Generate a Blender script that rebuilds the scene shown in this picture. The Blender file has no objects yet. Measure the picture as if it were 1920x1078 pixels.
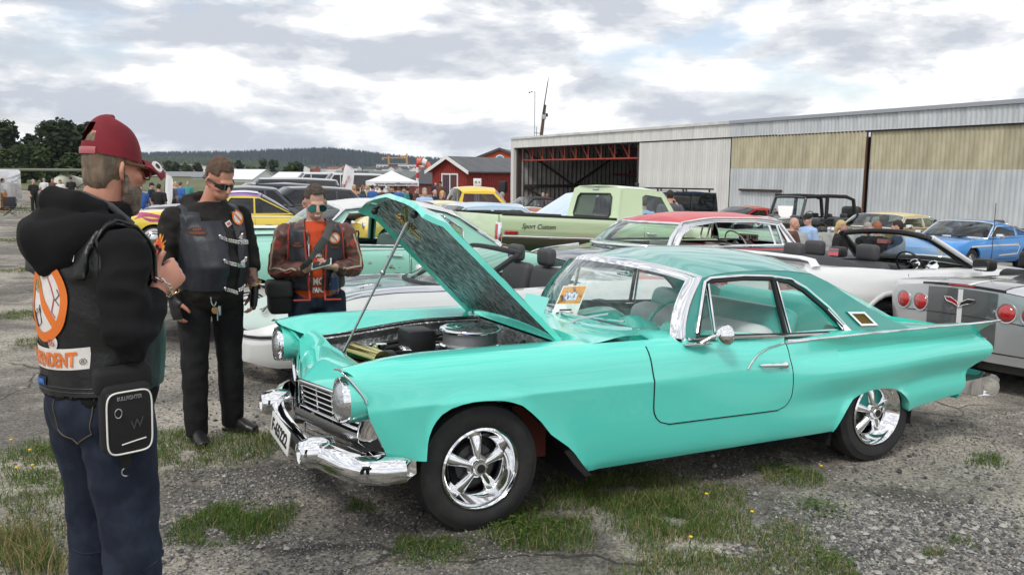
import bpy, bmesh, math, random
import numpy as np
from mathutils import Vector, Matrix, noise
from mathutils.bvhtree import BVHTree
from mathutils.geometry import tessellate_polygon
rnd = random.Random(7)
SC = bpy.context.scene
COL = SC.collection
PI = math.pi
# ------------------------------------------------------------------ camera
CX, CY, FPX, CAMH, ROLL, HOR = 960.0, 539.0, 1560.0, 1.72, .008, 323.0
PITCH = math.atan((CY - HOR) / FPX)
cd = bpy.data.cameras.new('camera'); cam = bpy.data.objects.new('camera', cd); COL.objects.link(cam)
cam.location = (0, 0, CAMH)
cam.matrix_world = Matrix.Translation((0, 0, CAMH)) @ Matrix.Rotation(PI/2 - PITCH, 4, 'X') @ Matrix.Rotation(ROLL, 4, 'Z')
cd.sensor_fit = 'HORIZONTAL'; cd.sensor_width = 36; cd.lens = 36 * FPX / 1920
cd.clip_start = .05; cd.clip_end = 9000
SC.camera = cam
SC.view_settings.view_transform = 'Standard'; SC.view_settings.look = 'None'
SC.view_settings.gamma = 1; SC.view_settings.use_curve_mapping = False
SC.view_settings.exposure = 0.22
SC.cycles.use_denoising = True
SC.cycles.max_bounces = 7; SC.cycles.diffuse_bounces = 3; SC.cycles.glossy_bounces = 3
SC.cycles.transmission_bounces = 4; SC.cycles.transparent_max_bounces = 24
SC.cycles.caustics_reflective = False; SC.cycles.caustics_refractive = False
SC.cycles.sample_clamp_indirect = 6
# ------------------------------------------------------------------ sky and sun
SUN_EL, SUN_AZ = math.radians(50), math.radians(205)      # azimuth clockwise from +Y
W = bpy.data.worlds.new('World'); SC.world = W; W.use_nodes = True
def build_world():
    nt = W.node_tree; N = nt.nodes; L = nt.links; N.clear()
    out = N.new('ShaderNodeOutputWorld'); bg = N.new('ShaderNodeBackground'); bg.inputs[1].default_value = .1
    L.new(bg.outputs[0], out.inputs[0])
    sky = N.new('ShaderNodeTexSky'); sky.sky_type = 'NISHITA'; sky.sun_disc = False
    sky.sun_elevation = SUN_EL; sky.sun_rotation = SUN_AZ; sky.altitude = 100; sky.dust_density = 1.2; sky.ozone_density = 2
    tc = N.new('ShaderNodeTexCoord')
    sep = N.new('ShaderNodeSeparateXYZ'); L.new(tc.outputs['Generated'], sep.inputs[0])
    def m(op, a, b=None, c=None, clamp=False):
        n = N.new('ShaderNodeMath'); n.operation = op; n.use_clamp = clamp
        for i, x in enumerate((a, b, c)):
            if x is None: continue
            if isinstance(x, (int, float)): n.inputs[i].default_value = x
            else: L.new(x, n.inputs[i])
        return n.outputs[0]
    def nz(scale, det, rough, off, dist=.0, sq=3.0):
        mp = N.new('ShaderNodeMapping'); mp.inputs['Location'].default_value = off; mp.inputs['Scale'].default_value = (1, 1, sq); L.new(tc.outputs['Generated'], mp.inputs[0])
        n = N.new('ShaderNodeTexNoise'); n.inputs['Scale'].default_value = scale; n.inputs['Detail'].default_value = det
        n.inputs['Roughness'].default_value = rough; n.inputs['Distortion'].default_value = dist
        L.new(mp.outputs[0], n.inputs['Vector']); return n.outputs['Fac']
    big = nz(4.6, 9, .55, (3.1, 1.7, .3), .15)
    cover = m('MULTIPLY_ADD', big, 9.0, -2.95, True)            # mostly covered, blue only in gaps
    n1 = nz(6.4, 10, .58, (8.3, 4.1, 2.0), .25); n2 = nz(6.4, 10, .58, (8.3, 4.1, 2.12), .25)   # the same puffs, and what lies above them
    soft = nz(2.9, 4, .5, (1.3, 7.7, 5.0))
    sh = m('ADD', m('MULTIPLY', m('SUBTRACT', n1, n2), 1.4), m('MULTIPLY_ADD', soft, 1.15, -.03))
    r = N.new('ShaderNodeValToRGB'); L.new(sh, r.inputs[0])
    e = r.color_ramp.elements
    e[0].position = .36; e[0].color = (5.5, 5.8, 6.4, 1)
    e[1].position = .66; e[1].color = (10.6, 10.6, 10.6, 1)
    for p, c in ((.45, (6.9, 7.15, 7.55, 1)), (.52, (7.8, 7.95, 8.2, 1)), (.58, (9.4, 9.45, 9.55, 1))):
        x = r.color_ramp.elements.new(p); x.color = c
    skyb = N.new('ShaderNodeMix'); skyb.data_type = 'RGBA'; skyb.blend_type = 'MULTIPLY'; skyb.inputs[0].default_value = 1
    L.new(sky.outputs[0], skyb.inputs[6]); skyb.inputs[7].default_value = (1.75, 1.45, 1.3, 1)
    mx = N.new('ShaderNodeMix'); mx.data_type = 'RGBA'
    L.new(cover, mx.inputs[0]); L.new(skyb.outputs[2], mx.inputs[6]); L.new(r.outputs[0], mx.inputs[7])
    L.new(mx.outputs[2], bg.inputs[0])
build_world()
sl = bpy.data.lights.new('sun', 'SUN'); sl.energy = 1.5; sl.angle = math.radians(12); sl.color = (1, .96, .9)
sun = bpy.data.objects.new('sun', sl); COL.objects.link(sun)
sdir = Vector((math.sin(SUN_AZ)*math.cos(SUN_EL), math.cos(SUN_AZ)*math.cos(SUN_EL), math.sin(SUN_EL)))
sun.rotation_euler = sdir.to_track_quat('Z', 'Y').to_euler(); sun.location = (0, 0, 50)

# ------------------------------------------------------------------ ground shape and picture-to-place helpers (used to survey the lot)
GA, GB = .012, .028
def gz(x, y): return -GA*25*math.tanh(x/25) - GB*36*math.tanh(y/36)
def terr(x, y):
    return gz(x, y)
def ray(u, v):
    u -= CX; v -= CY
    a = (u*math.cos(ROLL) + v*math.sin(ROLL))/FPX; b = (-u*math.sin(ROLL) + v*math.cos(ROLL))/FPX
    return Vector((a, math.cos(PITCH) - b*math.sin(PITCH), -b*math.cos(PITCH) - math.sin(PITCH)))
def at(u, v, Y):
    d = ray(u, v); return Vector((0, 0, CAMH)) + d*(Y/d.y)
def onground(u, v):
    d = ray(u, v); t = 1.0
    lo, hi = .5, 400.
    for _ in range(50):
        t = (lo+hi)/2; p = Vector((0, 0, CAMH)) + d*t
        if p.z > gz(p.x, p.y): lo = t
        else: hi = t
    return Vector((0, 0, CAMH)) + d*hi
def frame(x0, y0, yaw, dz=0, rake=0):
    """matrix of a thing standing on the sloping lot: local x along yaw, z off the ground"""
    n = Vector((-(gz(x0+.5, y0)-gz(x0-.5, y0)), -(gz(x0, y0+.5)-gz(x0, y0-.5)), 1)).normalized()
    ex = Vector((math.cos(yaw), math.sin(yaw), 0)); ex = (ex - n*ex.dot(n)).normalized()
    ey = n.cross(ex)
    M = Matrix(((ex.x, ey.x, n.x, x0), (ex.y, ey.y, n.y, y0), (ex.z, ey.z, n.z, gz(x0, y0)+dz), (0, 0, 0, 1)))
    return M @ Matrix.Rotation(rake, 4, 'Y')
def upright(x, y, rz=0, dz=0): return Matrix.Translation((x, y, gz(x, y)+dz)) @ Matrix.Rotation(rz, 4, 'Z')

# ------------------------------------------------------------------ materials
MATS = {}
def mat(name, col=(.5, .5, .5), rough=.5, metal=0., coat=0., vary=None, bump=None, spec=.5, alpha=None, emit=None, sheen=0., trans=0., coords='Object', coat_r=.03, stretch=None, rand=0.):
    if name in MATS: return MATS[name]
    m = bpy.data.materials.new(name); m.use_nodes = True; MATS[name] = m
    nt = m.node_tree; N = nt.nodes; L = nt.links; b = N['Principled BSDF']
    b.inputs['Base Color'].default_value = (*col, 1); b.inputs['Roughness'].default_value = rough
    b.inputs['Metallic'].default_value = metal; b.inputs['Coat Weight'].default_value = coat
    b.inputs['Coat Roughness'].default_value = coat_r; b.inputs['Specular IOR Level'].default_value = spec
    b.inputs['Coat IOR'].default_value = 1.68; b.inputs['Sheen Weight'].default_value = sheen; b.inputs['Transmission Weight'].default_value = trans
    if emit: b.inputs['Emission Color'].default_value = (*emit[0], 1); b.inputs['Emission Strength'].default_value = emit[1]
    tc = N.new('ShaderNodeTexCoord'); vec = tc.outputs[coords]
    if stretch:
        mp = N.new('ShaderNodeMapping'); mp.inputs['Scale'].default_value = stretch; L.new(vec, mp.inputs[0]); vec = mp.outputs[0]
    last = None
    if vary:      # (scale, second colour, lo, hi)
        n = N.new('ShaderNodeTexNoise'); n.inputs['Scale'].default_value = vary[0]; n.inputs['Detail'].default_value = 6; n.inputs['Roughness'].default_value = .62
        L.new(vec, n.inputs['Vector'])
        r = N.new('ShaderNodeMapRange'); r.inputs[1].default_value = vary[2]; r.inputs[2].default_value = vary[3]; L.new(n.outputs['Fac'], r.inputs[0])
        mx = N.new('ShaderNodeMix'); mx.data_type = 'RGBA'; mx.inputs[6].default_value = (*col, 1); mx.inputs[7].default_value = (*vary[1], 1)
        L.new(r.outputs[0], mx.inputs[0]); last = mx.outputs[2]
    if rand:
        oi = N.new('ShaderNodeObjectInfo'); r = N.new('ShaderNodeMapRange'); L.new(oi.outputs['Random'], r.inputs[0])
        r.inputs[3].default_value = 1-rand; r.inputs[4].default_value = 1+rand
        h = N.new('ShaderNodeHueSaturation'); L.new(r.outputs[0], h.inputs['Value'])
        if last: L.new(last, h.inputs['Color'])
        else: h.inputs['Color'].default_value = (*col, 1)
        last = h.outputs[0]
    if last: L.new(last, b.inputs['Base Color'])
    if bump:      # (scale, strength, distance)
        n = N.new('ShaderNodeTexNoise'); n.inputs['Scale'].default_value = bump[0]; n.inputs['Detail'].default_value = 5
        L.new(vec, n.inputs['Vector']); bp = N.new('ShaderNodeBump'); bp.inputs['Strength'].default_value = bump[1]; bp.inputs['Distance'].default_value = bump[2]
        L.new(n.outputs['Fac'], bp.inputs['Height']); L.new(bp.outputs[0], b.inputs['Normal'])
    return m
def paint(name, col, flake=0., rough=.32): return mat(name, col, rough, flake, 1.0, bump=(900, .012, .001), coat_r=.025)
def glass(name, tint=(.86, .93, .91), refl=1.0):
    if name in MATS: return MATS[name]
    m = bpy.data.materials.new(name); m.use_nodes = True; MATS[name] = m
    nt = m.node_tree; N = nt.nodes; L = nt.links; N.remove(N['Principled BSDF'])
    t = N.new('ShaderNodeBsdfTransparent'); t.inputs[0].default_value = (*tint, 1)
    g = N.new('ShaderNodeBsdfGlossy'); g.inputs['Roughness'].default_value = .015; g.inputs[0].default_value = (refl, refl, refl, 1)
    f = N.new('ShaderNodeLayerWeight'); f.inputs[0].default_value = .5
    pq = N.new('ShaderNodeMath'); pq.operation = 'POWER'; pq.inputs[1].default_value = 4.2; L.new(f.outputs['Facing'], pq.inputs[0])
    mu = N.new('ShaderNodeMath'); mu.operation = 'MULTIPLY_ADD'; mu.inputs[1].default_value = .9; mu.inputs[2].default_value = .065; mu.use_clamp = True
    L.new(pq.outputs[0], mu.inputs[0])
    x = N.new('ShaderNodeMixShader'); L.new(mu.outputs[0], x.inputs[0]); L.new(t.outputs[0], x.inputs[1]); L.new(g.outputs[0], x.inputs[2])
    L.new(x.outputs[0], N['Material Output'].inputs[0]); return m
CHROME = mat('chrome', (.86, .87, .88), .045, 1.0)
DULLCHROME = mat('dull_chrome', (.62, .63, .65), .2, 1.0)
STEEL = mat('steel', (.5, .51, .52), .3, 1.0)
RUBBER = mat('tyre_rubber', (.016, .016, .017), .72, vary=(14, (.03, .029, .027), .45, .75), bump=(120, .1, .002))
BLACK = mat('black_plastic', (.012, .012, .013), .5)
DARK = mat('dark_cavity', (.008, .008, .008), .9)
WHITEP = mat('white_plastic', (.8, .8, .79), .4)
GLASS = glass('window_glass')
TINT = glass('tinted_glass', (.12, .14, .15))
GREENGLASS = glass('green_glass', (.62, .82, .76))
RED_LENS = mat('red_lens', (.45, .008, .01), .12, coat=1.)
AMBER = mat('amber_lens', (.7, .2, .02), .15, coat=1.)
LENS = mat('headlamp_glass', (.5, .53, .55), .1, .8, coat=1., bump=(70, .6, .01))
PLATE = mat('plate_white', (.78, .78, .76), .4)
INK = mat('ink_black', (.012, .012, .014), .6)
BLUEINK = mat('ink_blue', (.02, .05, .3), .5)
WHITEINK = mat('print_white', (.78, .77, .74), .6)

# ------------------------------------------------------------------ mesh builder
def lerp(a, b, k): return a + (b-a)*k
def pw(tab, x):
    """smooth table lookup, monotone-ish cubic through (x, y) pairs"""
    n = len(tab)
    if x <= tab[0][0]: return tab[0][1]
    if x >= tab[-1][0]: return tab[-1][1]
    for i in range(n-1):
        x0, y0 = tab[i]; x1, y1 = tab[i+1]
        if x <= x1:
            h = x1-x0; t = (x-x0)/h; d = (y1-y0)/h
            dm = (y0-tab[i-1][1])/(x0-tab[i-1][0]) if i > 0 else d
            dp = (tab[i+2][1]-y1)/(tab[i+2][0]-x1) if i < n-2 else d
            m0 = 0 if dm*d <= 0 else 2*dm*d/(dm+d)
            m1 = 0 if dp*d <= 0 else 2*dp*d/(dp+d)
            if i == 0: m0 = d
            if i == n-2: m1 = d
            return (2*t**3-3*t**2+1)*y0 + (t**3-2*t**2+t)*h*m0 + (-2*t**3+3*t**2)*y1 + (t**3-t**2)*h*m1
def lin(tab, x): return float(np.interp(x, [p[0] for p in tab], [p[1] for p in tab]))
class MB:
    def __init__(s): s.v = []; s.f = []; s.m = []
    def add(s, vs, fs, mi=0, M=None):
        o = len(s.v)
        s.v += [tuple(M @ Vector(p)) if M else tuple(p) for p in vs]
        for f in fs: s.f.append(tuple(i+o for i in f)); s.m.append(mi)
        return s
    def box(s, x0, x1, y0, y1, z0, z1, mi=0, M=None):
        vs = [(x, y, z) for x in (x0, x1) for y in (y0, y1) for z in (z0, z1)]
        return s.add(vs, [(0, 1, 3, 2), (4, 6, 7, 5), (0, 4, 5, 1), (2, 3, 7, 6), (0, 2, 6, 4), (1, 5, 7, 3)], mi, M)
    def rbox(s, x0, x1, y0, y1, z0, z1, r=.02, mi=0, M=None, seg=2):
        bm = bmesh.new(); bmesh.ops.create_cube(bm, size=1)
        for v in bm.verts: v.co = ((x0+x1)/2+v.co.x*(x1-x0), (y0+y1)/2+v.co.y*(y1-y0), (z0+z1)/2+v.co.z*(z1-z0))
        bmesh.ops.bevel(bm, geom=bm.edges[:], offset=min(r, .49*min(x1-x0, y1-y0, z1-z0)), segments=seg, affect='EDGES', profile=.5)
        bm.verts.index_update()
        s.add([v.co.copy() for v in bm.verts], [[v.index for v in f.verts] for f in bm.faces], mi, M); bm.free(); return s
    def tube(s, pts, r, n=8, mi=0, cap=True, M=None, flat=1.0, up=None):
        pts = [Vector(p) for p in pts]; k = len(pts)
        rs = r if isinstance(r, (list, tuple)) else [r]*k
        vs = []; fs = []; prev = None
        for i, p in enumerate(pts):
            t = (pts[min(i+1, k-1)] - pts[max(i-1, 0)]).normalized()
            if prev is None:
                a = Vector(up) if up else (Vector((0, 0, 1)) if abs(t.z) < .9 else Vector((1, 0, 0)))
            else: a = prev
            a = (a - t*a.dot(t)).normalized(); b = t.cross(a); prev = a
            ra, rb = rs[i] if isinstance(rs[i], (tuple, list)) else (rs[i], rs[i]*flat)
            for j in range(n):
                an = 2*PI*j/n; vs.append(p + a*math.cos(an)*ra + b*math.sin(an)*rb)
        for i in range(k-1):
            for j in range(n): fs.append((i*n+j, i*n+(j+1) % n, (i+1)*n+(j+1) % n, (i+1)*n+j))
        if cap: fs.append(tuple(range(n-1, -1, -1))); fs.append(tuple(range((k-1)*n, k*n)))
        return s.add(vs, fs, mi, M)
    def lathe(s, prof, n=24, M=None, mi=0, close=False, a0=0, a1=2*PI):
        """profile (r, h) turned about local Z"""
        full = abs(a1-a0-2*PI) < 1e-6; cnt = n if full else n+1
        vs = [(r*math.cos(a0+(a1-a0)*j/n), r*math.sin(a0+(a1-a0)*j/n), h) for r, h in prof for j in range(cnt)]; fs = []
        for i in range(len(prof)-1 if not close else len(prof)):
            i2 = (i+1) % len(prof)
            for j in range(n):
                j2 = (j+1) % cnt if full else j+1
                fs.append((i*cnt+j, i*cnt+j2, i2*cnt+j2, i2*cnt+j))
        return s.add(vs, fs, mi, M)
    def grid(s, rows, mi=0, M=None, close=False):
        n = len(rows[0]); vs = [p for r in rows for p in r]; fs = []
        for i in range(len(rows)-1):
            for j in range(n if close else n-1):
                j2 = (j+1) % n; fs.append((i*n+j, i*n+j2, (i+1)*n+j2, (i+1)*n+j))
        return s.add(vs, fs, mi, M)
    def ball(s, c, r, n=12, k=8, mi=0, M=None):
        r = r if isinstance(r, (tuple, list)) else (r, r, r)
        T = Matrix.Translation(c) @ Matrix.Diagonal((*r, 1))
        return s.lathe([(max(1e-4, math.sin(PI*i/k)), -math.cos(PI*i/k)) for i in range(k+1)], n, (M @ T) if M else T, mi)
    def poly(s, outer, holes=(), mi=0, fn=None, thick=None):
        """tessellated flat polygon in 2-D; fn maps (a, b) to 3-D; thick = offset vector for a second skin with edges"""
        loops = [[Vector((p[0], p[1], 0)) for p in outer]] + [[Vector((p[0], p[1], 0)) for p in h] for h in holes]
        tris = tessellate_polygon(loops); flat = [p for l in loops for p in l]
        fn = fn or (lambda a, b: (a, 0, b))
        P = [Vector(fn(p.x, p.y)) for p in flat]
        if thick is None: return s.add(P, tris, mi)
        off = Vector(thick) if not callable(thick) else None; n = len(P)
        Q = [p + (off if off is not None else Vector(thick(*p))) for p in P]
        fs = [tuple(t) for t in tris] + [tuple(i+n for i in reversed(t)) for t in tris]; k = 0
        for l in loops:
            c = len(l)
            for i in range(c): a, b = k+i, k+(i+1) % c; fs.append((a, b, b+n, a+n))
            k += c
        return s.add(P+Q, fs, mi)
    def mesh(s, name, mats, angle=35, weld=0):
        me = bpy.data.meshes.new(name); me.from_pydata(s.v, [], s.f)
        for m in (mats if isinstance(mats, (list, tuple)) else [mats]): me.materials.append(m)
        if any(s.m): me.polygons.foreach_set('material_index', s.m)
        bm = bmesh.new(); bm.from_mesh(me)
        if weld: bmesh.ops.remove_doubles(bm, verts=bm.verts, dist=weld)
        bmesh.ops.recalc_face_normals(bm, faces=bm.faces); bm.to_mesh(me); bm.free()
        me.polygons.foreach_set('use_smooth', [True]*len(me.polygons))
        if angle < 180: me.set_sharp_from_angle(angle=math.radians(angle))
        me.update(); return me
    def obj(s, name, mats, parent=None, angle=35, weld=0):
        o = bpy.data.objects.new(name, s.mesh(name, mats, angle, weld)); COL.objects.link(o)
        if parent: o.parent = parent
        return o
def tag(o, label=None, cat=None, group=None, kind=None):
    if label: o['label'] = label
    if cat: o['category'] = cat
    if group: o['group'] = group
    if kind: o['kind'] = kind
    return o
def thing(name, label, cat, M=None, group=None):
    o = bpy.data.objects.new(name, None); COL.objects.link(o); o.empty_display_size = .3
    if M is not None: o.matrix_world = M
    return tag(o, label, cat, group)
def inst(src, parent=None, M=None, name=None):
    c = src.copy(); COL.objects.link(c); c.parent = parent
    if M is not None: c.matrix_local = M
    return c
def copy_tree(o, parent=None):
    kids = [k for k in o.children]
    c = o.copy(); COL.objects.link(c); c.parent = parent
    for k in kids: copy_tree(k, c)
    return c
def TR(x, y, z): return Matrix.Translation((x, y, z))
def RX(a): return Matrix.Rotation(a, 4, 'X')
def RY(a): return Matrix.Rotation(a, 4, 'Y')
def RZ(a): return Matrix.Rotation(a, 4, 'Z')
def axes(o, x, y):
    """matrix with origin o, local x and y along the given vectors"""
    x = Vector(x).normalized(); y = Vector(y); y = (y - x*y.dot(x)).normalized(); z = x.cross(y)
    return Matrix(((x.x, y.x, z.x, o[0]), (x.y, y.y, z.y, o[1]), (x.z, y.z, z.z, o[2]), (0, 0, 0, 1)))
def text_mesh(body, size=1., bold=0., shear=0., align='CENTER', extrude=.0, spacing=1.):
    c = bpy.data.curves.new('text', 'FONT'); c.body = body; c.size = size; c.align_x = align; c.align_y = 'CENTER'
    c.offset = bold; c.shear = shear; c.extrude = extrude; c.space_character = spacing; c.resolution_u = 3
    o = bpy.data.objects.new('text', c); COL.objects.link(o)
    dg = bpy.context.evaluated_depsgraph_get(); me = bpy.data.meshes.new_from_object(o.evaluated_get(dg))
    bpy.data.objects.remove(o); bpy.data.curves.remove(c); return me
def text(name, body, size, M, m, parent=None, bold=0., shear=0., width=None, extrude=.0015, fn=None, spacing=1.):
    me = text_mesh(body, size, bold, shear, extrude=extrude, spacing=spacing)
    if width:
        xs = [v.co.x for v in me.vertices]; k = width/max(1e-6, max(xs)-min(xs)); me.transform(Matrix.Diagonal((k, 1, 1, 1)))
    if fn:
        for v in me.vertices: v.co = fn(v.co)
    elif M is not None: me.transform(M)
    me.materials.clear(); me.materials.append(m); me.name = name
    o = bpy.data.objects.new(name, me); COL.objects.link(o); o.parent = parent
    return o
# ------------------------------------------------------------------ ground
def ground_mat():
    m = bpy.data.materials.new('worn_asphalt'); m.use_nodes = True
    nt = m.node_tree; N = nt.nodes; L = nt.links; b = N['Principled BSDF']; b.inputs['Roughness'].default_value = .88; b.inputs['Specular IOR Level'].default_value = .25
    tc = N.new('ShaderNodeTexCoord'); V = tc.outputs['Object']
    def nz(s, d=6, r=.6, off=(0, 0, 0), dist=0):
        mp = N.new('ShaderNodeMapping'); mp.inputs['Location'].default_value = off; L.new(V, mp.inputs[0])
        n = N.new('ShaderNodeTexNoise'); n.inputs['Scale'].default_value = s; n.inputs['Detail'].default_value = d; n.inputs['Roughness'].default_value = r
        n.inputs['Distortion'].default_value = dist; L.new(mp.outputs[0], n.inputs['Vector']); return n.outputs['Fac']
    def mr(x, a, c, lo=0., hi=1.):
        n = N.new('ShaderNodeMapRange'); n.inputs[1].default_value = a; n.inputs[2].default_value = c; n.inputs[3].default_value = lo; n.inputs[4].default_value = hi; L.new(x, n.inputs[0]); return n.outputs[0]
    def mix(k, a, c, mode='MIX'):
        n = N.new('ShaderNodeMix'); n.data_type = 'RGBA'; n.blend_type = mode
        if isinstance(k, (int, float)): n.inputs[0].default_value = k
        else: L.new(k, n.inputs[0])
        for i, x in ((6, a), (7, c)):
            if isinstance(x, tuple): n.inputs[i].default_value = (*x, 1)
            else: L.new(x, n.inputs[i])
        return n.outputs[2]
    big = nz(.55, 8, .62, (3, 9, 0), .4); mid = nz(2.3, 8, .66, (7, 1, 0), .3); fine = nz(38, 6, .7)
    c = mix(mr(big, .44, .60), (.135, .125, .11), (.32, .294, .25))
    c = mix(mr(mid, .52, .66, 0, .75), c, (.36, .325, .265))
    c = mix(mr(nz(1.1, 7, .6, (21, 4, 0)), .56, .68, 0, .8), c, (.062, .058, .05))
    v = N.new('ShaderNodeTexVoronoi'); v.inputs['Scale'].default_value = 75; L.new(V, v.inputs['Vector'])
    bw = N.new('ShaderNodeRGBToBW'); L.new(v.outputs['Color'], bw.inputs[0])
    k = N.new('ShaderNodeMath'); k.operation = 'MULTIPLY'; L.new(mr(bw.outputs[0], .1, .9, .55, 1.5), k.inputs[0]); L.new(mr(fine, .3, .7, .7, 1.3), k.inputs[1])
    cc = N.new('ShaderNodeCombineColor'); [L.new(k.outputs[0], cc.inputs[i]) for i in range(3)]
    c = mix(1.0, c, cc.outputs[0], 'MULTIPLY')
    # cracks and slab seams
    w = N.new('ShaderNodeTexNoise'); w.inputs['Scale'].default_value = 1.7; w.inputs['Detail'].default_value = 5; L.new(V, w.inputs['Vector'])
    ad = N.new('ShaderNodeVectorMath'); ad.operation = 'MULTIPLY_ADD'; L.new(w.outputs['Color'], ad.inputs[0]); ad.inputs[1].default_value = (.55, .55, 0); L.new(V, ad.inputs[2])
    cr = N.new('ShaderNodeTexVoronoi'); cr.feature = 'DISTANCE_TO_EDGE'; cr.inputs['Scale'].default_value = .42; L.new(ad.outputs[0], cr.inputs['Vector'])
    crack = mr(cr.outputs['Distance'], .0015, .006, 1, 0)
    gate = mr(nz(.5, 3, .5, (4, 2, 7)), .45, .6); gm = N.new('ShaderNodeMath'); gm.operation = 'MULTIPLY'; L.new(crack, gm.inputs[0]); L.new(gate, gm.inputs[1]); crack = gm.outputs[0]
    c = mix(mr(crack, 0, 1, 0, .82), c, (.03, .028, .024))
    L.new(c, b.inputs['Base Color'])
    h = N.new('ShaderNodeMath'); h.operation = 'ADD'; L.new(bw.outputs[0], h.inputs[0]); L.new(fine, h.inputs[1])
    h2 = N.new('ShaderNodeMath'); h2.operation = 'MULTIPLY_ADD'; L.new(crack, h2.inputs[0]); h2.inputs[1].default_value = -1.6; L.new(h.outputs[0], h2.inputs[2])
    bp = N.new('ShaderNodeBump'); bp.inputs['Strength'].default_value = .5; bp.inputs['Distance'].default_value = .012
    L.new(h2.outputs[0], bp.inputs['Height']); L.new(bp.outputs[0], b.inputs['Normal'])
    return m
def relief(x, y):
    d = math.hypot(x, y-4)
    k = max(0., 1-d/16)
    if k <= 0: return 0.
    return k*(.018*noise.noise((x*.55, y*.55, 1.3)) + .008*noise.noise((x*2.1, y*2.1, 4.)))
def gzr(x, y): return gz(x, y) + relief(x, y)
def build_ground():
    ax = [math.sinh(t*7.6)/math.sinh(7.6)*3200 for t in np.linspace(-1, 1, 301)]
    ay = [-60, -30, -15, -6, -2] + [ -1 + math.sinh(t*7.2)/math.sinh(7.2)*2600 for t in np.linspace(0, 1, 240)]
    mb = MB(); mb.grid([[(x, y, gzr(x, y) if y < 60 else terr(x, y)) for x in ax] for y in ay])
    tag(mb.obj('ground', ground_mat(), angle=180), kind='structure')
    # grass airfield beyond the asphalt
    fld = mat('airfield_grass', (.075, .1, .03), .9, vary=(.05, (.14, .135, .06), .4, .65))
    xs = list(np.linspace(-900, 900, 61)); ys = [95 + 6*math.sin(i) if i == 0 else 95+i*i*.9 for i in range(0, 26)]
    mb = MB(); mb.grid([[(x, y + (7*noise.noise((x*.02, 0, 3)) if i == 0 else 0), terr(x, y)+.06) for x in xs] for i, y in enumerate(ys)])
    tag(mb.obj('field', fld, angle=180), kind='structure')
build_ground()

def sheared(poly, n):
    """n points inside a picture polygon, spread evenly over the ground it covers"""
    P = [onground(u, v) for u, v in poly]; out = []
    x0, x1 = min(p.x for p in P), max(p.x for p in P); y0, y1 = min(p.y for p in P), max(p.y for p in P)
    def inside(x, y):
        c = False; k = len(P)
        for i in range(k):
            a, b = P[i], P[i-1]
            if (a.y > y) != (b.y > y) and x < (b.x-a.x)*(y-a.y)/(b.y-a.y)+a.x: c = not c
        return c
    tries = 0
    while len(out) < n and tries < n*40:
        tries += 1
        x, y = rnd.uniform(x0, x1), rnd.uniform(y0, y1)
        if inside(x + .22*noise.noise((x*2.2, y*2.2, 0)) + rnd.gauss(0, .06), y + .22*noise.noise((x*2.2, y*2.2, 9)) + rnd.gauss(0, .08)): out.append((x, y))
    return out
def build_gravel():
    oct_v = np.array([(1, 0, 0), (0, 1, 0), (-1, 0, 0), (0, -1, 0), (0, 0, 1), (0, 0, -1)], float)
    oct_f = [(0, 1, 4), (1, 2, 4), (2, 3, 4), (3, 0, 4), (1, 0, 5), (2, 1, 5), (3, 2, 5), (0, 3, 5)]
    pts = []
    for poly, n, s in (([(1440, 960), (1920, 940), (1960, 1090), (1380, 1090)], 6500, (.004, .011)),
                       ([(520, 860), (780, 900), (1000, 1000), (960, 1090), (560, 1090), (300, 960)], 4200, (.003, .008)),
                       ([(300, 880), (620, 870), (560, 960), (320, 1000)], 1800, (.003, .009)),
                       ([(0, 980), (100, 960), (560, 1000), (700, 1090), (0, 1090)], 2600, (.003, .009)),
                       ([(1150, 860), (1500, 850), (1920, 760), (1920, 960), (1500, 980)], 2600, (.004, .010)),
                       ([(280, 640), (560, 700), (560, 880), (280, 880)], 900, (.005, .012))):
        for x, y in sheared(poly, n): pts.append((x, y, rnd.uniform(*s)*(1 if rnd.random() < .96 else 2.2)))
    mb = MB()
    for x, y, r in pts:
        a = rnd.uniform(0, PI); c, s_ = math.cos(a), math.sin(a); k = [r*rnd.uniform(.7, 1.3) for _ in range(6)]; z = gzr(x, y)+r*.35
        vs = [(x + (v[0]*c - v[1]*s_)*k[i], y + (v[0]*s_ + v[1]*c)*k[i], z + v[2]*k[i]*.7) for i, v in enumerate(oct_v)]
        mb.add(vs, oct_f)
    m = mat('gravel_stone', (.2, .2, .2), .85)
    N = m.node_tree.nodes; L = m.node_tree.links; g = N.new('ShaderNodeNewGeometry'); r = N.new('ShaderNodeValToRGB'); L.new(g.outputs['Random Per Island'], r.inputs[0])
    e = r.color_ramp.elements; e[0].color = (.045, .045, .045, 1); e[1].color = (.42, .4, .37, 1); x = e.new(.6); x.color = (.17, .168, .165, 1)
    L.new(r.outputs[0], N['Principled BSDF'].inputs['Base Color'])
    tag(mb.obj('gravel', m, angle=20), kind='stuff')
build_gravel()
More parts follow.
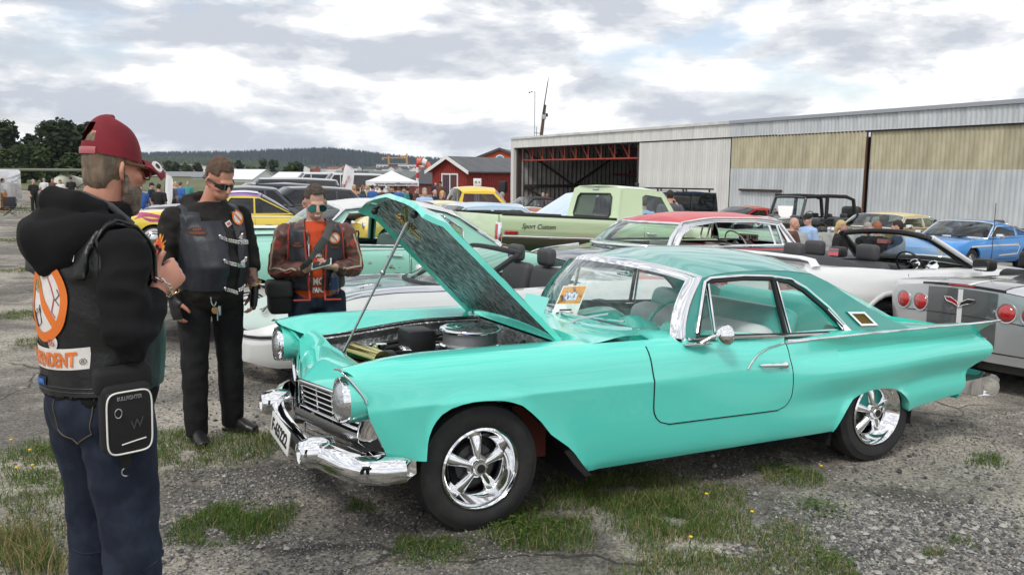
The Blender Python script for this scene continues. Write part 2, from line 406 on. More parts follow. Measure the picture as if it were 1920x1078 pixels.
def blade_mat(name, stops):
    m = mat(name, (.1, .15, .03), .65, spec=.3)
    N = m.node_tree.nodes; L = m.node_tree.links; g = N.new('ShaderNodeNewGeometry'); r = N.new('ShaderNodeValToRGB'); L.new(g.outputs['Random Per Island'], r.inputs[0])
    e = r.color_ramp.elements; e[0].color = (*stops[0][1], 1); e[1].color = (*stops[-1][1], 1); e[1].position = stops[-1][0]
    for p, c in stops[1:-1]: x = e.new(p); x.color = (*c, 1)
    b = N['Principled BSDF']; L.new(r.outputs[0], b.inputs['Base Color'])
    tr = N.new('ShaderNodeBsdfTranslucent'); L.new(r.outputs[0], tr.inputs[0]); ms = N.new('ShaderNodeMixShader'); ms.inputs[0].default_value = .3
    L.new(b.outputs[0], ms.inputs[1]); L.new(tr.outputs[0], ms.inputs[2]); L.new(ms.outputs[0], N['Material Output'].inputs[0]); return m
def build_grass():
    mb = MB()
    def blade(x, y, h, w, lean, mi):
        a = rnd.uniform(0, 2*PI); c, s = math.cos(a), math.sin(a); b = rnd.uniform(0, 2*PI); lx, ly = math.cos(b)*lean*h, math.sin(b)*lean*h
        z = gzr(x, y) - .004; vs = []
        for k, wk in ((0, 1), (.45, .85), (.8, .5)):
            q = k*k; hz = h*(k - .25*lean*q)
            vs += [(x+lx*q-c*w*wk, y+ly*q-s*w*wk, z+hz), (x+lx*q+c*w*wk, y+ly*q+s*w*wk, z+hz)]
        vs.append((x+lx, y+ly, z+h*(1-.25*lean)))
        mb.add(vs, [(0, 1, 3, 2), (2, 3, 5, 4), (4, 5, 6)], mi)
    def leafclump(x, y, r, n):
        for _ in range(n):
            a = rnd.uniform(0, 2*PI); d = rnd.uniform(0, r); px, py = x+d*math.cos(a), y+d*math.sin(a); z = gzr(px, py)+rnd.uniform(.0, .05)
            s = rnd.uniform(.008, .018); t = rnd.uniform(-.5, .5); b = rnd.uniform(0, 2*PI)
            ux, uy = math.cos(b)*s, math.sin(b)*s
            mb.add([(px-ux, py-uy, z), (px-uy*.5, py+ux*.5, z+s*.4), (px+ux, py+uy, z+s*t), (px+uy*.5, py-ux*.5, z+s*.3)], [(0, 1, 2, 3)], 0)
    patches = [  # picture outline, blades, height, dryness
        ([(1010, 905), (1160, 880), (1330, 910), (1420, 965), (1500, 1010), (1560, 1050), (1620, 1090), (1160, 1090), (1190, 1020), (1150, 985)], 11000, (.03, .085), .42),
        ([(1000, 940), (1130, 900), (1300, 950), (1380, 1000), (1250, 1010), (1160, 960)], 3000, (.04, .10), .2),
        ([(905, 970), (980, 945), (1075, 960), (1120, 1010), (1000, 1035), (910, 1005)], 2600, (.03, .09), .3),
        ([(0, 850), (120, 820), (300, 815), (560, 812), (570, 830), (420, 868), (300, 885), (110, 960), (0, 985)], 9500, (.03, .09), .22),
        ([(330, 985), (400, 945), (520, 950), (555, 975), (500, 1010), (390, 1025), (340, 1010)], 3200, (.03, .10), .15),
        ([(740, 1020), (800, 1005), (890, 1012), (895, 1045), (810, 1062), (745, 1050)], 1500, (.02, .06), .1),
        ([(0, 1010), (60, 985), (110, 1000), (110, 1090), (0, 1090)], 1500, (.05, .2), .75),
        ([(1425, 895), (1460, 875), (1540, 895), (1560, 915), (1480, 910)], 700, (.03, .10), .35),
        ([(1815, 860), (1850, 850), (1885, 862), (1860, 878), (1820, 875)], 420, (.03, .09), .05),
        ([(1765, 1012), (1800, 1008), (1830, 1018), (1790, 1030)], 220, (.02, .05), .1),
        ([(1730, 1025), (1755, 1020), (1760, 1040), (1735, 1042)], 160, (.03, .06), .5),
        ([(660, 935), (705, 935), (705, 955), (665, 958)], 220, (.02, .05), .1),
        ([(0, 585), (90, 583), (95, 597), (0, 600)], 900, (.02, .06), .3),
        ([(30, 640), (75, 632), (85, 652), (35, 658)], 500, (.03, .09), .6),
        ([(0, 505), (70, 503), (70, 511), (0, 513)], 700, (.02, .05), .4),
        ([(0, 448), (60, 446), (60, 452), (0, 454)], 500, (.03, .07), .5),
        ([(260, 900), (900, 930), (1500, 850), (1920, 800), (1960, 1090), (0, 1090), (0, 900)], 1700, (.012, .04), .55),
        ([(0, 392), (60, 380), (100, 378), (100, 398), (30, 402), (0, 408)], 900, (.06, .12), .2)]
    for poly, n, h, dry in patches:
        Pm = onground(*poly[0]); far = max(1., math.hypot(Pm.x, Pm.y)/7)
        for x, y in sheared(poly, n):
            g = noise.noise((x*5, y*5, 2.))
            if g < -.32 and far < 3: continue
            mi = 1 if rnd.random() < dry*.7 else 0
            hh = .78*rnd.uniform(*h)*(1+.6*g)*(1.35 if mi and rnd.random() < .12 else 1)
            blade(x, y, max(.015, hh), rnd.uniform(.0013, .0026)*far, rnd.uniform(.15, 1.0), mi)
    for u, v, r, n in ((1530, 955, .18, 160), (960, 985, .3, 260), (1000, 1000, .25, 200), (80, 850, .25, 200), (120, 900, .3, 200), (440, 965, .2, 160), (1480, 885, .15, 120), (1560, 1060, .15, 120)):
        p = onground(u, v); leafclump(p.x, p.y, r, n)
    for u, v in ((55, 870), (30, 905), (20, 850), (1535, 900), (1290, 1040), (1405, 990), (60, 900), (1320, 955)):      # small yellow hawkbit heads
        p = onground(u, v); mb.tube([(p.x, p.y, gz(p.x, p.y)), (p.x+.01, p.y, gz(p.x, p.y)+.09)], .0015, 4, 0); mb.ball((p.x+.01, p.y, gz(p.x, p.y)+.095), (.011, .011, .005), 7, 4, 2)
    green = blade_mat('grass_green', [(0, (.04, .09, .014)), (.5, (.085, .16, .028)), (1, (.15, .21, .05))])
    straw = blade_mat('grass_straw', [(0, (.19, .155, .065)), (.6, (.32, .27, .12)), (1, (.42, .36, .2))])
    tag(mb.obj('grass', [green, straw, mat('hawkbit_yellow', (.8, .5, .02), .6)], angle=180), kind='stuff')
build_grass()
# ------------------------------------------------------------------ the hangar
HW = Vector((.4415, -.8972, 0)); HN = Vector((-.8972, -.4415, 0)); H0 = Vector((0., 60.2, 0))   # wall direction, outward normal, far corner
HYAW = math.atan2(HW.y, HW.x)
def hangar_mat():
    return (mat('sheet_white', (.74, .75, .72), .55, .1, vary=(.9, (.5, .5, .47), .42, .75), rand=.05, stretch=(1, 1, .3)),
            mat('sheet_grey', (.61, .645, .66), .5, .12, vary=(.9, (.36, .39, .41), .42, .72), rand=.05, stretch=(1, 1, .25)),
            mat('sheet_yellowed', (.52, .485, .345), .6, vary=(1.3, (.33, .295, .18), .40, .68), rand=.10, stretch=(1, 1, .35)))
def corrugated(w, h, pitch, depth, y=0):
    mb = MB(); n = max(2, int(round(w/pitch))*6)
    xs = [w*i/n for i in range(n+1)]
    mb.grid([[(x, y - depth*.5*(1-math.cos(2*PI*x/pitch)), z) for x in xs] for z in (0, h)]); return mb
def build_hangar():
    root = thing('hangar', 'long low corrugated metal hangar with weathered yellowish upper door sheets and one open bay', 'hangar',
                 Matrix.Translation((H0.x, H0.y, 0)) @ Matrix.Rotation(HYAW, 4, 'Z'))
    # local x along the front wall, local -y outwards
    mw, mg, my = hangar_mat()
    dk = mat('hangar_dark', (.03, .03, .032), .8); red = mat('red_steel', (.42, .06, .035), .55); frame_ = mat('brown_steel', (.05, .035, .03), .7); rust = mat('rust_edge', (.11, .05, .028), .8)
    G = -1.35; E = 4.15
    def sheets(x0, x1, z0, z1, m, name, y=-.02, w=.9, pitch=.18, depth=.035):
        n = max(1, int(round((x1-x0)/w))); w = (x1-x0)/n; pitch = w/max(1, round(w/pitch)); src = None
        for i in range(n):
            if src is None: src = corrugated(w, z1-z0, pitch, depth).obj(name, m, root, 80); src.location = (x0, y, z0)
            else: c = inst(src, root); c.location = (x0+i*w, y, z0)
    OX0, OX1 = .35, 15.7; D1 = 23.1; D2 = 30.9; END = 47.7
    sheets(0, D1, 3.42, E-.12, mw, 'fascia_sheet', -.09); sheets(D1, END, 3.42, E-.12, mg, 'fascia_sheet', -.09)
    sheets(OX1, D1, G, 3.42, mw, 'wall_sheet', -.03)
    sheets(D1+.1, D2-.05, 1.93, 3.4, my, 'translucent_sheet', -.05); sheets(D1+.1, D2-.05, G, 1.96, mg, 'wall_sheet', -.06)
    sheets(D2+.12, END, 1.9, 3.36, my, 'translucent_sheet', .03); sheets(D2+.12, END, G, 1.93, mg, 'wall_sheet', .02)
    def part(name, m): 
        mb = MB(); parts.append((name, mb, m)); return mb
    parts = []
    part('eave_cap', mw).box(-.12, D1, -.2, .6, E-.13, E)
    part('eave_cap', mat('zinc_cap', (.38, .41, .44), .4, .4)).box(D1+.01, END, -.2, .6, E-.13, E+.01)
    part('soffit', dk).box(-.02, END, -.07, .3, 3.36, 3.415)
    part('corner_post', mat('post_white', (.68, .68, .66), .6)).box(-.1, .32, -.12, .5, G, E-.14)
    part('jamb', frame_).box(.34, .55, .1, .5, G, 3.4); part('jamb', frame_).box(OX1-.25, OX1-.02, .02, .4, G, 3.4)
    part('door_edge', rust).box(D2-.025, D2+.02, -.07, -.01, G, 3.38); part('door_gap', dk).box(D2+.025, D2+.215, .1, .3, G, 3.4)
    part('door_edge', dk).box(D1-.02, D1+.09, -.03, .05, G, 3.4)
    # interior seen through the open bay
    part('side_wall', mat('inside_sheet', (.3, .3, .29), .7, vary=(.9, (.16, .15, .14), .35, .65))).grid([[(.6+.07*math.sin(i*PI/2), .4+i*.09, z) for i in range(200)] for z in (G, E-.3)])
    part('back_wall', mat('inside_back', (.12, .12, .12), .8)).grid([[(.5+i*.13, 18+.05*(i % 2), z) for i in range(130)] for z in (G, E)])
    part('roof', mat('roof_sheet', (.32, .34, .36), .5, .3)).add([(-.15, .1, E-.02), (END, .1, E-.02), (END, 18.3, E+.5), (-.15, 18.3, E+.5)], [(0, 1, 2, 3)])
    part('end_wall', mw).box(-.05, .0, .5, 18.3, G, E-.05)
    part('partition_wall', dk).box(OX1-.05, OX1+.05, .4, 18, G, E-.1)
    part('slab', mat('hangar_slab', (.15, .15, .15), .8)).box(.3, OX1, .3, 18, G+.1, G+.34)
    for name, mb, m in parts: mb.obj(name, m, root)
    def truss(y, z0, z1, x0, x1, n, m):
        mb = MB(); r = .055
        mb.tube([(x0, y, z0), (x1, y, z0)], r, 6); mb.obj('truss_chord', m, root)
        mb = MB(); mb.tube([(x0, y, z1), (x1, y, z1)], r, 6); mb.obj('truss_chord', m, root)
        st = MB(); st.tube([(0, 0, 0), (0, 0, z1-z0)], .045, 5); so = None
        dg = MB(); d = (x1-x0)/n; dg.tube([(0, 0, 0), (-d*.55, 0, z1-z0)], .04, 5); do = None
        for i in range(n+1):
            x = x0+d*i
            if so is None: so = st.obj('truss_post', m, root); so.location = (x, y, z0)
            else: inst(so, root).location = (x, y, z0)
            if i:
                if do is None: do = dg.obj('truss_brace', m, root); do.location = (x, y, z0)
                else: inst(do, root).location = (x, y, z0)
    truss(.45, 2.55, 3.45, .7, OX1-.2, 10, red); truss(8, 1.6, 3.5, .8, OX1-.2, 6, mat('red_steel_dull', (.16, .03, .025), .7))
    b = MB(); b.box(.66, .78, .5, 9, .65, .85); b.obj('girt', frame_, root)
    for a, c in (((.75, .6, 3.2), (.75, 4.6, .8)), ((.75, 4.6, .8), (.75, 8.6, 3.2)), ((.75, .6, .7), (.75, 4, -1.1))):
        b = MB(); b.tube([a, c], .08, 6); b.obj('wall_brace', frame_, root)
    for x, w, h, m, z in ((9.6, .75, .75, mat('box_red', (.42, .03, .03), .5), -.4), (12.6, 3.0, 1.2, mat('board_maroon', (.16, .02, .022), .6), -.55)):
        b = MB(); b.rbox(x-8, x-8+.2, x-6, x-6+w*1.1, z, z+h, .02); b.obj('notice_board', m, root)
    # narrow shelf plate and grey patch on the doors
    b = MB(); b.box(24.0, 26.6, -.22, -.08, .95, 1.05); b.obj('ledge', frame_, root)
    b = MB(); b.grid([[(40.6+i*.12, -.135-.02*math.cos(i*1.1), 3.46+j*.13*(1 if i not in (0, 12) else .8)) for i in range(13)] for j in range(4)])
    b.obj('bare_patch', mat('bare_primer', (.27, .27, .28), .7, vary=(5, (.5, .53, .55), .5, .62)), root)
    return root
build_hangar()
def hpt(m, out, z=None):
    p = H0 + HW*m + HN*out; return (p.x, p.y)

# ------------------------------------------------------------------ sheds, tents, poles
def gable_house(root, w, l, eave, ridge, wallm, roofm, trim=None, over=.3, z0=-1.0, boards=None):
    """gable end on local -y, ridge along y"""
    mb = MB(); mb.poly([(-w/2, z0), (w/2, z0), (w/2, eave), (0, ridge), (-w/2, eave)], fn=lambda a, b: (a, 0, b)); mb.poly([(-w/2, z0), (w/2, z0), (w/2, eave), (0, ridge), (-w/2, eave)], fn=lambda a, b: (a, l, b))
    mb.box(-w/2-.001, -w/2+.05, 0, l, z0, eave); mb.box(w/2-.05, w/2+.001, 0, l, z0, eave); mb.obj('wall', wallm, root)
    s = (ridge-eave)/(w/2)
    r = MB()
    for k in (-1, 1):
        a = Vector((0, -over, ridge+.03)); b = Vector((k*(w/2+over), -over, eave-over*s+.03)); t = Vector((0, 0, .1))
        r.add([a, b, b+t, a+t, *(p+Vector((0, l+2*over, 0)) for p in (a, b, b+t, a+t))], [(0, 1, 2, 3), (4, 7, 6, 5), (0, 4, 5, 1), (1, 5, 6, 2), (2, 6, 7, 3), (3, 7, 4, 0)])
    r.obj('roof', roofm, root, 20)
    if trim:
        for k in (-1, 1):
            t = MB(); a = Vector((0, -over-.05, ridge-.12)); b = Vector((k*(w/2+over+.02), -over-.05, eave-over*s-.12)); u = Vector((0, 0, .3)); d = Vector((0, .045, 0))
            t.add([a, b, b+u, a+u, a+d, b+d, b+u+d, a+u+d], [(0, 1, 2, 3), (4, 7, 6, 5), (0, 4, 5, 1), (1, 5, 6, 2), (2, 6, 7, 3), (3, 7, 4, 0)]); t.obj('bargeboard', trim, root)
    if boards:
        src = None; n = int(w/.2)
        for i in range(n):
            x = -w/2+.1+i*w/n; top = eave + (1-abs(x)/(w/2))*(ridge-eave)
            mb = MB(); mb.box(x-.025, x+.025, -.04, -.002, z0, top-.05); mb.obj('batten', boards, root)
        mb0 = None
        for i in range(int(l/.3)):
            if mb0 is None: mb0 = MB(); mb0.box(-.002, .04, -.03, .03, z0, eave-.02); mb0 = mb0.obj('batten', boards, root); mb0.location = (w/2, .15, 0)
            else: inst(mb0, root).location = (w/2, .15+i*.3, 0)
def window_part(root, x0, x1, y0, y1, z0, z1, axis, trim, pane):
    """a framed window on a wall; axis 'y' faces -y, axis 'x' faces +x"""
    f = MB(); t = .12
    if axis == 'y':
        f.poly([(x0-t, z0-t), (x1+t, z0-t), (x1+t, z1+t), (x0-t, z1+t)], [[(x0, z0), (x1, z0), (x1, z1), (x0, z1)]], fn=lambda a, b: (a, y0, b), thick=(0, -.07, 0)); w = f.obj('window', trim, root)
        p = MB(); p.box(x0, x1, y0-.03, y0-.01, z0, z1); p.obj('pane', pane, w)
    else:
        f.poly([(y0-t, z0-t), (y1+t, z0-t), (y1+t, z1+t), (y0-t, z1+t)], [[(y0, z0), (y1, z0), (y1, z1), (y0, z1)]], fn=lambda a, b: (x1, a, b), thick=(.07, 0, 0)); w = f.obj('window', trim, root)
        p = MB(); p.box(x1+.01, x1+.03, y0, y1, z0, z1); p.obj('pane', pane, w)
    return w
def build_sheds():
    redw = mat('falu_red', (.30, .032, .02), .75, vary=(2, (.24, .026, .018), .4, .6)); trim = mat('trim_white', (.75, .75, .73), .5)
    roofm = mat('roof_grey', (.085, .087, .095), .6, vary=(1, (.11, .112, .12), .4, .6)); pane = mat('shed_pane', (.03, .04, .06), .05, spec=.9)
    c = at(843, 360, 72)
    r = thing('red_shed', 'red boarded shed with white bargeboards and grey roof beside the open hangar bay', 'shed', Matrix.Translation((c.x, c.y, 0)) @ RZ(-.62))
    gable_house(r, 3.9, 12, 1.85, 2.9, redw, roofm, trim, .45, -1.2, redw)
    window_part(r, -.75, .85, 0, 0, -.9, 1.45, 'y', trim, pane); m = MB(); m.box(.02, .12, -.06, 0, -.9, 1.45); m.obj('mullion', trim, r)
    window_part(r, 0, 1.95, 6.3, 8.2, .25, 1.35, 'x', trim, pane)
    for z in (.5, .72): pass
    p = at(895, 342, 66)
    s = thing('first_aid_sign', 'white first aid board with green cross and red dot on posts by the red shed', 'sign', Matrix.Translation((p.x, p.y, 0)) @ RZ(-.2))
    b = MB(); b.rbox(-.32, .32, -.02, .02, p.z-.3, p.z+.3, .01); b.obj('board', WHITEP, s)
    b = MB(); b.box(-.2, -.0, -.035, -.022, p.z-.035, p.z+.035); b.box(-.135, -.065, -.036, -.0225, p.z-.11, p.z+.11); b.obj('cross', mat('green_cross', (.02, .3, .08), .5), s)
    b = MB(); b.lathe([(.0001, 0), (.07, 0)], 16, TR(.16, -.03, p.z) @ RX(PI/2)); b.obj('dot', mat('red_dot', (.6, .02, .03), .5), s)
    for x in (-.18, -.05, .12): b = MB(); b.tube([(x, 0, gz(p.x, p.y)), (x, 0, p.z-.3)], .02, 6); b.obj('post', WHITEP, s)
    c = at(940, 330, 105)
    r = thing('orange_gable_building', 'orange red gabled hall with round blue emblem rising behind the grey shed roof', 'building', Matrix.Translation((c.x-.2, c.y, 0)) @ RZ(-.15))
    gable_house(r, 8.5, 16, 2.9, 4.55, mat('orange_board', (.5, .075, .02), .7), mat('roof_slate', (.13, .14, .155), .5), mat('fascia_dark', (.06, .06, .07), .6), .3)
    e = MB(); e.lathe([(.0001, 0), (.55, 0), (.6, -.02)], 20, TR(.0, -.05, 3.25) @ RX(PI/2)); e.obj('emblem', mat('emblem_white', (.7, .75, .8), .5), r)
    e = MB(); e.lathe([(.0001, 0), (.48, 0)], 20, TR(0, -.08, 3.25) @ RX(PI/2)); e.obj('emblem_disc', mat('emblem_blue', (.05, .28, .5), .5, vary=(3, (.5, .5, .2), .52, .6)), r)
    # utility pole and weather mast behind the hangar
    pole = mat('pole_wood', (.09, .06, .04), .8, vary=(6, (.14, .1, .07), .4, .6))
    b0 = at(1014, 262, 66); t0 = at(1022, 197, 66)
    r = thing('utility_pole', 'leaning dark wooden utility pole with whip antenna above the hangar roof', 'pole', Matrix.Translation((b0.x, b0.y, 0)))
    m = MB(); d = Vector((t0.x-b0.x, 0, t0.z-b0.z)); lo = Vector((0, 0, b0.z)) - d*((b0.z-gz(b0.x, b0.y))/d.z); m.tube([lo, Vector((0, 0, b0.z)), Vector((0, 0, b0.z))+d], [.17, .14, .11], 10); m.obj('post', pole, r)
    m = MB(); q = Vector((0, 0, b0.z)) + d*.62; m.tube([q+Vector((-.12, -.12, -.1)), q+Vector((.28, -.12, 2.6)), q+Vector((.36, -.12, 3.1))], [.05, .035, .01], 6); m.obj('antenna', BLACK, r)
    m = MB(); m.rbox(q.x-.15, q.x+.2, -.25, .1, q.z-.1, q.z+.25, .03); m.obj('junction_box', mat('box_grey', (.4, .4, .4), .5), r)
    m = MB(); m.rbox(q.x+.16, q.x+.34, -.25, .1, q.z+.1, q.z+.35, .03); m.obj('lamp', BLACK, r)
    b0 = at(1002, 262, 64); t0 = at(1001, 172, 64)
    r = thing('weather_mast', 'thin weather mast with cup anemometer above the hangar roof', 'mast', Matrix.Translation((b0.x, b0.y, 0)))
    m = MB(); m.tube([(0, 0, gz(b0.x, b0.y)), (0, 0, t0.z)], .035, 6); m.obj('post', STEEL, r)
    m = MB(); m.tube([(0, 0, t0.z-.05), (-.42, 0, t0.z-.05)], .015, 5); m.ball((-.42, 0, t0.z-.08), .06, 8, 5); m.ball((-.24, 0, t0.z-.02), .05, 8, 5); m.obj('anemometer', BLACK, r)
    m = MB(); m.tube([(0, 0, b0.z+.5), (.5, 0, b0.z+.45)], .02, 5); m.tube([(.15, 0, b0.z+.1), (.15, 0, b0.z+.95)], .02, 5); m.tube([(.2, -.1, b0.z+.44), (.2, .2, b0.z+.44)], .02, 5); m.obj('aerial', BLACK, r)
    # canopy tent with printed valance
    c = at(735, 365, 46); zt = at(735, 320, 46).z; ze = at(735, 340, 46).z; zv = at(735, 348, 46).z
    r = thing('canopy_tent', 'white peaked pop-up canopy tent with a printed web address on its valance', 'tent', Matrix.Translation((c.x, c.y, 0)) @ RZ(.35))
    tm = mat('tent_fabric', (.8, .8, .82), .8, bump=(6, .3, .03)); h = 1.22; pk = MB()
    rows = []
    for k in np.linspace(0, 1, 8):
        hh = h*(1-k); z = ze + (zt-ze)*(k**1.25); pts = []
        for i in range(4):
            a = [(-1, -1), (1, -1), (1, 1), (-1, 1)][i]; b = [(1, -1), (1, 1), (-1, 1), (-1, -1)][i]
            for j in range(4): q = j/4; sag = .06*math.sin(PI*q)*(1-k); pts.append(((a[0]+(b[0]-a[0])*q)*hh, (a[1]+(b[1]-a[1])*q)*hh, z-sag))
        rows.append(pts)
    pk.grid(rows, close=True); pk.obj('roof', tm, r, 60)
    va = MB()
    for a, b in (((-h, -h), (h, -h)), ((h, -h), (h, h)), ((h, h), (-h, h)), ((-h, h), (-h, -h))): va.add([(*a, ze), (*b, ze), (*b, zv), (*a, zv)], [(0, 1, 2, 3)])
    va.obj('valance', tm, r, 20)
    text('valance_lettering', 'www.amcarlillestrom.no', .17, TR(0, -h-.012, (ze+zv)/2-.01) @ RX(PI/2), INK, r, width=2.3, bold=.004)
    for x in (-h+.04, h-.04):
        for y in (-h+.04, h-.04): m = MB(); m.box(x-.025, x+.025, y-.025, y+.025, gz(c.x, c.y)-.1, ze); m.obj('leg', DULLCHROME, r)
    # feather flags
    for u, vb, vt, Y, hh, lab, wide in ((640, 372, 308, 40, 0, 'white feather flag with red and blue print standing behind the dark station wagons', 1.), (308, 362, 325, 34, 0, 'small plain white feather flag among the crowd behind the dark grey sedan', .55)):
        b0 = at(u, vb, Y); t0 = at(u+14*wide, vt, Y); g = gz(b0.x, b0.y)
        r = thing('feather_flag', lab, 'flag', Matrix.Translation((b0.x, b0.y, 0)))
        H = t0.z-g; w = .62*wide
        def edge(k): return (-.05 + .1*k + .35*wide*max(0, k-.6)**1.5*2.2)
        m = MB(); rows = []
        for i in range(15):
            k = i/14; x = edge(k); ww = w*(1-.15*k)*(math.sqrt(max(0., 1-((k-.75)/.25)**2)) if k > .75 else 1)*(.55+.45*min(1, k*2.2))
            rows.append([(x+ww*j/5, .05*math.sin(j*1.1+k*4), g+H*(.16+.84*k)) for j in range(6)])
        m.grid(rows); m.obj('cloth', tm, r, 180)
        p = MB(); p.tube([(edge(0), 0, g)] + [(edge(k), 0, g+H*(.16+.84*k)) for k in (0, .3, .6, .8, 1)], [.02, .018, .016, .014, .012, .01], 6); p.obj('pole', BLACK, r)
        if wide == 1.:
            for k, n, mm in ((.66, 'AMCAR', RED_LENS), (.36, 'AMCAR', BLUEINK)):
                text('print', n, .16, TR(edge(k)+.28, -.07, g+H*(.16+.84*k)) @ RX(PI/2) @ RZ(1.1), mm, r, width=.55)
    # windsock
    b0 = at(783, 372, 78); t0 = at(783, 304, 78); g = gz(b0.x, b0.y)
    r = thing('windsock', 'orange and white striped windsock drooping from a red and white mast', 'windsock', Matrix.Translation((b0.x, b0.y, 0)))
    wr = mat('mast_red', (.55, .03, .03), .5); ww = mat('mast_white', (.78, .78, .78), .5); so = mat('sock_orange', (.7, .16, .1), .7)
    n = 7
    for i in range(n): m = MB(); z0, z1 = lerp(g, t0.z, i/n), lerp(g, t0.z, (i+1)/n); m.tube([(0, 0, z0), (0, 0, z1)], .13, 8); m.obj('mast_band', (wr, ww)[i % 2], r)
    path = [(0, .0), (.45, .06), (.85, -.08), (1.1, -.45), (1.3, -.85), (1.6, -1.0)]
    for i in range(5):
        m = MB(); a, b = path[i], path[i+1]; ra = .36-.035*i; m.tube([(a[0], 0, t0.z+a[1]), (b[0], 0, t0.z+b[1])], [ra, ra-.035], 10, cap=False); m.obj('sock_band', (so, ww)[i % 2], r)
    # loudspeakers on stands by the hangar
    for u, v0, v1, Y, lab in ((943, 340, 362, 52, 'black loudspeaker on a stand in front of the red shed'), (1194, 343, 356, 40, 'black loudspeaker standing behind the pale green pickup cab')):
        p = at(u, v1, Y); q = at(u, v0, Y); g = gz(p.x, p.y)
        r = thing('loudspeaker', lab, 'loudspeaker', Matrix.Translation((p.x, p.y, 0)) @ RZ(-.3)); w = (q.z-p.z)*.3
        m = MB(); m.rbox(-w, w, -w, w, p.z, q.z, .03); m.obj('cabinet', BLACK, r)
        m = MB(); m.tube([(0, 0, g), (0, 0, p.z)], .03, 6); m.obj('stand', BLACK, r)
        m = MB(); m.lathe([(.001, 0), (w*.75, .01)], 16, TR(0, -w-.012, p.z+(q.z-p.z)*.35) @ RX(PI/2)); m.obj('grille', mat('speaker_cloth', (.03, .03, .03), .9), r)
build_sheds()

# ------------------------------------------------------------------ distance: sheds, trees, town, cranes, wooded hills
def leaf_mat(name, a, b, c):
    return blade_mat(name, [(0, a), (.5, b), (1, c)])
LEAF_D = leaf_mat('leaf_dark', (.012, .024, .009), (.026, .045, .014), (.045, .07, .024))
LEAF_M = leaf_mat('leaf_mid', (.025, .045, .014), (.05, .08, .025), (.085, .115, .04))
BARK = mat('bark', (.06, .048, .038), .9)
def tree(name, label, base, h, r, m, n=1500, group=None, leaf=.32, cat='tree', lobes=9, low=.2):
    rt = thing(name, label, cat, Matrix.Translation(base), group)
    t = MB(); t.tube([(0, 0, -.2), (.02*h, 0, h*.3), (0, .02*h, h*.62), (.02*h, 0, h*.85)], [h*.032, h*.024, h*.014, h*.005], 7)
    cl = []
    for i in range(lobes):
        a = rnd.uniform(0, 2*PI); zz = rnd.uniform(low+.08, .86); q = r*(.62*math.sin(PI*min(1, max(.15, 1.05-zz))))*rnd.uniform(.4, 1.0)
        c = Vector((q*math.cos(a), q*math.sin(a), h*zz)); cl.append((c, r*rnd.uniform(.32, .55)))
        t.tube([(0, 0, h*zz*.55), c*.6 + Vector((0, 0, h*zz*.3)), c], [h*.011, h*.007, h*.003], 5)
    cl.append((Vector((0, 0, h*.9)), r*.3)); t.obj('trunk', BARK, rt, 60)
    f = MB()
    for i in range(n):
        c, q = cl[i % len(cl)]; d = Vector((rnd.gauss(0, 1), rnd.gauss(0, 1), rnd.gauss(0, 1))).normalized()
        p = c + d*q*(.55+.5*rnd.random()**.6)*Vector((1, 1, .85)).length/1.65
        p.z = max(p.z, h*low*.6)
        u = Vector((rnd.gauss(0, 1), rnd.gauss(0, 1), rnd.gauss(0, .6))).normalized(); w = u.cross(d + Vector((.01, .02, .5))).normalized(); s = leaf*rnd.uniform(.5, 1.2)
        f.add([p-u*s, p+w*s*.55, p+u*s, p-w*s*.55 + d*s*.3], [(0, 1, 2, 3)])
    f.obj('crown', m, rt, 180); return rt
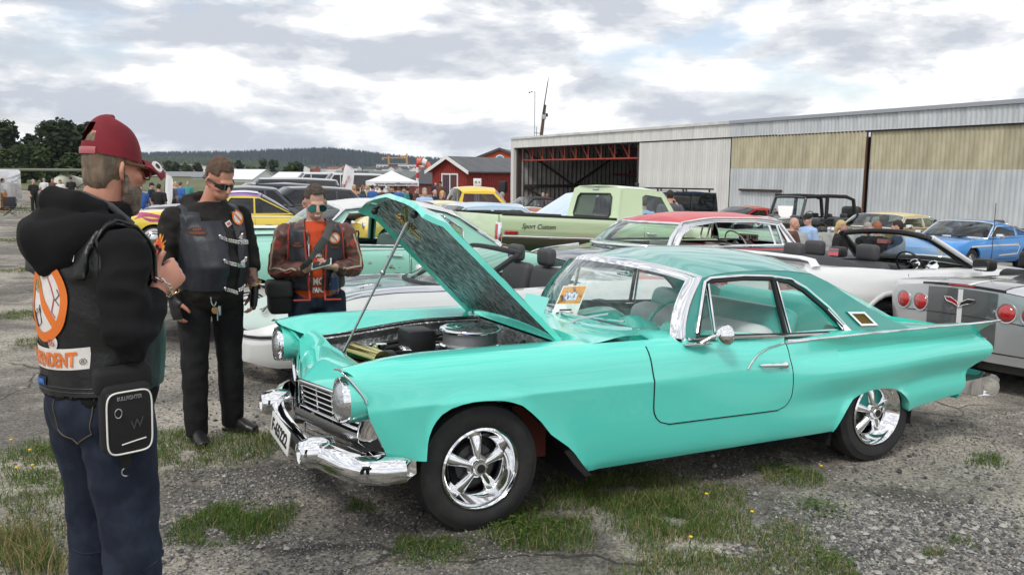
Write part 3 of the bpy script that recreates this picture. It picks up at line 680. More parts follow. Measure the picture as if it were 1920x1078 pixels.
def build_distance():
    def tr(u, vb, vt, Y, wpx, m, lab, group, leaf, n=1500, lobes=9, low=.15, nm='broadleaf_tree'):
        p = at(u, vb, Y); g = terr(p.x, Y); top = at(u, vt, Y).z
        return tree(nm, lab, (p.x, Y, g), top-g, wpx/FPX*Y/2, m, n, group, leaf, lobes=lobes, low=low)
    G = 'trees along the airfield edge'
    tr(8, 320, 228, 150, 70, LEAF_D, 'tall dark tree standing apart by the white truck', None, .55, 1700)
    tr(62, 320, 258, 148, 90, LEAF_D, 'dark lower tree beside the tall wooded clump behind the biker', G, .55, 1700)
    tr(118, 320, 229, 146, 120, LEAF_D, 'highest broad dark tree of the wooded clump behind the biker', G, .6, 2600, 12)
    tr(165, 322, 240, 150, 110, LEAF_D, 'broad dark tree of the clump rising behind the red cap', G, .6, 2200, 11)
    tr(215, 322, 262, 152, 90, LEAF_D, 'dark tree of the clump mostly hidden behind the red cap', G, .6, 1500)
    for u, vt, w in ((20, 285, 70), (45, 272, 50), (85, 280, 60), (130, 292, 70), (5, 296, 50), (185, 296, 60)):
        tr(u, 325, vt, 132, w, LEAF_M, 'pale green shrub in front of the dark wooded clump', 'pale shrubs at the wood edge', .42, 900, 7, .05, 'shrub')
    tr(548, 345, 310, 200, 42, LEAF_M, 'bushy tree beside the white gabled tent hall', None, .6, 900)
    tr(473, 345, 318, 190, 40, LEAF_M, 'round tree behind the biker in sunglasses, near the white tent hall', None, .6, 900)
    for u, vt, Y in ((430, 306, 420), (448, 303, 430), (492, 300, 420), (512, 302, 440), (330, 306, 430), (350, 309, 410), (560, 306, 430), (318, 303, 420), (372, 308, 450)):
        tr(u, 325, vt, Y, 26, LEAF_D if Y > 425 else LEAF_M, 'distant tree standing before the hillside town', 'distant trees before the town', 1.0, 320, 6)
    # white tent halls and grey sheds
    w = mat('hall_white', (.72, .73, .74), .6); gr = mat('shed_grey', (.2, .21, .22), .6); dr = mat('shed_maroon', (.16, .035, .03), .7); rf = mat('dark_roof', (.06, .06, .065), .7)
    for u, Y, wd, ln, ev, rd, wm, rm, rz, lab in ((498, 170, 6, 14, -.1, 1.75, w, w, .9, 'white gabled tent hall among the trees'), (610, 150, 10, 9, -.4, 1.3, w, w, 1.3, 'low white marquee behind the feather flag'),
            (410, 230, 12, 30, -.2, 1.0, mat('hall_ochre', (.33, .28, .17), .7), gr, 1.35, 'long low ochre warehouse in the distance'), (665, 120, 7, 6, .0, 1.6, dr, rf, -.5, 'dark maroon shed with grey doors near the canopy tent'),
            (700, 110, 4.5, 5, -.1, 1.3, dr, rf, -.6, 'small dark roofed shed behind the canopy tent'), (805, 118, 9, 16, -.1, 1.6, gr, mat('shed_roof_green', (.13, .15, .14), .6), 1.1, 'grey green roofed shed behind the canopy tent'),
            (590, 200, 6, 26, -.1, 1.2, gr, rf, 1.5, 'long dark industrial hall at the far side of the airfield'), (455, 215, 8, 12, -.2, .9, mat('hall_pale', (.45, .47, .48), .6), gr, 1.3, 'pale grey workshop at the far side of the airfield'),
            (860, 95, 5, 6, .4, 1.9, dr, rf, .8, 'dark red annex behind the red boarded shed')):
        p = at(u, 330, Y); r = thing('distant_shed', lab, 'shed', Matrix.Translation((p.x, p.y, 0)) @ RZ(rz)); gable_house(r, wd, ln, ev, rd, wm, rm, None, .25, terr(p.x, p.y)-.5)
    # hillside town
    wc = [mat('house_white', (.68, .68, .66), .7), mat('house_cream', (.55, .5, .38), .7), mat('house_red', (.32, .08, .05), .7), mat('house_grey', (.36, .37, .38), .7)]
    rc = [mat('tile_red', (.28, .09, .05), .8), mat('tile_dark', (.06, .06, .065), .8), mat('tile_brown', (.14, .08, .06), .8)]
    cols = ['white', 'cream', 'red', 'grey']; rcols = ['red', 'dark', 'brown']
    for i in range(120):
        u = rnd.uniform(555, 840) if i % 4 else rnd.uniform(250, 480); Y = rnd.uniform(950, 1330)
        p = at(u, 320, Y); g = terr(p.x, Y); a = rnd.choice((0, 0, 0, 1, 2, 3)); b = rnd.choice((0, 1, 1, 2))
        r = thing('town_house', 'small %s gabled house with a %s roof on the far hillside' % (cols[a], rcols[b]), 'house', Matrix.Translation((p.x, Y, g)) @ RZ(rnd.uniform(0, PI)), '%s houses with %s roofs on the far hillside' % (cols[a], rcols[b]))
        h = rnd.uniform(3.5, 5.5); gable_house(r, rnd.uniform(7, 10), rnd.uniform(9, 15), h, h+rnd.uniform(2, 3.5), wc[a], rc[b], None, .4, -2)
    for u, Y, wd, h, m, lab in ((726, 1150, 30, 11, wc[0], 'white apartment block under construction below the cranes'), (745, 1140, 24, 12, mat('brick_brown', (.14, .06, .045), .8), 'brown brick block between the two white blocks below the cranes'), (770, 1130, 34, 11, wc[0], 'wide white block with grey storeys below the cranes'), (385, 900, 30, 6, wc[0], 'white flat block beyond the biker on the hillside'), (345, 860, 26, 7, mat('brick_orange', (.4, .15, .06), .8), 'orange flat block on the hillside beyond the red cap')):
        p = at(u, 318, Y); g = terr(p.x, Y); r = thing('apartment_block', lab, 'building', Matrix.Translation((p.x, Y, g)))
        b = MB(); b.box(-wd/2, wd/2, 0, 14, -2, h); b.obj('wall', m, r); b = MB(); b.box(-wd/2-.4, wd/2+.4, -.4, 14.4, h, h+.8); b.obj('roof', wc[3], r)
        src = None
        for fl in range(int(h/3.2)):
            for k in range(int(wd/4.5)):
                if src is None: s = MB(); s.box(0, 2.2, -.12, -.02, 0, 1.5); src = s.obj('window', mat('far_pane', (.08, .09, .11), .2), r); src.location = (-wd/2+1.2, 0, 1.2)
                else: inst(src, r).location = (-wd/2+1.2+k*4.5, 0, 1.2+fl*3.2)
    cy = mat('crane_orange', (.5, .24, .04), .6)
    for u, top, base, jib, Y, lab, back, tilt in ((729, 297, 320, (716, 760), 1180, 'orange tower crane with a level jib above the white blocks', 0, 0), (763, 294, 320, (758, 772), 1160, 'orange tower crane with a raised jib turned away above the blocks', 0, 1)):
        p = at(u, base, Y); g = terr(p.x, Y); t = at(u, top, Y).z
        r = thing('tower_crane', lab, 'crane', Matrix.Translation((p.x, Y, 0)))
        b = MB(); b.box(-1.1, 1.1, -1.1, 1.1, g, t+4); b.obj('mast', cy, r)
        x0, x1 = at(jib[0], top, Y).x-p.x, at(jib[1], top, Y).x-p.x
        b = MB(); b.box(x0, x1, -.8, .8, t-.2, t+1.4, 0, None if not tilt else Matrix.Rotation(-.25, 4, 'Y')); b.obj('jib', cy, r)
        b = MB(); b.box(x0, x0+3, -1, 1, t-2.2, t-.2); b.obj('counterweight', mat('crane_grey', (.3, .3, .3), .7), r)
    # wooded hills
    far = [(-400, 300), (0, 298), (250, 290), (330, 288), (430, 287), (520, 283), (620, 280), (680, 286), (740, 294), (800, 298), (860, 303), (960, 306), (1200, 303), (1600, 306), (2200, 300), (2700, 305)]
    near = [(-400, 306), (200, 301), (300, 297), (380, 298), (450, 301), (520, 307), (600, 314), (680, 317), (760, 319), (860, 318), (1000, 321), (2200, 322), (2700, 322)]
    fm = mat('hill_far_floor', (.016, .026, .02), .95); nm = mat('hill_near_floor', (.05, .072, .03), .95, vary=(.01, (.09, .11, .05), .45, .6))
    for nme, prof, Y0, Y1, m, tm, n, hh, cone in (('hill_ridge', far, 2250, 2800, fm, leaf_mat('spruce_far', (.016, .028, .024), (.024, .04, .032), (.032, .05, .038)), 8500, (10, 19), 1),
                                       ('hill_slope', near, 1320, 1700, nm, leaf_mat('wood_near', (.03, .05, .02), (.055, .085, .032), (.085, .115, .05)), 6500, (8, 14), 0)):
        def hz(u, k):
            Y = lerp(Y0, Y1, k); v = lin(prof, u); z = at(u, v, Y1).z - 9; x = at(u, 320, Y).x; lo = terr(x, Y0)-3
            return Vector((x, Y, lerp(lo, z, math.sin(min(1., k)*PI/2)**1.1)))
        mb = MB(); us = list(np.linspace(-400, 2700, 150)); mb.grid([[hz(u, k) + Vector((0, 0, 6*noise.noise((u*.02, k*4, 1))*k)) for u in us] for k in np.linspace(0, 1, 10)]); tag(mb.obj(nme, m, angle=180), kind='structure')
        f = MB()
        for i in range(n):
            u = rnd.uniform(-60, 1000); k = rnd.random()**.75; p = hz(u, k); h = rnd.uniform(*hh); q = h*rnd.uniform(.2, .3) if cone else h*rnd.uniform(.35, .5)
            if cone: vs = [(p.x+q*math.cos(a), p.y+q*math.sin(a), p.z-2) for a in (0, 1.26, 2.51, 3.77, 5.03)] + [(p.x, p.y, p.z+h)]; f.add(vs, [(j, (j+1) % 5, 5) for j in range(5)])
            else:
                vs = [(p.x+q*.7*math.cos(a), p.y+q*.7*math.sin(a), p.z-2) for a in (0, 1.26, 2.51, 3.77, 5.03)] + [(p.x+q*math.cos(a+.6), p.y+q*math.sin(a+.6), p.z+h*.5) for a in (0, 1.26, 2.51, 3.77, 5.03)] + [(p.x, p.y, p.z+h)]
                f.add(vs, [(j, (j+1) % 5, 5+(j+1) % 5, 5+j) for j in range(5)] + [(5+j, 5+(j+1) % 5, 10) for j in range(5)])
        tag(f.obj('spruce_forest' if cone else 'mixed_forest', tm, angle=30), kind='stuff')
build_distance()
# ------------------------------------------------------------------ car workshop
def sstep(a, b, x): t = max(0., min(1., (x-a)/(b-a))); return t*t*(3-2*t)
class Car:
    """local x runs from nose (-) to tail (+), y across, z up; built from surveyed outlines"""
    def __init__(s, root, P):
        s.r = root; s.P = P; s.tops = P['top']; s.cens = P['cen']; s.bots = P['bot']; s.wids = P['wid']
        s.prof = P.get('prof', [(0, .9), (.1, .94), (.35, .985), (.6, 1.), (.8, .975), (.93, .93), (1, .885)])
        s.arch = P.get('arch', [])      # each: table of (x, z)
        s.fm = P.get('front'); s.rm = P.get('rear')
    def zt(s, x): return pw(s.tops, x)
    def zb(s, x): return lin(s.bots, x)
    def zr(s, x): return s.P['ref'](x) if 'ref' in s.P else s.zb(x)
    def zbot(s, x):
        z = s.zb(x)
        for t in s.arch:
            if t[0][0] <= x <= t[-1][0]: z = max(z, pw(t, x))
        return z
    def T(s, x, z):
        k = max(0., (z-s.zr(x))/max(.05, s.zt(x)-s.zr(x)))
        if 'side' in s.P: return pw(s.wids, x)*s.P['side'](x, z, k)
        return pw(s.wids, x)*pw(s.prof, k)
    def sx(s, x, z):
        """rake the nose and tail edges"""
        if s.fm and x < s.fm[0]: x = s.fm[0] + (x-s.fm[0])/(s.P['x'][0]-s.fm[0])*(pw(s.fm[1], z)-s.fm[0])
        if s.rm and x > s.rm[0]: x = s.rm[0] + (x-s.rm[0])/(s.P['x'][1]-s.rm[0])*(pw(s.rm[1], z)-s.rm[0])
        return x
    def topz(s, x, c):
        zt = s.zt(x); zc = pw(s.cens, x)
        if 'topfn' in s.P: return s.P['topfn'](x, c, zt, zc)
        return zt + (zc-zt)*(1-(1-c)**2)
    def stations(s):
        x0, x1 = s.P['x']; st = list(np.linspace(x0, x1, s.P.get('n', 70)))
        st += [x0+d for d in (.01, .03)] + [x1-d for d in (.01, .03)]
        for t in s.arch:
            a, b = t[0][0], t[-1][0]; c, h = (a+b)/2, (b-a)/2; st += [c + h*math.cos(PI*i/24) for i in range(25)] + [a-.004, b+.004]
        st += list(s.P.get('xst', []))
        out = []
        for x in sorted(st):
            if not out or x-out[-1] > .0035: out.append(x)
        return out
    def shell(s, m, name='body', keep=None, cols=None, under=True):
        """keep(x, c) False leaves an opening in the top sheet"""
        st = s.stations(); rows = s.P.get('rows') or [0, .04, .1, .18, .27, .36, .45, .54, .62, .68, .73, .78, .84, .9, .95, 1.]
        cols = cols or [0, .03, .07, .12, .2, .3, .45, .6, .8, 1.]
        mb = MB()
        for sg in (-1, 1):
            G = []
            for x in st:
                b0 = s.zr(x); zbo = s.zbot(x); t1 = s.zt(x); line = []
                e = s.T(x, zbo); line.append((s.sx(x, zbo), sg*(e-.06), zbo+.012)); line.append((s.sx(x, zbo), sg*(e-.012), zbo+.001))
                for k in rows: z = max(zbo, b0+(t1-b0)*k); line.append((s.sx(x, z), sg*s.T(x, z), z))
                G.append(line)
            mb.grid(G)
            tt = []
            for x in st:
                T1 = s.T(x, s.zt(x)); tt.append([(s.sx(x, s.zt(x)) + (s.P['frec'](c)*(s.fm[0]-x)/(s.fm[0]-s.P['x'][0]) if 'frec' in s.P and x < s.fm[0] else 0) if c < .34 else lerp(s.sx(x, s.zt(x)), x, min(1, (c-.3)/.4)), sg*T1*(1-c), s.topz(x, c)) for c in cols])
            n = len(cols); fs = []
            for i in range(len(st)-1):
                for j in range(n-1):
                    if keep is None or keep((st[i]+st[i+1])/2, (cols[j]+cols[j+1])/2): fs.append((i*n+j, i*n+j+1, (i+1)*n+j+1, (i+1)*n+j))
            mb.add([p for r in tt for p in r], fs)
        for e, on in ((0, s.P.get('capf', True)), (-1, s.P.get('capr', True))):
            if not on: continue
            x = st[e]; R = []; b = s.P.get('bulge', (.06, .06))[e]
            for k in rows:
                z = max(s.zbot(x), s.zr(x)+(s.zt(x)-s.zr(x))*k); T1 = s.T(x, z); X = s.sx(x, z)
                R.append([(X + (-1 if e == 0 else 1)*b*(1-q*q), T1*q, z + (s.topz(x, 1)-s.zt(x))*(1-q*q)*k) for q in np.linspace(-1, 1, 17)])
            mb.grid(R)
        o = mb.obj(name, m, s.r, 40, 2e-4)
        if under:
            u = MB(); x0, x1 = s.P['x']; L = []
            for x in np.linspace(x0+.15, x1-.15, 24): L.append([(x, y*(s.T(x, s.zb(x))-.07), s.zb(x)+.05) for y in (-1, -.5, 0, .5, 1)])
            cut = [(t[0][0]-.02, t[-1][0]+.02) for t in s.arch]
            n = 5; fs = [(i*n+j, i*n+j+1, (i+1)*n+j+1, (i+1)*n+j) for i in range(23) for j in range(4) if not (j in (0, 3) and any(a < L[i][0][0] < b or a < L[i+1][0][0] < b for a, b in cut))]
            u.add([p for r in L for p in r], fs)
            for t in s.arch:      # wheel wells
                for sg in (-1, 1):
                    xs = np.linspace(t[0][0], t[-1][0], 15)
                    pr = [(x, pw(t, x)+.03) for x in xs]; pr = [(pr[0][0], max(.15, pr[0][1]-.13))] + pr + [(pr[-1][0], max(.15, pr[-1][1]-.13))]
                    u.grid([[(x, sg*(s.T(x, max(z, s.zb(x)))-.02), z) for x, z in pr], [(x, sg*.35, z) for x, z in pr]])
                    u.poly(pr, fn=lambda a, b: (a, sg*.35, b))
            u.obj('underbody', DARK, s.r, 40)
        return o
    def patch(s, name, x0, x1, z0, z1, m, sides=(-1, 1), out=.004, r=.05, nx=14, nz=10, gap=True, slant=(0, 0)):
        """a door or lid skin lying on the flank, with a dark gap round it"""
        objs = []
        for sg in sides:
            def lim(z):
                k = 0
                if r > 0:
                    if z < z0+r: k = r - math.sqrt(max(0, r*r-(z0+r-z)**2))
                f = (z-z0)/(z1-z0); return x0+slant[0]*f+k, x1+slant[1]*f-k
            zs = sorted(set([z0, z0+r*.15, z0+r*.4, z0+r*.7, z0+r] + list(np.linspace(z0+r, z1, nz)))) if r > 0 else list(np.linspace(z0, z1, nz))
            mb = MB(); G = []; E = []
            for z in zs:
                a, b = lim(z); xs = [a+(b-a)*i/nx for i in range(nx+1)]
                row = [(x, sg*(s.T(x, z)+out), z) for x in xs]
                G.append([(row[0][0], sg*(s.T(xs[0], z)-.006), z)] + row + [(row[-1][0], sg*(s.T(xs[-1], z)-.006), z)])
            G = [[(p[0], sg*(s.T(p[0], zs[0])-.006), zs[0]) for p in G[0]]] + G
            mb.grid(G); d = mb.obj(name, m, s.r, 40); objs.append(d)
            if gap:
                for z in reversed(zs): a, b = lim(z); E.append((a-.004, sg*(s.T(a-.004, z)+.0005), z))
                a, b = lim(zs[0]); n = 10
                for i in range(n+1): x = a+(b-a)*i/n; E.append((x, sg*(s.T(x, zs[0])+.0005), zs[0]-.004))
                for z in zs: a, b = lim(z); E.append((b+.004, sg*(s.T(b+.004, z)+.0005), z))
                g = MB(); g.tube(E, .0042, 5); g.obj('panel_gap', DARK, d)
        return objs
    def strip(s, name, pts, r, m, sides=(-1, 1), out=.003, n=6, flat=1., parent=None):
        for sg in sides:
            q = []
            for i in range(len(pts)-1):
                k = max(1, int(abs(pts[i+1][0]-pts[i][0])/.08))
                q += [(lerp(pts[i][0], pts[i+1][0], j/k), lerp(pts[i][1], pts[i+1][1], j/k)) for j in range(k)]
            q.append(pts[-1])
            mb = MB(); mb.tube([(s.sx(x, z), sg*(s.T(x, z)+out), z) for x, z in q], r, n, flat=flat); mb.obj(name, m, parent or s.r, 60)
    def greenhouse(s, g):
        """pillars, roof, glass. g: a0 a1 c1 c0 (x, z) points, tb, tr, roof mid height, crown, wins"""
        a0, a1, c1, c0 = g['a0'], g['a1'], g['c1'], g['c0']; tb, tr = g['tb'], g['tr']; zb_ = min(a0[1], c0[1])
        re = g.get('edge') or [a1, ((a1[0]+c1[0])/2, max(a1[1], c1[1])+g.get('arc', .03)), c1]
        zr = max(p[1] for p in re)
        def tz(z): return tb + (tr-tb)*max(0., min(1.1, (z-zb_)/(zr-zb_)))
        s.tz = tz
        xs = np.linspace(a1[0], c1[0], 9); edge = [(x, pw(re, x)) for x in xs]
        crow = g.get('crow') or []     # extra points from c1 down to c0
        outl = [a0] + g.get('arow', []) + edge + crow + [c0]
        pm, rm, gm = g['pillar'], g.get('roofm', g['pillar']), g.get('glass', GLASS)
        trim = g.get('trim')
        for sg in (-1, 1):
            mb = MB(); mb.poly(outl, g['wins'], fn=lambda a, b: (a, sg*tz(b), b), thick=(0, -sg*.035, 0)); mb.obj('pillar_frame', pm, s.r, 30)
            for k, w in enumerate(g['wins']):
                if g.get('open') and k in g['open']: continue
                mb = MB(); mb.poly(w, fn=lambda a, b: (a, sg*(tz(b)-.016), b)); mb.obj('side_window', g.get('sideglass', gm), s.r, 30)
            if trim:
                for w in g['wins']:
                    mb = MB(); c = w + [w[0], w[1]]; mb.tube([(a, sg*(tz(b)+.002), b) for a, b in c], g.get('trimr', .011), 5); mb.obj('window_trim', trim, s.r, 60)
        bf, br = g.get('bow', (.12, .12)); bb = g.get('bowb', (.2, .2)); cr = g.get('crown', .08)
        def zroof(x, q): return pw(re, x) + cr*(1-abs(q)**g.get('cp', 2.4))
        if g.get('roof', True):
            R = []
            for k in np.linspace(0, 1, 17):
                row = []
                for q in np.linspace(-1, 1, 25):
                    xa, xb = a1[0]-bf*(1-q*q), c1[0]+br*(1-q*q); x = lerp(xa, xb, k); xe = max(a1[0], min(c1[0], x))
                    z = zroof(xe, q) - (.35*(a1[0]-x)**1.5 if x < a1[0] else 0) - (g.get('taper', .25)*(x-c1[0]) if x > c1[0] else 0)
                    row.append((x, q*(tz(pw(re, xe))+.004), z))
                R.append(row)
            mb = MB(); mb.grid(R); s.roof = mb.obj('roof', rm, s.r, 50)
            topf, topr = R[0], R[-1]
        else: topf = [(a1[0]-bf*(1-q*q), q*tr, a1[1]+cr*(1-q*q)) for q in np.linspace(-1, 1, 25)]; topr = None
        def pane(top, base, bow, sgn, zc, name):
            bot = [(base[0]+sgn*bow*(1-abs(q)**g.get('bp', 2.2)), q*tz(base[1]), base[1]+(zc-base[1])*(1-q*q)) for q in np.linspace(-1, 1, 25)]
            rows = []
            for k in np.linspace(0, 1, 9):
                bul = sgn*.05*math.sin(PI*k)*g.get('bul', .6)
                rows.append([(lerp(b[0], t[0], k)+bul*(1-q*q), lerp(b[1], t[1], k), lerp(b[2], t[2], k)+.01*math.sin(PI*k)) for b, t, q in zip(bot, top, np.linspace(-1, 1, 25))])
            mb = MB(); mb.grid(rows); mb.obj(name, gm, s.r, 180)
            if g.get('gtrim'):
                loop = bot + [r[-1] for r in rows[1:]] + list(reversed(top)) + [r[0] for r in reversed(rows[:-1])]
                mb = MB(); mb.tube(loop, g.get('gr', .016), 6, cap=False, flat=g.get('gflat', 1.)); mb.obj(name+'_trim', g['gtrim'], s.r, 60)
        if g.get('front', True): pane(topf, a0, bb[0], -1, g.get('cowl', a0[1]+.02), 'windscreen')
        if g.get('rear', True) and topr: pane(topr, c0, bb[1], 1, g.get('deck', c0[1]), 'rear_window')
        s.g = g
    def interior(s, x0, x1, zf, zt, w, m, seats=(), dash=None, wheel=None, sm=None, headrest=False, sh=.55):
        mb = MB(); mb.box(x0, x1, -w, w, zf, zf+.03); mb.box(x0, x0+.03, -w, w, zf, zt-.05); mb.box(x1-.03, x1, -w, w, zf, zt-.05)
        mb.box(x0, x1, -w, -w+.03, zf, zt-.02); mb.box(x0, x1, w-.03, w, zf, zt-.02); mb.obj('interior', m, s.r)
        for sx, kind in seats:
            for sg in ((-1, 1) if kind == 'bucket' else (0,)):
                c = sg*w*.5; hw = w*.42 if kind == 'bucket' else w*.92
                mb = MB(); mb.rbox(sx-.45, sx+.08, c-hw, c+hw, zf+.03, zf+.28, .07, seg=3); mb.rbox(0, .16, c-hw, c+hw, 0, sh, .075, M=TR(sx+.02, 0, zf+.2) @ RY(.2), seg=3)
                st = mb.obj('seat', sm or m, s.r, 60)
                if headrest: h = MB(); h.rbox(sx+.1, sx+.22, c-.14, c+.14, zf+.2+sh-.02, zf+.2+sh+.17, .05, seg=3); h.obj('headrest', sm or m, st, 60)
        if dash is not None:
            mb = MB(); mb.rbox(dash-.05, dash+.28, -w, w, zt-.22, zt-.005, .06, seg=3); mb.obj('dashboard', s.P.get('dashm', m), s.r, 60)
        if wheel:
            x, y, z, rr, wm = wheel; M = TR(x, y, z) @ RY(-1.05)
            mb = MB(); mb.lathe([(rr+.011*math.cos(a), .011*math.sin(a)) for a in np.linspace(0, 2*PI, 7)[:-1]], 28, M, close=True)
            for a in (0, PI): mb.tube([(0, 0, -.02), (rr*math.cos(a)*0, rr*math.sin(a+PI/2), 0)], .009, 6, M=M)
            mb.tube([(0, 0, -.3), (0, 0, 0)], .02, 8, M=M); mb.lathe([(.0001, .012), (.045, .008), (.05, -.02)], 14, M); mb.obj('steering_wheel', wm, s.r, 60)
def arch_t(xc, zc, r, n=13, zmin=None):
    """a round wheel arch as a table"""
    return [(xc - r*math.cos(PI*i/(n-1)), zc + r*math.sin(PI*i/(n-1))) for i in range(n)]
def wheel(parent, x, y, r, w, rimr, style='spoke', rim=CHROME, white=None, n=5, dish=.05, tilt=0.):
    """tyre with a rim; y is the outer face, sign of y gives the side"""
    sg = 1 if y > 0 else -1
    M = TR(x, y, r-.006) @ RX(-PI/2*sg)          # local +z points outwards
    if tilt: M = TR(x, y, r-.006) @ RZ(tilt) @ RX(-PI/2*sg)
    t = MB(); c = .028
    prof = [(rimr-.01, -w), (r-c*1.6, -w), (r-c*.4, -w+c*.5), (r, -w+c*1.4), (r+.001, -w*.5), (r, -c*1.4), (r-c*.35, -c*.55), (r-c*1.2, -.006), (lerp(rimr, r, .62), .004), (lerp(rimr, r, .3), .002), (rimr+.006, -.012), (rimr-.012, -.03)]
    t.lathe(prof, 44, M)
    if r > .25:
        for k in (-w*.78, -w*.62, -w*.46, -w*.3): t.lathe([(r+.0015, k), (r+.003, k+.012), (r+.0015, k+.024)], 44, M)
    wh = t.obj('wheel', RUBBER, parent, 40)
    if white:
        q = MB(); q.lathe([(lerp(rimr, r, white[0]), .0045), (lerp(rimr, r, (white[0]+white[1])/2), .0075), (lerp(rimr, r, white[1]), .0055)], 44, M); q.obj('whitewall', mat('whitewall', (.72, .7, .66), .6), wh, 60)
    b = MB(); d = -dish
    b.lathe([(rimr+.004, -.014), (rimr+.007, -.001), (rimr-.003, .006), (rimr-.012, -.004), (rimr-.02, -.018), (rimr-.03, d*.75), (rimr-.05, d*1.05), (rimr-.062, d*1.3), (rimr-.062, -w*.8)], 44, M)
    b.obj('rim', rim, wh, 50)
    if style == 'disc':      # full wheel cover
        b = MB(); b.lathe([(rimr-.02, -.015), (rimr-.05, .0), (rimr*.62, -.018), (rimr*.5, .004), (.05, .018), (.0001, .024)], 36, M); b.obj('wheel_cover', rim, wh, 50)
        return wh
    b = MB(); b.lathe([(.0001, -w*.75), (rimr-.06, -w*.75)], 30, M); b.lathe([(.0001, d-.03), (rimr*.52, d-.03), (rimr*.55, d-.06)], 30, M); b.obj('brake_disc', mat('brake_dark', (.09, .09, .095), .45, .7), wh)
    for i in range(n):
        a = 2*PI*i/n + PI/2; R = M @ RZ(a)
        b = MB(); ri = rimr*.2; ro = rimr-.045; hw0, hw1 = rimr*.1, rimr*(.20 if n == 5 else .12); z0, z1 = d+.012, d*1.15-.005
        rows = []
        for k in np.linspace(0, 1, 7):
            q = lerp(ri, ro, k); hw = lerp(hw0, hw1, k**1.4); z = lerp(z0, z1, k**1.6); rows.append([(q, -hw, z-.024), (q, -hw*.82, z), (q, -hw*.3, z+.012), (q, hw*.3, z+.012), (q, hw*.82, z), (q, hw, z-.024)])
        b.grid(rows, M=R); b.obj('spoke', rim, wh, 50)
    b = MB(); b.lathe([(rimr*.30, d-.015), (rimr*.29, d+.012), (rimr*.24, d+.022), (rimr*.2, d+.022), (rimr*.19, d+.05), (rimr*.16, d+.058), (.0001, d+.06)], 28, M); h = b.obj('hub_cap', rim, wh, 40)
    b = MB(); b.lathe([(.0001, d+.0615), (rimr*.11, d+.061)], 20, M); b.obj('hub_badge', INK, h)
    return wh
def plate(parent, M, body, w=.5, h=.11, m=PLATE, blue=True):
    mb = MB(); mb.rbox(-w/2, w/2, -h/2, h/2, -.004, .004, .004, M=M); p = mb.obj('number_plate', m, parent)
    text('plate_characters', body, h*.78, M @ TR(.0, -.002, .0055), INK, p, width=w*.84, bold=.0025)
    if blue: b = MB(); b.box(-w/2+.008, -w/2+.045, -h/2+.008, h/2-.008, .0042, .0056, M=M); b.obj('plate_band', BLUEINK, p)
    return p
def round_lamp(parent, c, r, d, ring=CHROME, lens=LENS, name='headlight', depth=.07, bulge=.03):
    """lamp facing direction d"""
    d = Vector(d).normalized(); up = Vector((0, 0, 1)); xx = up.cross(d).normalized(); M = axes(c, xx, up - d*up.dot(d)) 
    if (M.to_3x3() @ Vector((0, 0, 1))).dot(d) < 0: M = M @ RX(PI)
    b = MB(); b.lathe([(r*1.0, -depth), (r*1.12, -depth*.5), (r*1.14, 0), (r*1.08, .014), (r*.96, .012), (r*.92, -.004), (r*.9, -.03)], 32, M); o = b.obj(name, ring, parent, 60)
    b = MB(); b.lathe([(r*.93, 0), (r*.8, bulge*.45), (r*.5, bulge*.85), (.0001, bulge)], 32, M); b.obj('lens', lens, o, 180); return o
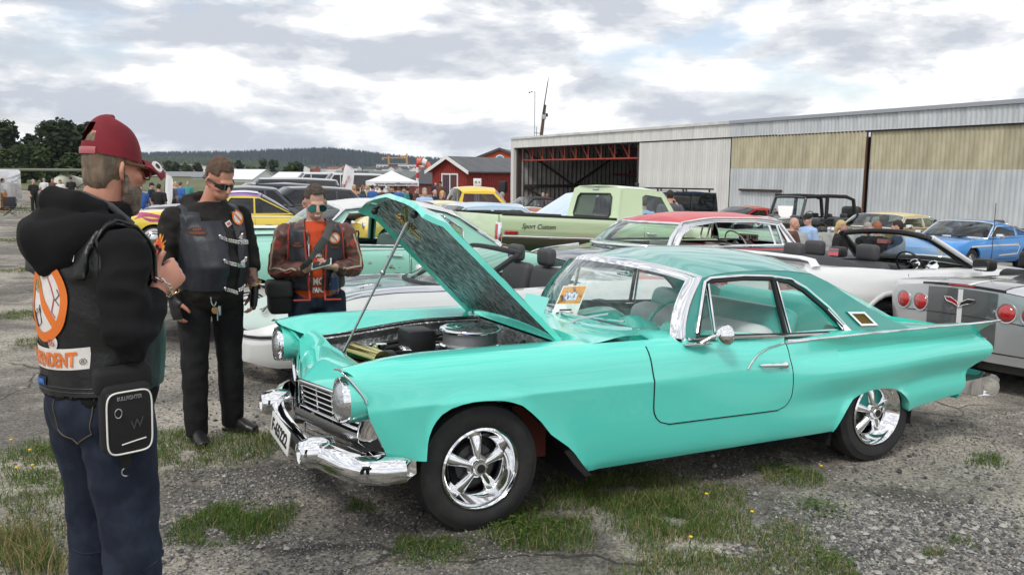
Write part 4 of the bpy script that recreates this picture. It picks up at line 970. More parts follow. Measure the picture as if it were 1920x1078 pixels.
# ------------------------------------------------------------------ the turquoise coupe with its bonnet up
TURQ = paint('turquoise_paint', (.105, .72, .60)); TEAL = paint('teal_roof_paint', (.005, .29, .245), rough=.38)
FOIL = mat('foil_lining', (.8, .8, .8), .3, .55, bump=(34, .9, .02), vary=(8, (.4, .4, .4), .4, .6))
def build_hero():
    root = thing('turquoise_coupe', 'turquoise fifties two-door coupe with tail fins and its bonnet propped open', 'car', frame(-.543, 4.87, math.radians(26.2)))
    FA = [(-.40, .43), (-.385, .499), (-.352, .568), (-.281, .64), (-.175, .694), (-.064, .708), (.059, .70), (.177, .666), (.25, .612), (.31, .555), (.363, .490), (.43, .44), (.495, .391), (.56, .315), (.626, .239)]
    RA = [(2.45, .262), (2.47, .30), (2.494, .349), (2.53, .405), (2.57, .449), (2.63, .482), (2.695, .501), (2.76, .511), (2.821, .515), (2.89, .512), (2.958, .503), (3.02, .484), (3.064, .462), (3.115, .43), (3.154, .395), (3.193, .329)]
    def side(x, z, k):
        f = pw([(0, .925), (.06, .95), (.3, .975), (.5, .985), (.66, .996), (.688, .998), (.715, .991), (.75, .984), (.86, .963), (.94, .928), (1, .875)], k)
        g = pw([(0, .925), (.06, .95), (.3, .975), (.55, .984), (.7, .982), (.84, .965), (.93, .935), (1, .885)], k)
        h = pw([(0, .925), (.07, .95), (.22, .968), (.3, .966), (.36, .955), (.5, .99), (.64, 1.02), (.76, .995), (.85, .942), (.92, .95), (1, .985)], k)
        f = lerp(f, g, .75*sstep(-.35, -.75, x)); a = sstep(1.0, 1.75, x); b = sstep(1.75, 2.6, x); v = lerp(lerp(f, g, a), h, b)
        if x > 2.6: v += .05*sstep(2.6, 3.9, x)*max(0, k-.85)/.15
        for t in (FA, RA):     # rolled arch lips
            if t[0][0]-.05 < x < t[-1][0]+.05:
                d = z - pw(t, max(t[0][0], min(t[-1][0], x)))
                if 0 <= d < .06: v += .012*(1-d/.06)
        return v
    def topfn(x, c, zt, zc):
        if x < .66:      # wing crown falling to the bonnet gutter
            e = zt + .012*math.sin(min(1, c/.2)*PI/2) - (.05 + .06*sstep(.3, -.5, x))*sstep(lerp(.1, .02, sstep(-.3, -.7, x)), .32, c)
            return e
        if x < 1.0: return lerp(zt + .02*math.sin(min(1., c*2)*PI/2), zt+.03, sstep(.66, .9, x))
        if x < 2.3: return zt + .03*min(1, c/.1)
        return lerp(zt+.03*min(1, c/.1), zt - .05*sstep(0, .22, c) + (zc-zt+.05)*sstep(.22, .8, c), sstep(2.4, 3.1, x))
    P = dict(x=(-.775, 3.95), n=84, arch=[FA, RA], side=side, topfn=topfn,
             wid=[(-.775, .93), (-.68, .948), (-.5, .96), (-.3, .964), (.3, .96), (1.2, .955), (2.2, .955), (2.8, .955), (3.4, .945), (3.95, .93)],
             top=[(-.775, .886), (-.61, .907), (-.43, .92), (-.04, .925), (.4, .928), (1.0, .93), (1.3, .925), (1.7, .895), (2.03, .868), (2.55, .884), (3.2, .898), (3.95, .913)],
             cen=[(-.775, .8), (.6, .95), (1., .95), (2., .9), (3.2, .86), (3.6, .84), (3.95, .76)],
             bot=[(-.8, .44), (-.40, .43), (.495, .385), (.626, .238), (2.45, .262), (3.193, .329), (3.72, .389), (3.95, .40)],
             front=(-.25, [(.40, -.49), (.49, -.52), (.6, -.57), (.69, -.605), (.735, -.61), (.80, -.645), (.86, -.692), (.93, -.752)]),
             rear=(3.0, [(.30, 3.69), (.39, 3.715), (.56, 3.735), (.592, 3.76), (.643, 3.888), (.69, 3.918), (.727, 3.922), (.77, 3.885), (.819, 3.841), (.86, 3.885), (.915, 3.955)]),
             ref=lambda x: .24+.09*sstep(2.6, 3.6, x), rows=[0, .03, .07, .13, .2, .27, .34, .41, .48, .54, .59, .63, .66, .675, .688, .70, .715, .75, .80, .84, .88, .91, .94, .97, 1.], capf=False, capr=False, xst=[.62, .66], frec=lambda c: .24*sstep(.07, .33, c))
    C = Car(root, P)
    COLS = [0, .015, .04, .08, .13, .2, .27, .31, .36, .5, .65, .8, 1.]
    def keep(x, c):
        if -.5 < x < .62: return c < .325
        if x <= -.5: return c < .325
        if .62 <= x <= .98: return True
        if .98 < x < 1.25: return c < .12 or x < .98 + .24*(1-c)**2
        if x < 2.62: return c < .12
        if x < 3.0: return c < .12 or x > 2.62 + .3*c
        return True
    C.shell(TURQ, 'body', keep, COLS)
    # ---- nose: panel between the wings, sloping from the bay to the grille
    def ng(q): return abs(q)
    tops = []
    nose = MB(); R = []
    for k in np.linspace(0, 1, 9):       # k 0 = bay edge, 1 = grille top
        row = []
        for t in np.linspace(-.635, .635, 37):
            a = abs(t)/.635
            xb, zb_ = -.47, .795 + .025*sstep(.5, 1, a); xg, zg = -.725 + .13*a, .655 + .115*sstep(.6, 1., a) + .01*a
            x = lerp(xb, xg, k); z = lerp(zb_, zg, k**1.5) + .035*math.sin(PI*min(1, k*.95))
            row.append((x, t, z))
        R.append(row)
    nose.grid(R); nose.grid([[(p[0]+.03, p[1], p[2]-.14) for p in R[0]], R[0]]); nose.obj('nose_panel', TURQ, root, 60)
    for sg in (-1, 1):
        # wing front closing panel with headlamp pod
        mb = MB(); R = []
        zz = list(np.linspace(.655, .888, 14))
        for z in zz:
            xo = pw(P['front'][1], z); to = C.T(-.775, min(z, .9))
            xi = lerp(-.50, -.62, sstep(.45, .7, z)) + .03
            R.append([(xo + .004, sg*(to-.002), z), (xo+.02, sg*(to-.03), z)] + [(lerp(xo+.02, xi, q), sg*lerp(to-.03, .61, q), min(z, .886-.115*sstep(.03, .30, 1-lerp(to-.03, .61, q)/.836))) for q in np.linspace(.12, 1, 9)])
        mb.grid(R); mb.obj('wing_front', TURQ, root, 60)
        pod = MB(); M = axes((-.70, sg*.80, .735), (0, 1, 0), (0, 0, 1)); M = M if (M.to_3x3() @ Vector((0, 0, 1))).x < 0 else M @ RX(PI)
        pod.lathe([(.106, .0), (.112, -.02), (.113, -.07), (.11, -.14), (.09, -.22)], 36, M); pod.obj('headlight_pod', TURQ, root, 60)
        round_lamp(root, (-.705, sg*.80, .735), .098, (-1, 0, .03), depth=.09, bulge=.035)
        # bright edge of the brow
        e = MB(); pts = [(pw(P['front'][1], z)-.002, sg*(C.T(-.775, z)+.006), z) for z in np.linspace(.888, .735, 9)]
        e.tube([(-.735, sg*.80, .888)] + pts, .007, 6); e.obj('brow_trim', DULLCHROME, root, 60)
        b = MB(); R = []
        for k in np.linspace(0, 1, 7): R.append([(lerp(-.728, -.66, q)+.012*k, sg*lerp(.76, .87, k), lerp(.888, .84, q*q)+.006*math.sin(PI*k)) for q in np.linspace(0, 1, 4)])
        b.grid(R); b.obj('brow', TURQ, root, 60)
        # chrome grille end moulding
        g = MB(); g.tube([(-.585, sg*.845, .655), (-.56, sg*.86, .60), (-.525, sg*.872, .53), (-.5, sg*.875, .465), (-.55, sg*.84, .455), (-.6, sg*.74, .50), (-.605, sg*.78, .58), (-.6, sg*.83, .65)], .012, 6); g.obj('grille_end_moulding', CHROME, root, 60)
        g = MB(); g.grid([[(-.59, sg*.835, .645), (-.605, sg*.79, .6), (-.61, sg*.745, .52)], [(-.565, sg*.855, .6), (-.575, sg*.82, .55), (-.585, sg*.79, .49)], [(-.505, sg*.87, .47), (-.53, sg*.85, .465), (-.555, sg*.83, .46)]]); g.obj('grille_end_plate', CHROME, root, 60)
    # ---- grille
    gx = lambda t, z: -.725 + .14*abs(t)/.66*(1 if abs(t) < .66 else abs(t)/.66) + .08*(.66-z)
    gb = MB(); gb.grid([[(gx(t, z)+.06, t, z) for t in np.linspace(-.84, .84, 25)] for z in (.40, .5, .6, .68)]); gb.obj('grille_backing', DARK, root)
    def bar(z0, z1, r, t0, t1, name, m=CHROME, off=0., drop=.0):
        b = MB(); b.tube([(gx(t, lerp(z0, z1, abs(t)/.84))-off, t, lerp(z0, z1, abs(t)/.84)-drop*(1-abs(t)/.84)) for t in np.linspace(t0, t1, 19)], r, 6); b.obj(name, m, root, 60)
    bar(.668, .70, .012, -.82, .82, 'grille_top_bar', off=.012)
    for i in range(5): z = .64-i*.03; bar(z, z+.025, .0055, -.83, .83, 'grille_bar')
    b = MB()
    b.grid([[(gx(t, z)-.03-.02*math.cos((z-.49)*25), t, z+.02*abs(t)) for t in np.linspace(-.82, .82, 25)] for z in np.linspace(.455, .52, 6)]); b.obj('grille_main_bar', mat('grille_grey', (.36, .36, .37), .25, .9), root, 60)
    bar(.527, .545, .006, -.83, .83, 'grille_bar', off=.02); bar(.45, .465, .008, -.83, .83, 'grille_bar', off=.02)
    for i in range(3): z = .425-i*.03; bar(z, z+.03, .005, -.7, .7, 'grille_bar')
    for t in np.linspace(-.72, .72, 9):
        b = MB(); b.tube([(gx(t, z)+.006, t, z) for z in (.42, .5, .58, .665)], .005, 5); b.obj('grille_upright', CHROME, root)
    # ---- front bumper
    def bumper(path, zc, hh, dd, name, ends=True):
        mb = MB(); prof = [(.0, hh), (-.035, hh*.86), (-.062, hh*.45), (-.07, 0), (-.062, -hh*.5), (-.045, -hh*.9), (-.01, -hh*1.06), (.01, -hh*.9)]
        R = []
        pts = [Vector((p[0], p[1], 0)) for p in path]
        for i, p in enumerate(pts):
            t = (pts[min(i+1, len(pts)-1)]-pts[max(i-1, 0)]).normalized(); n = Vector((-t.y, t.x, 0)); z = path[i][2]
            if dd*n.x > 0: n = -n
            e_ = min(i, len(pts)-1-i); sc = (.55, .85)[e_] if e_ < 2 else 1.; off_ = .03*(1-sc)
            R.append([(p.x - n.x*a*-1*(-1), p.y - n.y*a*-1*(-1), z+b) if False else (p.x + n.x*(-a*sc), p.y + n.y*(-a*sc), z+b*sc) for a, b in prof])
        mb.grid(R, close=True)
        for r_ in (R[0], R[-1]): mb.add(r_, [tuple(range(len(r_)))])
        return mb.obj(name, CHROME, root, 60)
    half = [(-.37, .93), (-.44, .945), (-.52, .93), (-.60, .885), (-.66, .80), (-.705, .66), (-.735, .5), (-.752, .33), (-.76, .16), (-.762, 0)]
    path = [(x, -t, .40 - .0*t) for x, t in half] + [(x, t, .40) for x, t in reversed(half[:-1])]
    path = [(x, t, .405 - .045*sstep(.62, .3, abs(t))) for x, t, z in path]
    bp_ = bumper(path, .4, .068, 1, 'front_bumper')
    for sg in (-1, 1):
        g = MB(); M = axes((-.80, sg*.55, .415), (0, 1, 0), (0, 0, 1)); M = M if (M.to_3x3() @ Vector((0, 0, 1))).x < 0 else M @ RX(PI)
        g.lathe([(.07, -.12), (.08, -.06), (.078, -.01), (.07, .02), (.06, .05), (.05, .055), (.045, .03), (.0001, .03)], 24, M); g.obj('bumper_guard', CHROME, bp_, 50)
        g = MB(); g.lathe([(.0001, .035), (.037, .031)], 16, M); g.obj('parking_lamp', LENS, bp_)
    Mp = axes((-.842, 0, .375), (0, -1, 0), (.12, 0, 1)); 
    plate(root, Mp, 'F-65222', .50, .13, blue=False)
    # ---- rear bumper
    rh = [(3.70, .89), (3.82, .925), (3.95, .925), (4.03, .88), (4.055, .75), (4.075, .4), (4.075, 0)]
    rp = [(x, -t, .44) for x, t in rh] + [(x, t, .44) for x, t in reversed(rh[:-1])]
    bumper(rp, .44, .072, -1, 'rear_bumper')
    b = MB(); R = []
    for z in np.linspace(.36, .84, 8): x = pw(P['rear'][1], z); R.append([(x-.03, t*C.T(3.9, z), z) for t in np.linspace(-1, 1, 13)])
    b.grid(R); b.obj('tail_panel', TURQ, root, 60)
    for sg in (-1, 1): round_lamp(root, (3.80, sg*.83, .705), .085, (1, 0, 0), lens=RED_LENS, name='tail_light', depth=.05)
    # ---- doors, seams, brightwork
    C.patch('door', 1.03, 2.045, .462, .90, TURQ, r=.10, nx=18, nz=12, slant=(-.03, -.02), out=.003)
    C.strip('sweep_spear', [(1.686, .731), (1.72, .768), (1.783, .811), (1.88, .838), (2.025, .857), (2.2, .868)], .0065, CHROME, out=.004)
    for sg in (-1, 1):
        mb = MB(); mb.tube([(C.sx(x, C.zt(x)), sg*(C.T(x, C.zt(x))+.001), C.zt(x)+.002) for x in np.linspace(2.05, 3.95, 30)], .0075, 6); mb.obj('fin_trim', CHROME, root, 60)
        h = MB(); y = sg*(C.T(1.88, .742)+.028); h.tube([(1.775, y-sg*.012, .748), (1.80, y, .748), (1.95, y, .740)], [.006, .011, .012], 8, flat=.7); h.ball((1.965, y-sg*.006, .739), (.03, .016, .022), 14, 8); d = h.obj('door_handle', CHROME, root, 60)
        h = MB(); h.ball((1.972, y+sg*.008, .739), (.012, .006, .012), 10, 6); h.obj('lock_button', DULLCHROME, d)
    for sg in (-1,):
        y = sg*.93
        mb = MB(); mb.tube([(1.25, y+.035, .898), (1.33, y+.005, .902), (1.42, y+.02, .897)], [(.006, .02), (.012, .028), (.005, .02)], 10); mb.tube([(1.33, y+.005, .90), (1.39, y-.03, .945), (1.44, y-.05, .957)], [.013, .012, .011], 10)
        o = mb.obj('wing_mirror', CHROME, root, 60)
        M = axes((1.475, y-.055, .955), (0, 1, 0), (0, 0, 1))
        g = MB(); g.lathe([(.0001, -.075), (.03, -.066), (.052, -.04), (.062, -.008), (.06, .004), (.053, .004)], 26, M); g.obj('mirror_shell', CHROME, o, 60)
        g = MB(); g.lathe([(.0001, .001), (.055, .001)], 26, M); g.obj('mirror_glass', mat('mirror_amber', (.42, .33, .2), .08, 1.), o)
    # ---- cabin
    G = dict(a0=(1.27, .912), a1=(1.47, 1.252), c1=(2.36, 1.262), c0=(3.2, .872), tb=.86, tr=.72, pillar=TEAL, roofm=TEAL,
             edge=[(1.47, 1.252), (1.6, 1.277), (1.85, 1.29), (2.1, 1.287), (2.36, 1.262)], crow=[(2.5, 1.205), (2.64, 1.125), (2.85, 1.012), (3.05, .925)],
             wins=[[(1.385, .925), (1.495, 1.215), (1.54, 1.236), (1.8, 1.245), (2.024, 1.236), (2.155, 1.215), (2.27, 1.157), (2.43, 1.035), (2.54, .925), (2.545, .905), (2.5, .893), (2.1, .90)]],
             crown=.105, bow=(.2, .10), bowb=(.30, .12), bp=2.0, cowl=.962, deck=.885, glass=glass('screen_glass', (.93, .97, .96)), taper=.6, bul=1.3, cp=2.2)
    C.greenhouse(G)
    tz = C.tz
    for sg in (-1, 1):
        W0 = G['wins'][0]
        b = MB(); c = W0 + W0[:2]; b.tube([(a, sg*(tz(z)-.002), z) for a, z in c], .013, 6); b.obj('window_seal', BLACK, root, 60)
        b = MB(); up = [p for p in W0[1:9]]; b.tube([(a+(.02 if i > 4 else 0), sg*(tz(z)+.004), z+.02) for i, (a, z) in enumerate([(1.375, .93)] + up)], .007, 6, flat=1.4); b.obj('drip_moulding', CHROME, root, 60)
        b = MB(); b.tube([(x, sg*(tz(.9)+.012), z) for x, z in ((1.3, .922), (1.6, .913), (2.1, .897), (2.56, .888), (2.9, .884), (3.22, .872))], .0095, 6, flat=1.6); b.obj('belt_moulding', CHROME, root, 60)
        b = MB(); b.poly([(2.545, .893), (2.62, .893), (2.455, 1.055), (2.44, 1.04)], fn=lambda a, z: (a, sg*(tz(z)+.005), z), thick=(0, sg*.004, 0)); b.poly([(2.62, .885), (2.9, .882), (2.8, .893), (2.61, .90)], fn=lambda a, z: (a, sg*(tz(z)+.005), z), thick=(0, sg*.004, 0)); b.obj('pillar_moulding', CHROME, root, 40)
        for (xa, za), (xb, zb_), r in (((1.523, 1.235), (1.51, .918), .012), ((2.035, 1.232), (2.06, .90), .014), ((2.062, 1.228), (2.10, .898), .009)):
            b = MB(); b.tube([(xa, sg*(tz(za)-.006), za), (xb, sg*(tz(zb_)-.006), zb_)], r, 6, flat=1.2); b.obj('window_bar', CHROME if r != .014 else BLACK, root, 60)
        # cabin vent with gold mesh in the rear pillar
        q = [(2.60, 1.018), (2.755, 1.012), (2.855, .922), (2.70, .926)]; ce = (sum(p[0] for p in q)/4, sum(p[1] for p in q)/4)
        i_ = [(lerp(ce[0], a, .72), lerp(ce[1], z, .72)) for a, z in q]
        b = MB(); b.poly(q, [i_], fn=lambda a, z: (a, sg*(tz(z)+.004), z), thick=(0, sg*.012, 0)); v = b.obj('pillar_vent', CHROME, root, 30)
        b = MB(); b.poly(i_, fn=lambda a, z: (a, sg*(tz(z)+.007), z)); b.obj('vent_mesh', mat('gold_mesh', (.2, .13, .03), .45, .8, bump=(260, 1., .004)), v)
    # windscreen surround: broad bright pillar and header
    for sg in (-1, 1):
        b = MB(); R = []
        for k in np.linspace(0, 1, 12):
            z = lerp(.91, 1.262, k); xc = lerp(1.262, 1.455, k**1.15) - .03*math.sin(PI*k); R.append([(xc-.055, sg*(tz(z)-.03), z-.002), (xc-.03, sg*(tz(z)+.004), z), (xc+.01, sg*(tz(z)+.012), z), (xc+.028, sg*(tz(z)+.007), z)])
        b.grid(R); b.obj('windscreen_pillar', CHROME, root, 60)
    b = MB(); R = []
    for q in np.linspace(-1, 1, 33):
        x = 1.47 - .2*(1-q*q); z = 1.252 + .105*(1-abs(q)**2.2) - .35*max(0, 1.47-x)**1.5; y = q*.722
        R.append([(x-.04, y*.985, z-.028), (x-.022, y, z-.006), (x+.012, y, z+.009), (x+.03, y*1.003, z+.011)])
    b.grid(R); b.obj('windscreen_header', CHROME, root, 60)
    b = MB(); b.tube([(1.265 - .30*(1-abs(q)**2.0), q*.86, .918+.052*(1-q*q)) for q in np.linspace(-1, 1, 41)], .014, 6, flat=2.0); b.obj('windscreen_base', CHROME, root, 60)
    inner = mat('teal_trim', (.04, .45, .38), .5); seat = mat('teal_vinyl', (.03, .42, .35), .38, coat=.2); P['dashm'] = mat('teal_dash', (.03, .42, .34), .3, coat=.4)
    C.interior(1.02, 3.0, .34, .88, .80, inner, [(2.05, 'bench'), (2.72, 'bench')], .98, (1.50, -.38, .90, .20, mat('teal_rim', (.03, .5, .4), .25, coat=.6)), seat, sh=.52)
    b = MB(); b.rbox(1.93, 2.16, -.72, -.10, .55, .93, .10, seg=3); b.rbox(1.93, 2.16, .10, .72, .55, .93, .10, seg=3); b.obj('seat_cover', mat('white_cloth', (.8, .82, .81), .8, bump=(20, .3, .01)), root, 60)
    b = MB(); b.lathe([(.0001, .02), (.10, .0), (.13, -.06), (.13, -.2)], 20, TR(1.16, -.38, .90) @ RY(-1.2)); b.lathe([(.0001, .02), (.25, -.02), (.31, -.09), (.31, -.2)], 24, TR(1.12, .05, .92) @ RY(-.35)); b.obj('dash_hood', P['dashm'], root, 60)
    b = MB(); b.rbox(1.42, 1.46, -.07, .09, 1.20, 1.245, .012); b.tube([(1.40, 0, 1.31), (1.44, 0, 1.24)], .008, 6); b.obj('rear_view_mirror', CHROME, root)
    b = MB(); b.grid([[(x, y*.80, .87+.0*x) for y in np.linspace(-1, 1, 5)] for x in (2.95, 3.25)]); b.obj('parcel_shelf', inner, root)
    # ---- wipers
    for y in (-.32, .42):
        b = MB(); b.tube([(.83, y, .955), (.87, y-.03, .985), (1.0, y-.16, 1.03)], [.012, .009, .006], 6); b.tube([(.92, y+.08, .985), (1.02, y-.30, 1.0)], .006, 5); b.obj('wiper', DULLCHROME, root)
    # ---- wheels
    for sg in (-1, 1):
        wheel(root, 0., sg*.885, .335, .225, .208, dish=.062, n=5); wheel(root, 2.90, sg*.865, .335, .27, .212, dish=.055, n=5)
    b = MB(); b.tube([(2.9, -.6, .33), (2.9, .6, .33)], .06, 10); b.tube([(0, -.6, .33), (0, .6, .33)], .04, 8); b.obj('axle', DARK, root)
    b = MB(); pass
    for sg in (-1, 1): b = MB(); b.box(.24, .45, min(sg*.74, sg*.63), max(sg*.74, sg*.63), .30, .60); b.obj('inner_wing', mat('red_primer', (.10, .016, .01), .8), root)
    b = MB(); b.poly([(.495, .39), (.56, .31), (.64, .225), (.60, .22), (.53, .29), (.47, .37)], fn=lambda a, z: (a, -(C.T(.6, .3)+.004), z), thick=(0, .02, 0)); b.obj('mud_edge', BLACK, root)
    # ---- engine bay
    bay = MB()
    for sg in (-1, 1):
        R = []
        for x in np.linspace(-.47, .62, 14): ze = C.topz(x, .325); R.append([(x, sg*(C.T(x, C.zt(x))*.675+.002), ze-.004), (x, sg*(C.T(x, C.zt(x))*.675-.012), ze-.03), (x, sg*.60, ze-.08), (x, sg*.58, .55), (x, sg*.45, .42)])
        bay.grid(R)
    bay.grid([[(.61, y, z) for y in np.linspace(-.64, .64, 9)] for z in (.4, .6, .75, .88)]); bay.obj('bay_lining', FOIL, root, 40)
    b = MB(); b.box(-.5, .62, -.6, .6, .36, .40); b.box(-.46, -.43, -.6, .6, .4, .76); b.obj('bay_floor', DARK, root)
    b = MB(); R = []
    for x in np.linspace(-.47, .61, 12): ze = C.topz(x, .325); y = C.T(x, C.zt(x))*.675; R.append((x, y, ze))
    for sg in (-1, 1): b = MB(); b.tube([(x, sg*(y-.006), z-.012) for x, y, z in R], .007, 6); b.obj('bay_seal', BLACK, root, 60)
    eng = MB(); eng.rbox(-.12, .55, -.27, .27, .42, .66, .04); eng.rbox(-.08, .5, -.34, -.16, .6, .74, .03); eng.rbox(-.08, .5, .16, .34, .6, .74, .03); eng.obj('engine_block', mat('engine_black', (.025, .025, .027), .4), root, 40)
    M = TR(.30, -.02, .805)
    b = MB(); b.lathe([(.17, 0), (.173, .012), (.168, .02), (.168, .085), (.173, .09), (.173, .1)], 40, M); b.obj('air_filter', mat('filter_mesh', (.3, .3, .31), .4, .9, bump=(300, 1., .004)), root, 30)
    b = MB(); b.lathe([(.186, .088), (.19, .10), (.184, .112), (.16, .118), (.14, .112), (.07, .108), (.05, .118), (.02, .125), (.0001, .126)], 44, M); b.lathe([(.0001, -.005), (.186, -.005), (.19, .008), (.175, .014)], 40, M); b.obj('air_filter_lid', CHROME, root, 60)
    b = MB(); b.tube([(.30, -.02, .70), (.30, -.02, .80)], .06, 12); b.rbox(.2, .4, -.1, .1, .64, .74, .02); b.obj('carburettor', STEEL, root)
    gold = mat('gold_plate', (.75, .55, .2), .12, 1.)
    b = MB(); b.tube([(-.40, .06, .80), (-.33, -.26, .80)], .052, 24); b.obj('gold_canister', mat('gold_green_plate', (.55, .52, .2), .08, 1.), root, 60)
    b = MB(); b.tube([(-.22, .12, .70), (-.23, .12, .78), (-.27, .12, .80)], .022, 10); b.obj('filler_neck', gold, root, 60); b = MB(); b.lathe([(.0001, .025), (.034, .022), (.036, .006), (.028, 0), (.026, -.03)], 18, TR(-.22, .12, .80)); b.obj('filler_cap', CHROME, root, 60)
    b = MB(); b.tube([(-.28, -.33, .735), (.12, -.35, .79)], .016, 8); b.obj('fuel_rail', DULLCHROME, root)
    redw = mat('ignition_lead', (.45, .02, .03), .35)
    for i in range(6): b = MB(); x = -.02+.045*i; b.tube([(x, -.22, .74), (x+.02, -.24, .81+.01*(i % 3)), (x+.05, -.26, .80), (x+.06, -.30, .70)], .008, 6); b.obj('ignition_lead', redw, root, 60)
    b = MB(); b.rbox(.06, .2, -.36, -.28, .70, .79, .01); b.obj('coil_pack', mat('coil_blue', (.02, .14, .5), .4), root)
    b = MB(); b.tube([(.0, -.3, .72), (.0, -.3, .80), (.04, -.3, .82), (.06, -.3, .78)], .006, 6); b.obj('dipstick', CHROME, root)
    b = MB(); b.rbox(-.02, .16, .18, .42, .6, .87, .015); b.obj('heater_box', BLACK, root)
    b = MB(); b.rbox(.36, .50, -.46, -.30, .70, .79, .03); b.tube([(.42, -.38, .79), (.42, -.38, .815)], .03, 12); b.obj('fluid_reservoir', mat('reservoir', (.7, .7, .66), .4), root, 40)
    b = MB(); b.lathe([(.0001, 0), (.1, .0), (.115, .02), (.115, .08), (.09, .11), (.0001, .11)], 24, TR(.48, -.44, .74) @ RY(PI/2)); b.obj('brake_booster', mat('booster_grey', (.42, .42, .42), .35, .6), root, 60)
    b = MB(); b.lathe([(.0001, 0), (.19, 0), (.19, .05), (.0001, .05)], 30, TR(-.2, -.05, .62) @ RY(-PI/2)); b.obj('cooling_fan', BLACK, root)
    for pts in ([(-.36, .2, .62), (-.2, .3, .74), (.1, .36, .78), (.55, .33, .80)], [(-.38, -.1, .70), (-.25, .02, .78), (-.05, .1, .76), (.1, .1, .72)], [(.5, .1, .84), (.45, .3, .86), (.25, .42, .80), (-.1, .45, .76)], [(.58, -.2, .84), (.5, -.25, .80), (.3, -.3, .78), (.0, -.38, .74)]): b = MB(); b.tube(pts, .014, 8); b.obj('hose', BLACK, root, 60)
    for sg in (-1, 1): b = MB(); b.rbox(-.06, .48, sg*.25-.07, sg*.25+.07, .735, .775, .02); b.obj('valve_cover', CHROME, root, 60)
    for i in range(4): b = MB(); b.ball((-.44+.01*i, -.30-.035*i, .72), .014, 8, 6); b.obj('fitting', CHROME, root)
    # ---- bonnet, hinged at the scuttle
    HX, HZ = .60, .945; ang = math.radians(43.5); L = 1.12
    hood = MB(); under = MB(); R = []; U = []; nw = 25
    for k in np.linspace(0, 1, 19):
        row = []; ur = []
        for q in np.linspace(-1, 1, nw):
            hw = lerp(.655, .60, k); lip = .045*sstep(.88, 1., k) ; cr = .035*(1-q*q) + .012*math.exp(-(q*6)**2)*sstep(0, .3, k)
            fx = L*k - .0*abs(q) - .07*abs(q)**2.2*sstep(.55, 1, k)
            row.append(Vector((fx, q*hw, cr - lip - .022*abs(q)**8)))
            ur.append(Vector((.03+fx*.93, q*hw*.90, cr*.8 - .035)))
        R.append(row); U.append(ur)
    H = TR(HX, 0, HZ) @ RY(PI + ang) @ Matrix.Diagonal((1, 1, -1, 1))
    hood.grid(R, M=H)
    rim = lambda A: [A[0][j] for j in range(nw)] + [A[i][-1] for i in range(1, len(A))] + [A[-1][j] for j in range(nw-2, -1, -1)] + [A[i][0] for i in range(len(A)-2, 0, -1)]
    ro, ri = rim(R), rim(U); lipv = [p + Vector((0, 0, -.03)) for p in ro]
    hood.grid([ro, lipv, ri], M=H, close=True); ho = hood.obj('bonnet', TURQ, root, 40)
    under.grid(U, M=H); under.obj('bonnet_lining', mat('hood_foil', (.82, .82, .84), .3, .7, bump=(60, 1., .02), vary=(46, (.012, .012, .014), .40, .58), stretch=(.4, 1.3, .4)), ho, 60)
    for y in (-.42, .30): b = MB(); b.ball((0, 0, 0), .022, 10, 6, M=H @ TR(L*.93, y, -.075)); b.tube([(0, 0, .04), (0, 0, 0)], .008, 6, M=H @ TR(L*.93, y, -.075)); b.obj('rubber_stop', BLACK, ho)
    b = MB(); b.tube([(L*.93, -.18, -.03), (L*.86, -.12, -.07), (L*.83, -.1, -.1)], .012, 6, M=H)
    sp = [(L*.9 - .12*i/40, -.06 - .05*i/40 + .022*math.cos(i*1.0), -.07 + .022*math.sin(i*1.0)) for i in range(41)]; b.tube(sp, .005, 5, M=H); b.tube([(L*.91, -.05, -.07), (L*.75, -.12, -.08)], .011, 8, M=H); b.obj('bonnet_latch', mat('brass_zinc', (.55, .42, .2), .25, 1.), ho, 60)
    top = H @ Vector((L*.86, -.13, -.06)); 
    b = MB(); foot = Vector((-.46, .10, .78)); mid = foot.lerp(top, .62); b.tube([foot, mid], .007, 8); b.tube([mid, top], .010, 8); b.ball(mid, .017, 8, 6); b.obj('bonnet_prop', STEEL, root, 60)
    for sg in (-1, 1): b = MB(); b.tube([(.60, sg*.60, .86), (.59, sg*.615, .93), H @ Vector((.1, sg*.6, -.03)), H @ Vector((.25, sg*.58, -.03))], .012, 6); b.obj('bonnet_hinge', DULLCHROME, root, 60)
    # ---- papers on the dash
    M = axes((1.0, .0, 1.03), (.36, -.9, .12), (.62, -.05, .72))
    r = thing('show_card', 'white show entry card with orange picture propped behind the coupe windscreen', 'card', root.matrix_world @ M)
    b = MB(); b.box(-.105, .105, -.145, .145, -.001, .001); b.obj('sheet', WHITEINK, r)
    b = MB(); b.box(-.095, .095, .0, .135, .0012, .0022); b.obj('picture', mat('card_picture', (.75, .3, .03), .5, vary=(14, (.08, .05, .05), .5, .6)), r)
    b = MB(); b.box(-.05, .05, .025, .085, .0024, .0032); b.obj('logo', mat('card_logo', (.75, .75, .8), .5, vary=(60, (.05, .1, .4), .5, .55)), r)
    for i, (w, y) in enumerate(((.1, -.05), (.14, -.075), (.02, -.11))): b = MB(); b.box(-w/2, w/2, y-.006, y+.006, .0012, .002); b.obj('print', INK, r)
    M = axes((.86, .20, 1.01), (.5, -.85, -.1), (.45, .1, .85))
    o = MB(); o.box(-.09, .09, -.06, .06, -.001, .001, M=root.matrix_world @ M); tag(o.obj('paper_leaflet', mat('leaflet_teal', (.25, .62, .58), .6)), 'pale teal leaflet leaning at the base of the coupe windscreen', 'leaflet')
    return root
build_hero()
